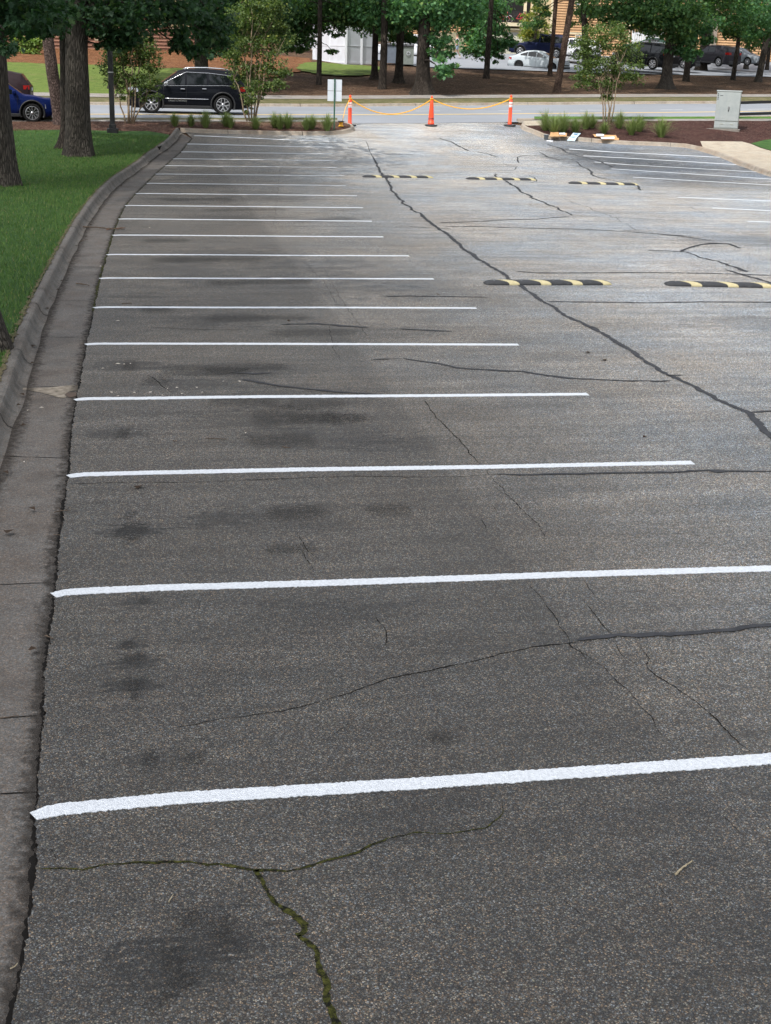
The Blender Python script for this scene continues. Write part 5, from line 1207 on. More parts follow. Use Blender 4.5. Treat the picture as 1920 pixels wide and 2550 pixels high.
# ================================================================== VEHICLES
M_GLASS = NT('car_glass', .05, .45); M_GLASS.col((.006, .008, .009)); M_GLASS = M_GLASS.m
M_TYRE = plain('tyre_rubber', (.014, .014, .014), .85, .2)
M_ALLOY = plain('alloy_wheel', (.50, .50, .52), .3, .6, .7, var=.05)
M_CHROME = plain('chrome_trim', (.72, .73, .75), .15, .8, .9, var=.02)
M_PLAST = plain('black_plastic', (.020, .020, .021), .6, .4)
M_TAIL = plain('red_lamp_glass', (.55, .015, .012), .2, .7, var=.05)
M_HEAD = plain('head_lamp_glass', (.62, .66, .70), .12, .8, var=.05)
M_PLATE = plain('number_plate', (.66, .68, .70), .5, .4)
def paint(name, c):
    m = NT(name, .6, .06, .0); m.col(c); m.b.inputs['Coat Weight'].default_value = .18; m.b.inputs['Coat Roughness'].default_value = .03; return m.m
def vehicle(name, label, cat, paint_m, L, H, W, wb, rw, deck, roof, sides, ws, rs, front_over, zb=.24, arch=True, rails=False, chrome=False, rim='split', door_text=None, group=None, tail_z=None, head_z=None, rail_m=None):
    """front at +x. deck/roof: (x, z) polylines; sides: side window outlines (x0,x1,zb0,zb1,zt0,zt1); ws / rs: x range of windscreen / rear window on the roof line"""
    e = empty(name, (0, 0, 0), 0, label, cat, group)
    xf = L/2-front_over; xr = xf-wb; hw = W/2
    dk = lambda x: float(np.interp(x, [p[0] for p in deck], [p[1] for p in deck]))
    rf = lambda x: max(float(np.interp(x, [p[0] for p in roof], [p[1] for p in roof])), dk(x)+.001)
    Ra = rw+.075
    def wd(x): t_ = abs(x)/(L/2); return hw*(1-.16*max(0, (t_-.72)/.28)**2.2)
    def zbot(x):
        z = zb + .10*max(0, (abs(x)/(L/2)-.86)/.14)
        for xw in (xf, xr):
            d2 = Ra*Ra-(x-xw)**2
            if d2 > 0: z = max(z, rw*.98+math.sqrt(d2))
        return z
    xs = sorted(set([round(-L/2+L*i/72, 4) for i in range(73)] + [p[0] for p in deck] + [p[0] for p in roof] + [xf+Ra*k for k in (-1, -.97, .97, 1)] + [xr+Ra*k for k in (-1, -.97, .97, 1)]))
    def side_y(x, z):
        w_ = wd(x); d_, r_ = dk(x), rf(x); g = min(1, max(0, r_-d_)/.35)
        y0, y1 = .955*w_, (.955-.17*g)*w_; f = (z-d_)/max(.02, (r_-.05*g-d_)); return y0+(y1-y0)*min(1.1, max(0, f))
    mb = MB(); vs = []; n_ = 0
    for x in xs:
        w_ = wd(x); d_, r_ = dk(x), rf(x); b_ = zbot(x); g = min(1, max(0, r_-d_)/.35); mid = zb+(d_-zb)*.55; end = 1-.35*max(0, (abs(x)/(L/2)-.965)/.035)
        half = [(.90*w_, max(b_, zb)), (.985*w_, max(b_, zb+.07)), (1.0*w_, max(b_+.001, mid*.8)), (1.0*w_, max(b_+.002, mid+.08)), (.985*w_, max(b_+.003, d_-.10)), (.955*w_, d_), ((.955-.17*g)*w_ , r_-.05*g), ((.86-.16*g)*w_, r_+.004), (.4*w_, r_+.022), (0, r_+.028)]
        row = half + [(-y, z) for y, z in reversed(half[:-1])]
        n_ = len(row); vs += [(x, y*(1 if end == 1 else .97), z) for y, z in row]
    fs = []
    for i in range(len(xs)-1):
        for k in range(n_-1): fs.append((i*n_+k, (i+1)*n_+k, (i+1)*n_+k+1, i*n_+k+1))
    mb.add(vs, [f[::-1] for f in fs], smooth=True)
    mb.f.append(tuple(range(n_))[::-1]); mb.m.append(0); mb.sm.append(False)
    mb.f.append(tuple((len(xs)-1)*n_+k for k in range(n_))); mb.m.append(0); mb.sm.append(False)
    body = mb.build('body', paint_m, e)
    m_ = MB(); m_.box(-L/2+.15, L/2-.15, -hw*.72, hw*.72, zb-.04, zb+.25); 
    m_.box(xf-Ra, xf+Ra, -hw*.66, hw*.66, zb+.1, rw+Ra-.02); m_.box(xr-Ra, xr+Ra, -hw*.66, hw*.66, zb+.1, rw+Ra-.025); m_.build('underbody', M_PLAST, e)
    # panes
    for sgn in (1, -1):
        for (x0, x1, b0, b1, t0, t1) in sides:
            m_ = MB(); vv = []; ff = []; nx, nz = 8, 3
            for i in range(nx+1):
                u = i/nx; x = x0+(x1-x0)*u; zb_ = b0+(b1-b0)*u; zt_ = t0+(t1-t0)*u
                for j in range(nz+1): z = zb_+(zt_-zb_)*j/nz; vv.append((x, sgn*(side_y(x, z)+.008), z))
            for i in range(nx):
                for j in range(nz): f = (i*(nz+1)+j, (i+1)*(nz+1)+j, (i+1)*(nz+1)+j+1, i*(nz+1)+j+1); ff.append(f if sgn < 0 else f[::-1])
            m_.add(vv, ff, smooth=True); m_.build('side_window', M_GLASS, e)
    for (nm_, rng_) in (('windscreen', ws), ('rear_window', rs)):
        m_ = MB(); vv = []; ff = []; nx, ny = 6, 8
        for i in range(nx+1):
            x = rng_[0]+(rng_[1]-rng_[0])*i/nx
            for j in range(ny+1):
                y = (-1+2*j/ny)*.66*wd(x); q = abs(y)/(.7*wd(x)); vv.append((x, y, rf(x)+.028-.024*q*q+.010))
        for i in range(nx):
            for j in range(ny): ff.append((i*(ny+1)+j, (i+1)*(ny+1)+j, (i+1)*(ny+1)+j+1, i*(ny+1)+j+1))
        m_.add(vv, ff if rng_[0] < rng_[1] else [f[::-1] for f in ff], smooth=True); m_.build(nm_, M_GLASS, e)
    if chrome:
        for sgn in (1, -1):
            m_ = MB(); x0 = min(s_[0] for s_ in sides); x1 = max(s_[1] for s_ in sides)
            low_ = [(x, sgn*(side_y(x, dk(x)+.015)+.012), dk(x)+.012) for x in np.linspace(x0-.02, x1+.02, 16)]
            top_ = []
            for (a0, a1, b0, b1, t0, t1) in sorted(sides): top_ += [(x, sgn*(side_y(x, t0+(t1-t0)*(x-a0)/(a1-a0)+.02)+.010), t0+(t1-t0)*(x-a0)/(a1-a0)+.022) for x in np.linspace(a0, a1, 6)]
            m_.tube(low_, .008, 6); m_.tube([low_[0]]+top_+[low_[-1]], .011, 6); m_.build('window_trim', M_CHROME, e)
            m_ = MB(); m_.tube([(x, sgn*(wd(x)+.010), zb+.36) for x in np.linspace(xr+Ra+.12, xf-Ra-.10, 12)], .017, 6); m_.build('door_trim', M_CHROME, e)
    # wheels
    def wheel(xw, sgn):
        w_ = empty('wheel', (xw, sgn*(hw-.125), rw)); w_.parent = e
        T = Matrix.Rotation(R(90*sgn), 4, 'X') @ Matrix.Scale(-1, 4, (0, 0, 1)) if False else Matrix.Rotation(R(-90*sgn), 4, 'X')
        m_ = MB(); m_.lathe([(rw*.70, .105), (rw*.74, .118), (rw*.93, .118), (rw*.985, .09), (rw, .05), (rw, -.05), (rw*.985, -.09), (rw*.93, -.115), (rw*.6, -.115)], 30, T=T, cap=False); m_.build('tyre', M_TYRE, w_)
        m_ = MB(); rr = rw*.70; m_.lathe([(rr, .104), (rr*.985, .112), (rr*.93, .108), (rr*.90, .04), (rr*.5, .02), (rr*.2, .035), (.0005, .035)], 30, 1, T=T, cap=False)
        m_.lathe([(rr, .104), (rr*.985, .113), (rr*.925, .109)], 30, 0, T=T, cap=False)
        ns = 5 if rim != 'multi' else 10
        for k in range(ns):
            a = 2*math.pi*k/ns+.3
            Rz = T @ Matrix.Rotation(a, 4, 'Z')
            if rim == 'multi': m_.add([(rr*.12, -.012, .10), (rr*.12, .012, .10), (rr*.94, .022, .110), (rr*.94, -.022, .110)], [(0, 3, 2, 1), (0, 1, 2, 3)], 0, T=Rz)
            else:
                m_.add([(0, -.03, .10), (0, .03, .10), (rr*.45, .030, .104), (rr*.45, -.030, .104)], [(0, 3, 2, 1)], 0, T=Rz)
                for q in (1, -1): m_.add([(rr*.40, -.03*q, .104), (rr*.45, .030*q, .104), (rr*.95, .135*q*rw/.38, .110), (rr*.95, .075*q*rw/.38, .110)], [(0, 3, 2, 1) if q > 0 else (0, 1, 2, 3)], 0, T=Rz)
        m_.lathe([(rr*.2, .10), (rr*.19, .112), (.0005, .114)], 14, 0, T=T, cap=False)
        m_.build('rim', [M_ALLOY if rim != 'black' else M_PLAST, M_PLAST], w_)
    for xw in (xf, xr):
        for sgn in (1, -1): wheel(xw, sgn)
    if arch:
        for xw in (xf, xr):
            for sgn in (1, -1):
                m_ = MB(); m_.tube([(xw+(Ra+.02)*math.cos(a), sgn*(wd(xw)+.0), max(zb-.02, rw+(Ra+.02)*math.sin(a))) for a in np.linspace(-.55, math.pi+.55, 22)], .034, 6); m_.build('wheel_arch_trim', M_PLAST, e)
    m_ = MB()
    m_.box(xr+Ra+.02, xf-Ra-.02, -hw-.012, hw+.012, zb-.03, zb+.10, bev=.02); m_.build('sill', M_PLAST, e)
    hz_ = head_z or dk(L/2-.1)-.13; tz_ = tail_z or dk(-L/2+.1)-.14
    for sgn in (1, -1):
        m_ = MB(); xx = L/2-.06; pts_ = [(L/2-.03, .60*hw), (L/2-.10, .84*hw), (L/2-.42, wd(L/2-.42)*.995)]
        vv = []
        for (x, y) in pts_: vv += [(x+.012, sgn*(y+.012), hz_-.07), (x+.008, sgn*(y+.010), hz_+.075)]
        m_.add(vv, [(0, 1, 3, 2), (2, 3, 5, 4), (0, 2, 3, 1), (2, 4, 5, 3)]); m_.build('headlight', M_HEAD, e)
        m_ = MB(); pts_ = [(-L/2+.01, .55*hw), (-L/2+.06, .84*hw), (-L/2+.32, wd(-L/2+.32)*.995)]; vv = []
        for (x, y) in pts_: vv += [(x-.014, sgn*(y+.014), tz_-.09), (x-.006, sgn*(y+.012), tz_+.09)]
        m_.add(vv, [(0, 1, 3, 2), (2, 3, 5, 4), (0, 2, 3, 1), (2, 4, 5, 3)]); m_.build('taillight', M_TAIL, e)
        mx = max(s_[1] for s_ in sides)-.08; m_ = MB(); T = Matrix.Translation((mx, sgn*(side_y(mx, dk(mx))+.10), dk(mx)+.10)); m_.box(-.07, .07, -.09, .09, -.07, .08, T=T, bev=.035); m_.box(-.03, .03, -.11 if sgn > 0 else 0, 0 if sgn > 0 else .11, -.05, -.02, T=T); m_.build('mirror', M_CHROME if chrome else paint_m, e)
        for s_ in sides[:2]:
            hx = s_[0]+.10; m_ = MB(); m_.box(hx-.09, hx+.09, sgn*(wd(hx))-.02, sgn*wd(hx)+.035, dk(hx)-.13, dk(hx)-.095, bev=.012); m_.build('door_handle', M_CHROME if chrome else paint_m, e)
            for xd in (s_[1]+.04,):   # shut line of the door
                m_ = MB(); m_.tube([(xd, sgn*(wd(xd)*(.985 if z > dk(xd)-.1 else 1.0)+.001), z) for z in np.linspace(zb+.12, dk(xd)-.02, 5)], .005, 4); m_.build('door_gap', M_PLAST, e)
    m_ = MB(); m_.box(L/2-.10, L/2+.02, -hw*.62, hw*.62, zb+.28, dk(L/2-.1)-.10, bev=.03); m_.build('grille', M_PLAST, e)
    m_ = MB(); m_.box(L/2-.12, L/2+.05, -hw*.80, hw*.80, zb+.02, zb+.22, bev=.04); m_.box(-L/2-.05, -L/2+.12, -hw*.80, hw*.80, zb+.02, zb+.26, bev=.04); m_.build('bumper', M_PLAST, e)
    m_ = MB(); m_.box(-L/2-.024, -L/2-.004, -.16, .16, tz_-.16, tz_-.02, bev=.004); m_.build('number_plate', M_PLATE, e)
    if rails:
        for sgn in (1, -1):
            x0, x1 = rails; m_ = MB(); q = [(x0, sgn*.60*hw, rf(x0)+.01), (x0+.12, sgn*.62*hw, rf(x0)+.07)] + [(x, sgn*.63*hw, rf(x)+.075) for x in np.linspace(x0+.3, x1-.3, 5)] + [(x1-.12, sgn*.62*hw, rf(x1)+.07), (x1, sgn*.60*hw, rf(x1)+.01)]; m_.tube(q, .018, 6); m_.build('roof_rail', M_CHROME, e)
    if door_text:
        t_ = text_mesh(door_text, .085, 'door_lettering', M_CHROME, e, (0, 0, 0), (0, 0, 0))
        x_ = xf-Ra-.22; t_.location = (x_, (hw+.006), zb+.25); t_.rotation_euler = (R(90), 0, R(180))
    return e
def place(e, px, py, dirdeg, scale=1.0, zc=None):
    """dirdeg: heading measured in the view: 0 = front to the right, 180 = front to the left, 90 = away"""
    b = G(px, py) if zc is None else at_zc(px, zc)
    if zc is not None: b[2] = z_at(b, py) if py is not None else b[2]
    e.location = [float(v) for v in b]
    vx = c_f[:2]+c_r[:2]*((px-960)/FOC); th = math.atan2(vx[1], vx[0])-math.pi/2
    e.rotation_euler.z = th+R(dirdeg); e.scale = (scale,)*3
    # follow the slope of the ground along the car
    h = e.rotation_euler.z; dx, dy = math.cos(h), math.sin(h)
    z1 = float(terr(b[0]+dx*1.4, b[1]+dy*1.4)); z0 = float(terr(b[0]-dx*1.4, b[1]-dy*1.4)); e.rotation_euler.y = -math.atan2(z1-z0, 2.8)
    return e
SUV_DECK = [(-2.41,.95),(-2.3,1.06),(-1.6,1.14),(.9,1.08),(1.15,1.07),(1.9,1.02),(2.25,.93),(2.38,.78),(2.41,.66)]
SUV_ROOF = [(-2.41,.95),(-2.35,1.16),(-2.14,1.60),(-2.02,1.70),(-.8,1.75),(.1,1.73),(.35,1.66),(1.18,1.09),(1.3,.9)]
v1 = vehicle('parked_car', 'shiny black sport utility vehicle with chrome trim and silver wheels stopped on the road', 'car', paint('black_blue_paint', (.004, .005, .008)), 4.82, 1.76, 1.94, 2.915, .39,
     SUV_DECK, SUV_ROOF, [(-.78,.02,1.17,1.15,1.60,1.62),(.10,.93,1.15,1.13,1.60,1.18),(-1.92,-.88,1.22,1.18,1.50,1.60)], (.42,1.12), (-2.33,-2.16), .93, chrome=True, rails=(-1.75,.1), door_text='GRAND CHEROKEE', head_z=.90, tail_z=1.02)
place(v1, 466, 281.5, 182, 1.055)
v2 = vehicle('parked_car', 'glossy royal blue crossover partly hidden by the left oak, only its front end showing', 'car', paint('blue_paint', (.004, .012, .075)), 4.65, 1.65, 1.88, 2.75, .37,
     [(-2.32,.85),(-2.2,1.0),(-1.5,1.05),(.9,1.02),(1.5,.98),(2.1,.86),(2.28,.70),(2.32,.60)], [(-2.32,.85),(-2.25,1.0),(-1.75,1.5),(-1.0,1.63),(0,1.62),(.4,1.52),(1.1,1.03),(1.2,.9)],
     [(-.7,.0,1.08,1.06,1.50,1.50),(.08,.85,1.06,1.05,1.48,1.12)], (.45,1.05), (-2.15,-1.8), .90, rim='multi')
place(v2, -12, 300.5, -2, .98)
v3 = vehicle('parked_car', 'dark car with red tail lights behind the blue crossover at the left edge', 'car', paint('dark_red_black_paint', (.02, .012, .014)), 4.6, 1.62, 1.86, 2.7, .36,
     [(-2.3,.90),(-2.2,1.02),(-1.5,1.08),(.9,1.02),(1.5,.98),(2.1,.86),(2.3,.6)], [(-2.3,.9),(-2.2,1.05),(-1.9,1.45),(-1.0,1.62),(0,1.60),(.4,1.5),(1.1,1.03),(1.2,.9)],
     [(-.7,.0,1.10,1.07,1.48,1.50),(.08,.85,1.06,1.05,1.46,1.12)], (.45,1.05), (-2.12,-1.9), .90)
place(v3, -42, 262, 172, .95)
SED_DECK = [(-2.25,.70),(-2.2,.90),(-1.7,.98),(-1.2,.99),(.7,.94),(1.3,.90),(1.9,.78),(2.2,.62),(2.25,.50)]
SED_ROOF = [(-2.25,.70),(-2.2,.90),(-1.75,.99),(-.95,1.36),(-.4,1.43),(.15,1.40),(.5,1.28),(1.25,.92),(1.35,.8)]
v4 = vehicle('parked_car', 'silver saloon car parked across behind the two pine trunks', 'car', paint('silver_paint', (.46, .50, .52)), 4.5, 1.43, 1.76, 2.7, .315,
     SED_DECK, SED_ROOF, [(-.62,.02,1.02,.99,1.33,1.36),(.08,.78,.99,.96,1.34,1.08),(-1.25,-.68,1.04,1.02,1.14,1.32)], (.52,1.18), (-1.70,-1.0), .85, arch=False, rim='black', zb=.18)
place(v4, 1342, 176, -20, .98, 101)
VAN_DECK = [(-2.5,.95),(-2.4,1.05),(-1.5,1.10),(.9,1.07),(1.3,1.05),(2.2,.95),(2.45,.75),(2.5,.6)]
VAN_ROOF = [(-2.5,.95),(-2.46,1.15),(-2.25,1.72),(-2.0,1.80),(-.5,1.83),(.3,1.80),(.6,1.68),(1.35,1.06),(1.5,.9)]
v5 = vehicle('parked_car', 'dark navy people carrier parked behind the silver saloon, in front of the balcony', 'car', paint('navy_paint', (.010, .014, .045)), 5.0, 1.83, 1.98, 3.0, .37,
     VAN_DECK, VAN_ROOF, [(-.95,-.05,1.16,1.14,1.68,1.70),(.05,1.0,1.14,1.12,1.68,1.24),(-2.1,-1.03,1.18,1.16,1.60,1.68)], (.68,1.28), (-2.44,-2.28), .95, head_z=.85)
place(v5, 1344, 142, 172, .98, 110)
v6 = vehicle('parked_car', 'white car with red tail lights behind the right crape myrtle, beside the navy people carrier', 'car', paint('white_paint', (.66, .67, .69)), 4.6, 1.6, 1.85, 2.7, .36,
     [(-2.3,.90),(-2.2,1.02),(-1.5,1.08),(.9,1.02),(1.5,.98),(2.1,.86),(2.3,.6)], [(-2.3,.9),(-2.2,1.05),(-1.9,1.4),(-1.0,1.60),(0,1.58),(.4,1.5),(1.1,1.03),(1.2,.9)],
     [(-.7,.0,1.10,1.07,1.48,1.50),(.08,.85,1.06,1.05,1.46,1.12)], (.45,1.05), (-2.12,-1.9), .90)
place(v6, 1433, 147, 128, 1.0, 109)
v7 = vehicle('parked_car', 'large black sport utility vehicle seen from its rear corner, left of the thick pale trunk', 'car', paint('black_paint_b', (.008, .009, .011)), 5.1, 1.9, 2.0, 3.0, .40,
     [(-2.55,.95),(-2.5,1.10),(-1.5,1.15),(.9,1.10),(1.3,1.08),(2.3,1.0),(2.5,.75),(2.55,.6)], [(-2.55,.95),(-2.52,1.2),(-2.38,1.80),(-2.2,1.86),(-.5,1.89),(.3,1.86),(.6,1.75),(1.2,1.09),(1.4,.9)],
     [(-1.0,-.1,1.2,1.18,1.72,1.74),(.0,.9,1.18,1.15,1.72,1.30),(-2.2,-1.08,1.22,1.2,1.66,1.72)], (.66,1.14), (-2.50,-2.40), .95, rails=(-2.1,.1), head_z=.9, tail_z=1.15)
place(v7, 1604, 170, 148, .97, 101)
v8 = vehicle('parked_car', 'black car facing right between the thick pale trunk and the black leaning trunk', 'car', paint('black_paint_c', (.010, .010, .012)), 4.6, 1.65, 1.86, 2.7, .36,
     [(-2.3,.90),(-2.2,1.02),(-1.5,1.08),(.9,1.02),(1.5,.98),(2.1,.86),(2.3,.6)], [(-2.3,.9),(-2.2,1.05),(-1.9,1.5),(-1.0,1.65),(0,1.63),(.4,1.54),(1.1,1.03),(1.2,.9)],
     [(-.7,.0,1.10,1.07,1.5,1.52),(.08,.85,1.06,1.05,1.48,1.12)], (.45,1.05), (-2.12,-1.9), .90)
place(v8, 1668, 168, -14, .95, 104)
v9 = vehicle('parked_car', 'dark crossover with a large red tail light right of the black leaning trunk', 'car', paint('charcoal_paint', (.030, .028, .034)), 4.5, 1.66, 1.86, 2.66, .37,
     [(-2.25,.92),(-2.15,1.06),(-1.5,1.12),(.9,1.04),(1.5,.98),(2.05,.86),(2.25,.6)], [(-2.25,.92),(-2.18,1.1),(-1.80,1.52),(-1.0,1.65),(0,1.63),(.4,1.52),(1.1,1.05),(1.2,.9)],
     [(-.7,.0,1.14,1.10,1.5,1.53),(.08,.85,1.08,1.06,1.48,1.14)], (.45,1.05), (-2.08,-1.84), .88, tail_z=1.08)
place(v9, 1778, 163.5, 140, .93, 107)
v10 = vehicle('parked_car', 'grey saloon car facing right with a bright windscreen, near the pale slim trunk', 'car', paint('grey_paint', (.20, .22, .24)), 4.7, 1.43, 1.82, 2.75, .33,
     SED_DECK, SED_ROOF, [(-.62,.02,1.02,.99,1.33,1.36),(.08,.78,.99,.96,1.34,1.08)], (.52,1.18), (-1.70,-1.0), .88, arch=False, zb=.18)
place(v10, 1836, 160.5, -28, .93, 110)
v11 = vehicle('parked_car', 'white van like vehicle behind the recycling containers, between the tree trunks', 'car', paint('white_paint_b', (.70, .71, .73)), 5.0, 1.9, 1.98, 3.0, .38,
     VAN_DECK, VAN_ROOF, [(-.95,-.05,1.16,1.14,1.68,1.70),(.05,1.0,1.14,1.12,1.68,1.24)], (.68,1.28), (-2.44,-2.28), .95, head_z=.85)
place(v11, 1012, 146, 176, 1.0, 108)
v12 = vehicle('parked_car', 'silver car glimpsed under the leaves left of the white enclosure', 'car', paint('silver_paint_b', (.42, .44, .47)), 4.5, 1.43, 1.76, 2.7, .315,
     SED_DECK, SED_ROOF, [(-.62,.02,1.02,.99,1.33,1.36),(.08,.78,.99,.96,1.34,1.08)], (.52,1.18), (-1.70,-1.0), .85, arch=False, zb=.18)
place(v12, 735, 133, 175, 1.0, 112)
v13 = vehicle('parked_car', 'dark green car whose roof shows behind the large black sport utility vehicle', 'car', paint('green_paint', (.02, .05, .035)), 4.6, 1.5, 1.82, 2.7, .33,
     SED_DECK, SED_ROOF, [(-.62,.02,1.02,.99,1.33,1.36),(.08,.78,.99,.96,1.34,1.08)], (.52,1.18), (-1.70,-1.0), .85, arch=False, zb=.18)
place(v13, 1620, 140, 170, 1.0, 112)

# ================================================================== WHITE ENCLOSURE AND CONTAINERS
M_VINYL = NT('white_vinyl', .45, .4); M_VINYL.col(M_VINYL.mix(M_VINYL.mr(M_VINYL.noise(1.2, 4), .4, .7), (.66, .69, .74), (.58, .60, .64))); M_VINYL.bump(M_VINYL.wave(3.3, 0, direction='X'), .004, .3); M_VINYL = M_VINYL.m
M_VINYL2 = plain('white_vinyl_rail', (.70, .72, .76), .45, .4, var=.05)
P0 = G(861, 158.5); zc0 = proj(P0)[2]
def on_wall(px, py, A, B_, out=0.0):
    """point where the view line meets the vertical plane through plan points A-B, moved out towards the viewer"""
    d = c_f + c_r*((px-960.0)/FOC) + c_u*((1275.0-py)/FOC)
    t_ = np.array([B_[0]-A[0], B_[1]-A[1]]); n = np.array([-t_[1], t_[0]]); n /= np.linalg.norm(n)
    if n@(CAM[:2]-np.array(A[:2])) < 0: n = -n
    k = (n@(np.array(A[:2])+n*out-CAM[:2]))/(n@d[:2]); return CAM+d*k
def wall_box(mb, a, b, z0, z1, n, t0, t1):
    """box along plan line a-b from height z0 to z1, from n*t0 to n*t1 in depth"""
    a = np.array(a[:2]); b = np.array(b[:2])
    q = [a+n*t0, b+n*t0, b+n*t1, a+n*t1]; vs = [(*p, z0) for p in q]+[(*p, z1) for p in q]
    mb.add(vs, [(0, 3, 2, 1), (4, 5, 6, 7), (0, 1, 5, 4), (1, 2, 6, 5), (2, 3, 7, 6), (3, 0, 4, 7)]); return mb
def nrm_to_cam(a, b):
    t_ = np.array([b[0]-a[0], b[1]-a[1]]); n = np.array([-t_[1], t_[0]])/np.linalg.norm(t_); return n if n@(CAM[:2]-np.array(a[:2])) > 0 else -n
top_z = z_at(P0, 66)
PLf = FP(781, 156, zc0+4.5); PRt = FP(934, 160, zc0+1.6); PBk = FP(850, 140, zc0+11)
e = empty('vinyl_enclosure', P0, 0, 'tall white vinyl fence enclosure around the bins, its corner facing the road', 'enclosure')
def vinyl_run(A, B_, posts, nm):
    n = nrm_to_cam(A, B_); A = np.array(A[:2]); B2 = np.array(B_[:2]); g0 = min(float(terr(*A)), float(terr(*B2)))-.1
    zA = top_z
    off = np.array(P0)
    m_ = MB(); wall_box(m_, A, B2, g0, zA-.12, n, -.02, .02); m_.v = [tuple(np.array(v)-off) for v in m_.v]; m_.build('panel', M_VINYL, e)
    for zz, hh in ((zA-.15, .15), (zA-1.28, .055), (g0+.12, .14)):
        m_ = MB(); wall_box(m_, A, B2, zz, zz+hh, n, -.035, .035); m_.v = [tuple(np.array(v)-off) for v in m_.v]; m_.build('rail', M_VINYL2, e)
    m_ = MB(); wall_box(m_, A, B2, zA-1.305, zA-1.285, n, .021, .026); m_.v = [tuple(np.array(v)-off) for v in m_.v]; m_.build('seam', M_PLAST if False else plain('seam_grey', (.25, .27, .30)), e)
    for f in posts:
        c = A+(B2-A)*f - off[:2]; m_ = MB(); m_.box(c[0]-.08, c[0]+.08, c[1]-.08, c[1]+.08, -.25, zA+.05-off[2], bev=.01); m_.box(c[0]-.10, c[0]+.10, c[1]-.10, c[1]+.10, zA+.05-off[2], zA+.11-off[2], bev=.03); m_.build('post', M_VINYL2, e)
vinyl_run(P0, PLf, (0, .5, 1), 'l'); vinyl_run(P0, PRt, (.52, 1), 'r')
vinyl_run(PLf, PLf+np.array(PBk-P0), (1,), 'b')
M_BIN = plain('blue_grey_bin', (.17, .20, .25), .5, .4); M_BIN2 = plain('grey_green_bin', (.24, .27, .25), .5, .4); M_LID = plain('dark_bin_lid', (.03, .03, .032), .5, .4)
def skip_bin(px, py, wpx, top_py, mat, label, logo=False):
    b = G(px, py); zc = proj(b)[2]; mw = FOC/zc; w_ = wpx/mw/2; h = z_at(b, top_py)-b[2]
    e = empty('recycling_container', b, -YAW, label, 'container', None)
    m_ = MB(); m_.add([(-w_, -.02, .08), (w_, -.02, .08), (w_, 1.3, .08), (-w_, 1.3, .08), (-w_, -.10, h*.92), (w_, -.10, h*.92), (w_, 1.4, h), (-w_, 1.4, h)], [(0, 3, 2, 1), (4, 5, 6, 7), (0, 1, 5, 4), (1, 2, 6, 5), (2, 3, 7, 6), (3, 0, 4, 7)]); m_.build('bin_body', mat, e)
    m_ = MB(); m_.add([(-w_-.03, -.16, h*.93), (w_+.03, -.16, h*.93), (w_+.03, 1.45, h*1.02), (-w_-.03, 1.45, h*1.02), (-w_-.03, -.16, h*.93+.05), (w_+.03, -.16, h*.93+.05), (w_+.03, 1.45, h*1.02+.06), (-w_-.03, 1.45, h*1.02+.06)], [(0, 3, 2, 1), (4, 5, 6, 7), (0, 1, 5, 4), (1, 2, 6, 5), (2, 3, 7, 6), (3, 0, 4, 7)]); m_.build('lid', M_LID, e)
    for x in (-w_+.1, w_-.1): m_ = MB(); m_.box(x-.05, x+.05, .05, 1.2, -.06, .08, bev=.01); m_.build('skid', M_LID, e)
    if logo:
        m_ = MB()
        for k in range(3):   # three bent chasing arrows
            a0 = math.pi/2+2.094*k; T = Matrix.Translation((0, -.13, h*.60)) @ Matrix.Rotation(-a0+math.pi/2, 4, 'Y')
            pts_ = [(-.155, 0, -.045), (-.05, 0, .15), (.05, 0, .15), (.10, 0, .055), (.045, 0, .028), (.0, 0, .095), (-.02, 0, .095), (-.10, 0, -.075)]
            m_.add(pts_, [tuple(range(8)), tuple(reversed(range(8)))], T=T); m_.add([(.02, 0, .075), (.16, 0, .085), (.125, 0, -.035)], [(0, 1, 2), (2, 1, 0)], T=T)
        m_.build('recycling_symbol', M_VINYL2, e)
    return e
skip_bin(971, 160, 36, 109, M_BIN, 'blue grey recycling container between the front trunk and the flared trunk')
skip_bin(1016, 163.5, 27, 112, M_BIN2, 'grey green recycling container marked with the white recycling arrows', True)

# ================================================================== BUILDINGS
M_SIDE_R = plain('tan_siding', (.56, .34, .18), .75, .25, var=.15, sc=1.5); M_SIDE_L = plain('red_brown_siding', (.30, .155, .105), .8, .2, var=.2, sc=1.5)
M_CREAM = plain('cream_wall', (.62, .48, .28), .75, .25, var=.08); M_CREAM2 = plain('cream_trim', (.72, .62, .42), .7, .3, var=.05); M_BROWNW = plain('brown_wall', (.30, .19, .11), .8, .2)
M_DARKW = plain('dark_opening', (.014, .013, .013), .5, .3); M_WGLASS = NT('window_glass', .06, .8); M_WGLASS.col((.05, .06, .065)); M_WGLASS = M_WGLASS.m
M_CURT = plain('curtain_white', (.62, .64, .66), .8, .2); M_SHING = plain('roof_shingle', (.10, .085, .075), .9, .2, sc=3)
def siding(A, B_, z0, z1, pitch, off, mat, parent, org, name='wall', out=0.0):
    """lapped boards: every board leans out at its foot"""
    n = nrm_to_cam(A, B_); A2 = np.array(A[:2])+n*out; B2 = np.array(B_[:2])+n*out; mb = MB(); k = int((z1-z0)/pitch)
    vs = []; fs = []
    for i in range(k):
        za, zb_ = z0+i*pitch, z0+(i+1)*pitch; b = len(vs)
        vs += [(*(A2+n*.10), za), (*(B2+n*.10), za), (*(B2), zb_), (*(A2), zb_), (*A2, za), (*B2, za)]
        fs += [(b, b+1, b+2, b+3), (b+4, b+5, b+1, b)]
    mb.add([tuple(np.array(v)-org) for v in vs], fs); wall_box(m2 := MB(), A2, B2, z0-1, z1, n, -.25, -.005)
    mb.add([tuple(np.array(v)-org) for v in m2.v], m2.f)
    return mb.build(name, mat, parent)
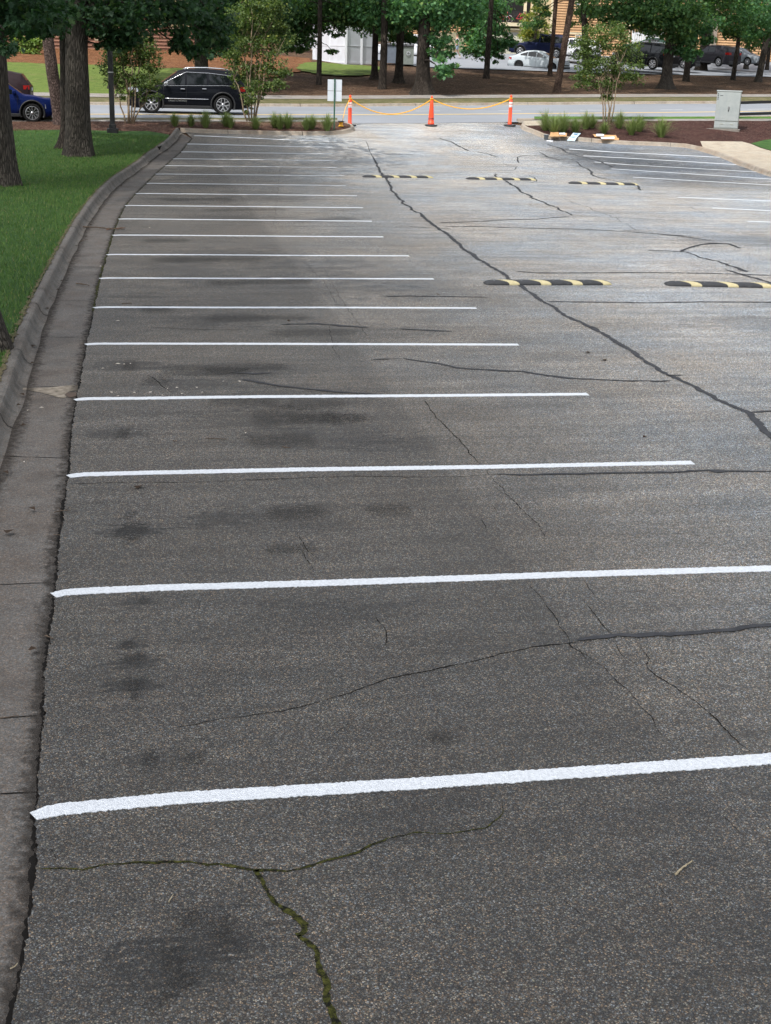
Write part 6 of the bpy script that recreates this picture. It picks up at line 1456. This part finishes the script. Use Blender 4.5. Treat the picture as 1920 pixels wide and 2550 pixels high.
class Facade:
    def __init__(s, A, B_, e): s.A, s.B, s.e = A, B_, e; s.n = nrm_to_cam(A, B_); s.org = np.array(e.location)
    def P(s, px, py, out=0.): return on_wall(px, py, s.A, s.B, out)
    def box(s, name, x0, x1, y0, y1, t0, t1, mat, parent=None, yl=None, bev=0):
        """px rectangle (x0..x1, y0 top..y1 bottom) on the wall, depth t0..t1 in front of it"""
        a = s.P(x0, (y0+y1)/2); b = s.P(x1, (y0+y1)/2); xm = (x0+x1)/2; zt = s.P(xm, y0)[2]; zb_ = s.P(xm, y1)[2]
        mb = MB(); wall_box(mb, a, b, zb_, zt, s.n, t0, t1); mb.v = [tuple(np.array(v)-s.org) for v in mb.v]
        return mb.build(name, mat, parent or s.e)
    def window(s, x0, x1, y0, y1, curtain=False, out=0.0):
        f = s.box('window', x0, x1, y0, y1, .0+out, .05+out, M_WGLASS)
        w_ = (x1-x0)*.07+.4
        fr = MB()
        for (a0, a1, b0, b1) in ((x0-w_, x0+w_*.5, y0-w_, y1+w_), (x1-w_*.5, x1+w_, y0-w_, y1+w_), (x0, x1, y0-w_, y0+w_*.4), (x0, x1, y1-w_*.4, y1+w_), ((x0+x1)/2-w_*.35, (x0+x1)/2+w_*.35, y0, y1)):
            o = s.box('window_frame', a0, a1, b0, b1, .05+out, .09+out, M_CREAM2, f); 
        if curtain: s.box('curtain', x0+(x1-x0)*.55, x1-.5, y0+1, y1-1, .052+out, .058+out, M_CURT, f)
        return f
# right-hand apartment building
A_ = at_zc(1040, 119); B_ = at_zc(2150, 128); g0 = min(A_[2], B_[2])
e = empty('apartment_building', A_, 0, 'tan sided apartment building with a balcony, behind the far parking lot on the right', 'building')
F = Facade(A_, B_, e); org = np.array(A_)
siding(A_, B_, g0-.3, g0+8.6, .22, 0, M_SIDE_R, e, org)
n = F.n; back = -n*11
m_ = MB(); cs_ = [np.array(A_[:2])+n*.6, np.array(B_[:2])+n*.6, np.array(B_[:2])+back, np.array(A_[:2])+back]; md = [(cs_[0]+cs_[3])/2, (cs_[1]+cs_[2])/2]
zt = g0+8.5; m_.add([tuple(np.array([*p, zt])-org) for p in cs_]+[tuple(np.array([*p, zt+2.4])-org) for p in md], [(0, 1, 5, 4), (2, 3, 4, 5), (0, 4, 3), (1, 2, 5), (0, 3, 2, 1)]); m_.build('roof', M_SHING, e)
m_ = MB(); wall_box(m_, cs_[3], cs_[2], g0-1, zt, n, 0, .2); m_.v = [tuple(np.array(v)-org) for v in m_.v]; m_.build('wall', M_SIDE_R, e)
for (pa, pb) in ((A_, cs_[3]), (B_, cs_[2])): siding(pa, pb, g0-.3, g0+8.5, .17, 0, M_SIDE_R, e, org)
F.box('wall', 1205, 1374, -60, 136, .05, .16, M_CREAM)
# balcony bay
F.box('recess', 1214, 1320, -40, 56, .165, .175, M_DARKW); F.box('recess', 1216, 1320, 71, 100, .165, .175, M_DARKW)
F.box('column', 1303, 1309, -40, 57, .18, .36, M_CREAM2); F.box('column', 1320, 1330, -40, 136, .165, .4, M_CREAM2)
bal = F.box('balcony', 1200, 1322, 57.5, 66, .17, 1.9, M_CREAM2)
F.box('beam', 1228, 1299, 71.5, 75, .18, 1.7, M_CREAM2); F.box('column', 1296, 1302, 71, 134, .9, 1.2, M_CREAM2)
# railing
a = F.P(1203, 57, 1.85); bq = F.P(1320, 57, 1.85); zt_ = F.P(1260, 28, 1.85)[2]; zb_ = F.P(1260, 56, 1.85)[2]
ra = MB(); d_ = bq-a
for z_ in (zt_, zb_+.06): ra.tube([tuple(np.array([a[0], a[1], z_])-org), tuple(np.array([bq[0], bq[1], z_])-org)], .03, 6)
for i in range(34):
    p = a+d_*(i+.5)/34; ra.tube([tuple(np.array([p[0], p[1], zb_])-org), tuple(np.array([p[0], p[1], zt_])-org)], .014, 4)
ra.build('railing', M_BLACKM, bal)
F.window(1424, 1444, 4, 25, True); F.window(1412, 1452, 84, 108, True); F.window(1224, 1292, 78, 92, True, .18); F.window(1900, 1918, 20, 50, True)
F.box('corner_trim', 1369, 1374, -60, 136, .16, .22, M_CREAM2)
F.box('wall', 1560, 1655, -30, 120, .05, .20, M_BROWNW); F.box('downspout', 1566, 1569, -30, 110, .21, .30, M_CREAM2); F.box('door', 1600, 1618, 45, 118, .20, .26, M_CREAM2)
F.box('wall', 1755, 1785, -30, 140, .04, .30, plain('grey_brown_wall', (.30, .24, .19), .8))
# bikes on the balcony
M_RED = plain('bike_red', (.60, .05, .06), .4, .5); M_BWHITE = plain('bike_white', (.65, .62, .62), .4, .5)
def bike(px, label, m1, m2, k):
    p = F.P(px, 56.5, 1.2); ang = math.atan2(d_[1], d_[0]); e = empty('bicycle', p, ang, label, 'bicycle', 'bicycles on the balcony')
    for x in (-.5*k, .5*k):
        w_ = MB(); w_.tube([(x+.31*k*math.cos(a), 0, .33*k+.31*k*math.sin(a)) for a in np.linspace(0, 2*math.pi, 22)], .022, 6)
        for q in range(6): w_.tube([(x, 0, .33*k), (x+.3*k*math.cos(q*1.047), 0, .33*k+.3*k*math.sin(q*1.047))], .006, 4)
        w_.build('wheel', m2, e)
    f = MB(); z = .33*k
    for q in ([(-.5*k, 0, z), (-.05*k, 0, z-.02), (.32*k, 0, .75*k), (-.18*k, 0, .78*k), (-.5*k, 0, z)], [(-.05*k, 0, z), (-.18*k, 0, .88*k)], [(.5*k, 0, z), (.32*k, 0, .75*k), (.28*k, 0, .95*k)]): f.tube(q, .028, 6)
    f.build('frame', m1, e); s_ = MB(); s_.box(-.28*k, -.06*k, -.06, .06, .88*k, .93*k, bev=.02); s_.build('saddle', M_PLAST, e)
    h_ = MB(); h_.tube([(.28*k, -.22, 1.0*k), (.30*k, 0, .95*k), (.28*k, .22, 1.0*k)], .016, 6); h_.build('handlebar', m2, e)
bike(1255, 'left pink and white bicycle behind the balcony railing', M_RED, M_BWHITE, .95); bike(1298, 'right red bicycle behind the balcony railing', M_RED, M_PLAST, .95)
# fences in front of it
def board_fence(name, x0, x1, ytop, ybot, out, mat, label, gap, wdt, point=0.0):
    a = F.P(x0, ybot, out); b = F.P(x1, ybot, out); zt = F.P((x0+x1)/2, ytop, out)[2]; zb_ = F.P((x0+x1)/2, ybot, out)[2]
    e = empty(name, (a[0], a[1], zb_), 0, label, 'fence'); o_ = np.array(e.location)
    d_ = np.array([b[0]-a[0], b[1]-a[1]]); L = np.linalg.norm(d_); d_ /= L; k = int(L/(wdt+gap)); mb = MB()
    for i in range(k):
        p = np.array(a[:2])+d_*i*(wdt+gap); q = p+d_*wdt; c = (p+q)/2; n_ = F.n*.02; j = random.uniform(-.02, .02)
        vs = [(*(p-n_), zb_), (*(q-n_), zb_), (*(q-n_), zt-point+j), (*(c-n_), zt+j), (*(p-n_), zt-point+j), (*(p+n_), zb_), (*(q+n_), zb_), (*(q+n_), zt-point+j), (*(c+n_), zt+j), (*(p+n_), zt-point+j)]
        mb.add([tuple(np.array(v)-o_) for v in vs], [(0, 1, 2, 3, 4), (9, 8, 7, 6, 5), (0, 4, 9, 5), (4, 3, 8, 9), (3, 2, 7, 8), (2, 1, 6, 7)])
    mb.build('boards', mat, e)
    for f in (.2, .8):
        m_ = MB(); z_ = zb_+(zt-zb_)*f; wall_box(m_, a[:2]-F.n*.02, b[:2]-F.n*.02, z_-.05, z_+.05, F.n, -.06, -.005); m_.v = [tuple(np.array(v)-o_) for v in m_.v]; m_.build('rail', mat, e)
    for f in (0, .5, 1): p = np.array(a[:2])+d_*L*f-F.n*.12-o_[:2]; m_ = MB(); m_.box(p[0]-.06, p[0]+.06, p[1]-.06, p[1]+.06, -.2, zt-zb_+.02, bev=.01); m_.build('fence_post', mat, e)
M_TANF = plain('tan_fence_wood', (.34, .31, .20), .8, .2, var=.2); M_CRF = plain('cream_fence_wood', (.56, .53, .42), .75, .2, var=.12); M_WHF = plain('white_fence_paint', (.75, .76, .78), .6, .3, var=.05)
board_fence('board_fence', 1085, 1154, 80, 131, 4.2, M_TANF, 'tan vertical board fence behind the walking person', .02, .14)
board_fence('board_fence', 1226, 1314, 89, 134, 4.0, M_CRF, 'pale cream board fence below the balcony', .025, .14)
board_fence('picket_fence', 1575, 1652, 78, 112, 3.0, M_WHF, 'bright white picket fence with pointed tops behind the large black vehicle', .045, .16, .12)
board_fence('board_fence', 1950, 2060, 96, 140, 4.0, M_CRF, 'cream board fence off to the right of the apartment building', .02, .14) if False else None
# left-hand building
A_ = at_zc(-160, 91.5); B_ = at_zc(690, 104)
A_[2] = z_at(A_, 128); B_[2] = z_at(B_, 128); g0 = min(A_[2], B_[2])-.3
e = empty('apartment_building', A_, 0, 'red brown clapboard apartment building behind the far lawn on the left', 'building')
F = Facade(A_, B_, e); org = np.array(A_)
siding(A_, B_, g0, g0+8.6, .24, 0, M_SIDE_L, e, org)
n = F.n; back = -n*11
cs_ = [np.array(A_[:2])+n*.6, np.array(B_[:2])+n*.6, np.array(B_[:2])+back, np.array(A_[:2])+back]; md = [(cs_[0]+cs_[3])/2, (cs_[1]+cs_[2])/2]
zt = g0+8.5; m_ = MB(); m_.add([tuple(np.array([*p, zt])-org) for p in cs_]+[tuple(np.array([*p, zt+2.4])-org) for p in md], [(0, 1, 5, 4), (2, 3, 4, 5), (0, 4, 3), (1, 2, 5), (0, 3, 2, 1)]); m_.build('roof', M_SHING, e)
for (pa, pb) in ((A_, cs_[3]), (B_, cs_[2])): siding(pa, pb, g0, g0+8.5, .18, 0, M_SIDE_L, e, org)
F.window(55, 116, 62, 93, True); F.window(236, 254, 80, 99, True); F.window(420, 470, 40, 70); F.window(-60, -20, 62, 93)
F.box('wall', 395, 470, -40, 66, .05, .2, M_CREAM)

# ================================================================== PERSON
M_SKIN = plain('skin', (.50, .27, .19), .6, .3, var=.05); M_SHIRT = plain('white_shirt', (.68, .68, .72), .85, .1); M_SHORT = plain('pale_blue_shorts', (.42, .50, .62), .85, .1); M_HAIR = plain('hair', (.16, .07, .05), .7, .3); M_SHOE = plain('shoe', (.55, .53, .5), .7); M_BAG = plain('dark_shirt_print', (.05, .045, .07), .8)
def skinned(name, verts, edges, radii, mat, parent, root=0):
    me = bpy.data.meshes.new(name); me.from_pydata(verts, edges, []); o = link(name, me, mat, parent)
    md = o.modifiers.new('skin', 'SKIN'); sk = me.skin_vertices[0].data if me.skin_vertices else None
    if sk is None:
        bm = bmesh.new(); bm.from_mesh(me); bm.verts.layers.skin.verify(); bm.to_mesh(me); bm.free(); sk = me.skin_vertices[0].data
    for i, r_ in enumerate(radii): sk[i].radius = r_ if hasattr(r_, '__len__') else (r_, r_)
    sk[root].use_root = True
    ss = o.modifiers.new('sub', 'SUBSURF'); ss.levels = 2; ss.render_levels = 2
    dg = bpy.context.evaluated_depsgraph_get(); m2 = bpy.data.meshes.new_from_object(o.evaluated_get(dg)); o.modifiers.clear(); o.data = m2; m2.name = name
    for p in m2.polygons: p.use_smooth = True
    if not m2.materials: m2.materials.append(mat)
    return o
b = at_zc(1137, 107); b[2] = z_at(b, 144)
pe = empty('person', b, YAW*-1+math.pi, 'person in a white printed shirt and pale shorts walking left on the far lot', 'person')
# +x is the walking direction (left in the photograph after the turn)
V = [(0,0,.95),(0,0,1.12),(0,0,1.32),(.01,0,1.46),(.02,0,1.54),(.04,0,1.64),(.05,0,1.74),
     (0,.17,1.42),(-.06,.24,1.16),(.10,.24,.96),(.15,.22,.90),(0,-.17,1.42),(.06,-.24,1.16),(.26,-.20,1.10),(.32,-.17,1.11),
     (0,.09,.90),(.16,.10,.52),(.20,.10,.12),(.24,.10,.05),(.34,.11,.035),(0,-.09,.90),(-.04,-.10,.50),(-.26,-.10,.16),(-.28,-.10,.08),(-.19,-.11,.035)]
E_ = [(0,1),(1,2),(2,3),(3,4),(4,5),(5,6),(3,7),(7,8),(8,9),(9,10),(3,11),(11,12),(12,13),(13,14),(0,15),(15,16),(16,17),(17,18),(18,19),(0,20),(20,21),(21,22),(22,23),(23,24)]
Rr = [(.13,.10),(.12,.09),(.15,.10),(.09,.07),(.055,.055),(.085,.075),(.07,.07),.055,.042,.034,.03,.055,.042,.034,.03,.085,.060,.042,.04,.03,.085,.060,.042,.04,.03]
skinned('body', V, E_, Rr, M_SKIN, pe)
skinned('shirt', [(0,0,.93),(0,0,1.12),(0,0,1.30),(.0,0,1.43),(0,.17,1.42),(-.04,.225,1.25),(0,-.17,1.42),(.04,-.225,1.25)], [(0,1),(1,2),(2,3),(3,4),(4,5),(3,6),(6,7)], [(.155,.12),(.145,.115),(.17,.125),(.11,.09),.075,.07,.075,.07], M_SHIRT, pe)
skinned('shorts', [(0,0,.97),(0,.09,.88),(.11,.10,.62),(0,-.09,.88),(-.035,-.10,.60)], [(0,1),(1,2),(0,3),(3,4)], [(.15,.125),.11,.10,.11,.10], M_SHORT, pe)
skinned('hair', [(.0,0,1.66),(.02,0,1.76),(-.04,0,1.62)], [(0,1),(0,2)], [(.095,.09),(.085,.08),(.06,.07)], M_HAIR, pe)
m_ = MB(); T = Matrix.Translation((.135, 0, 1.20)); m_.box(-.03, .03, -.09, .09, -.12, .12, bev=.02, T=T); m_.build('dark_bag', M_BAG, pe)
for (x, y) in ((.28,.10),(-.24,-.10)): m_ = MB(); m_.box(x-.10, x+.13, y-.05, y+.05, 0, .09, bev=.03); m_.build('shoe', M_SHOE, pe)

# ================================================================== FAR WOODS behind the buildings and all round
cl = []
for i in range(90):  # unseen woods beside and behind the camera, added to darken reflections
    an = math.pi*(.12+1.76*i/89)+0; rr_ = 62+14*((i*.618) % 1)
    x, y = XY(rr_*1.15*math.sin(an)*1.0, rr_*math.cos(an)*.9+ 8); 
    if math.cos(an) > .45: continue
    cl.append((x, y, 4+9*((i*.37) % 1), 6, 6, 5.5, 420))
rw_ = random.Random(9)
for i in range(60):
    px = -600+i*55; zc = rw_.uniform(150, 190); p = at_zc(px, zc); cl.append((p[0], p[1], p[2]+rw_.uniform(3, 14), 6, 6, 5, 420))
o = leaf_cloud('distant_woods', cl, 1.1, LEAF_FAR, None, 'quad', .2, 91); tag(o, 'dark green woods far behind the buildings and an unseen ring round the camera', 'woods', None, 'stuff')
# ================================================================== SKY, SUN, CLOUD
SUN_EL, SUN_A, SUN_B = 60.0, -.62, -.785       # the sun stands high behind the camera, to its left
sd = np.array(list(XY(SUN_A, SUN_B)) + [0.]); sd[2] = np.linalg.norm(sd)*math.tan(R(SUN_EL)); sd /= np.linalg.norm(sd)
sun_d = bpy.data.lights.new('sun', 'SUN'); sun_d.energy = 2.3; sun_d.angle = R(.53); sun_d.color = (1, .965, .92)
sun = bpy.data.objects.new('sun', sun_d); COL.objects.link(sun)
sun.rotation_euler = Vector(sd).to_track_quat('Z', 'Y').to_euler(); sun.location = sd*60
w = bpy.data.worlds.new('World'); scene.world = w; w.use_nodes = True
nt = w.node_tree; bg = nt.nodes['Background']
sky = nt.nodes.new('ShaderNodeTexSky'); sky.sky_type = 'NISHITA'; sky.sun_disc = False
sky.sun_elevation = R(SUN_EL); sky.sun_rotation = math.atan2(sd[0], sd[1]); sky.air_density = 1.0; sky.dust_density = 2.0
hs = nt.nodes.new('ShaderNodeHueSaturation'); hs.inputs['Saturation'].default_value = .30; nt.links.new(sky.outputs[0], hs.inputs['Color']); nt.links.new(hs.outputs[0], bg.inputs[0]); bg.inputs[1].default_value = .15
# unseen cloud, added and shaped to shade the lot
CH = 420.0
k = CH/sd[2]
M_CLOUD = NT('shade_cloud_white', 1., 0.); M_CLOUD.col((.92, .92, .94))
# its thickness, tuned for the shade below: dense over the near stalls, thinning towards the far right, frayed at the rim
_ca, _cb = 4.0, 14.0
_sp = M_CLOUD.n('ShaderNodeSeparateXYZ'); M_CLOUD.l(M_CLOUD.obj, _sp.inputs[0])
_n1 = M_CLOUD.noise(.075, 4, .6); _n2 = M_CLOUD.noise(.22, 4, .6)
_w = M_CLOUD.math('ADD', M_CLOUD.math('MULTIPLY', M_CLOUD.math('SUBTRACT', _n1, .5), 22.), M_CLOUD.math('MULTIPLY', M_CLOUD.math('SUBTRACT', _n2, .5), 9.))
# object axes of the cloud are the plan axes a (right) and b (ahead), origin under the sun line of the lot
_edge = M_CLOUD.math('SUBTRACT', _sp.outputs[1], M_CLOUD.math('MULTIPLY', M_CLOUD.math('MAXIMUM', M_CLOUD.math('ADD', _sp.outputs[0], 2.), 0.), .22))
_far = M_CLOUD.mr(M_CLOUD.math('ADD', _edge, M_CLOUD.math('MULTIPLY', _w, .45)), 45, 56, 1., 0.)
_thin = M_CLOUD.mr(M_CLOUD.math('ADD', M_CLOUD.math('ADD', M_CLOUD.math('MULTIPLY', _sp.outputs[0], .9), M_CLOUD.math('MULTIPLY', _sp.outputs[1], .45)), _w), -2, 27, .97, .26)
_rim = M_CLOUD.mr(M_CLOUD.math('ADD', M_CLOUD.math('ABSOLUTE', _sp.outputs[0]), _w), 48, 66, 1., 0.)
_op = M_CLOUD.math('MULTIPLY', M_CLOUD.math('MULTIPLY', _far, _thin), _rim)
_t = M_CLOUD.n('ShaderNodeBsdfTransparent'); _x = M_CLOUD.n('ShaderNodeMixShader'); M_CLOUD.l(M_CLOUD.math('SUBTRACT', 1., M_CLOUD.math('POWER', M_CLOUD.math('SUBTRACT', 1., _op), .5)), _x.inputs[0])
M_CLOUD.l(_t.outputs[0], _x.inputs[1]); M_CLOUD.l(M_CLOUD.b.outputs[0], _x.inputs[2]); M_CLOUD.l(_x.outputs[0], M_CLOUD.out.inputs[0]); M_CLOUD = M_CLOUD.m
bm = bmesh.new(); bmesh.ops.create_uvsphere(bm, u_segments=64, v_segments=32, radius=1)
for v in bm.verts:
    c = v.co.copy(); v.co = Vector((c.x*72, c.y*52+8, c.z*7*(1+.4*mnoise.noise(c*3))+mnoise.noise(c*5)*1.5))
me = bpy.data.meshes.new('cloud'); bm.to_mesh(me); bm.free()
cl_o = link('cloud', me, M_CLOUD); cl_o['kind'] = 'structure'; cl_o['label'] = 'unseen white cloud added to shade the lot'
cl_o.location = Vector((float(sd[0]*k), float(sd[1]*k), CH)); cl_o.rotation_euler.z = -YAW
scene.view_settings.view_transform = 'Standard'; scene.view_settings.look = 'None'; scene.view_settings.gamma = 1
scene.view_settings.exposure = EXPO
scene.cycles.max_bounces = 6; scene.cycles.diffuse_bounces = 3; scene.cycles.glossy_bounces = 3; scene.cycles.transmission_bounces = 4; scene.cycles.transparent_max_bounces = 8
scene.cycles.use_denoising = True
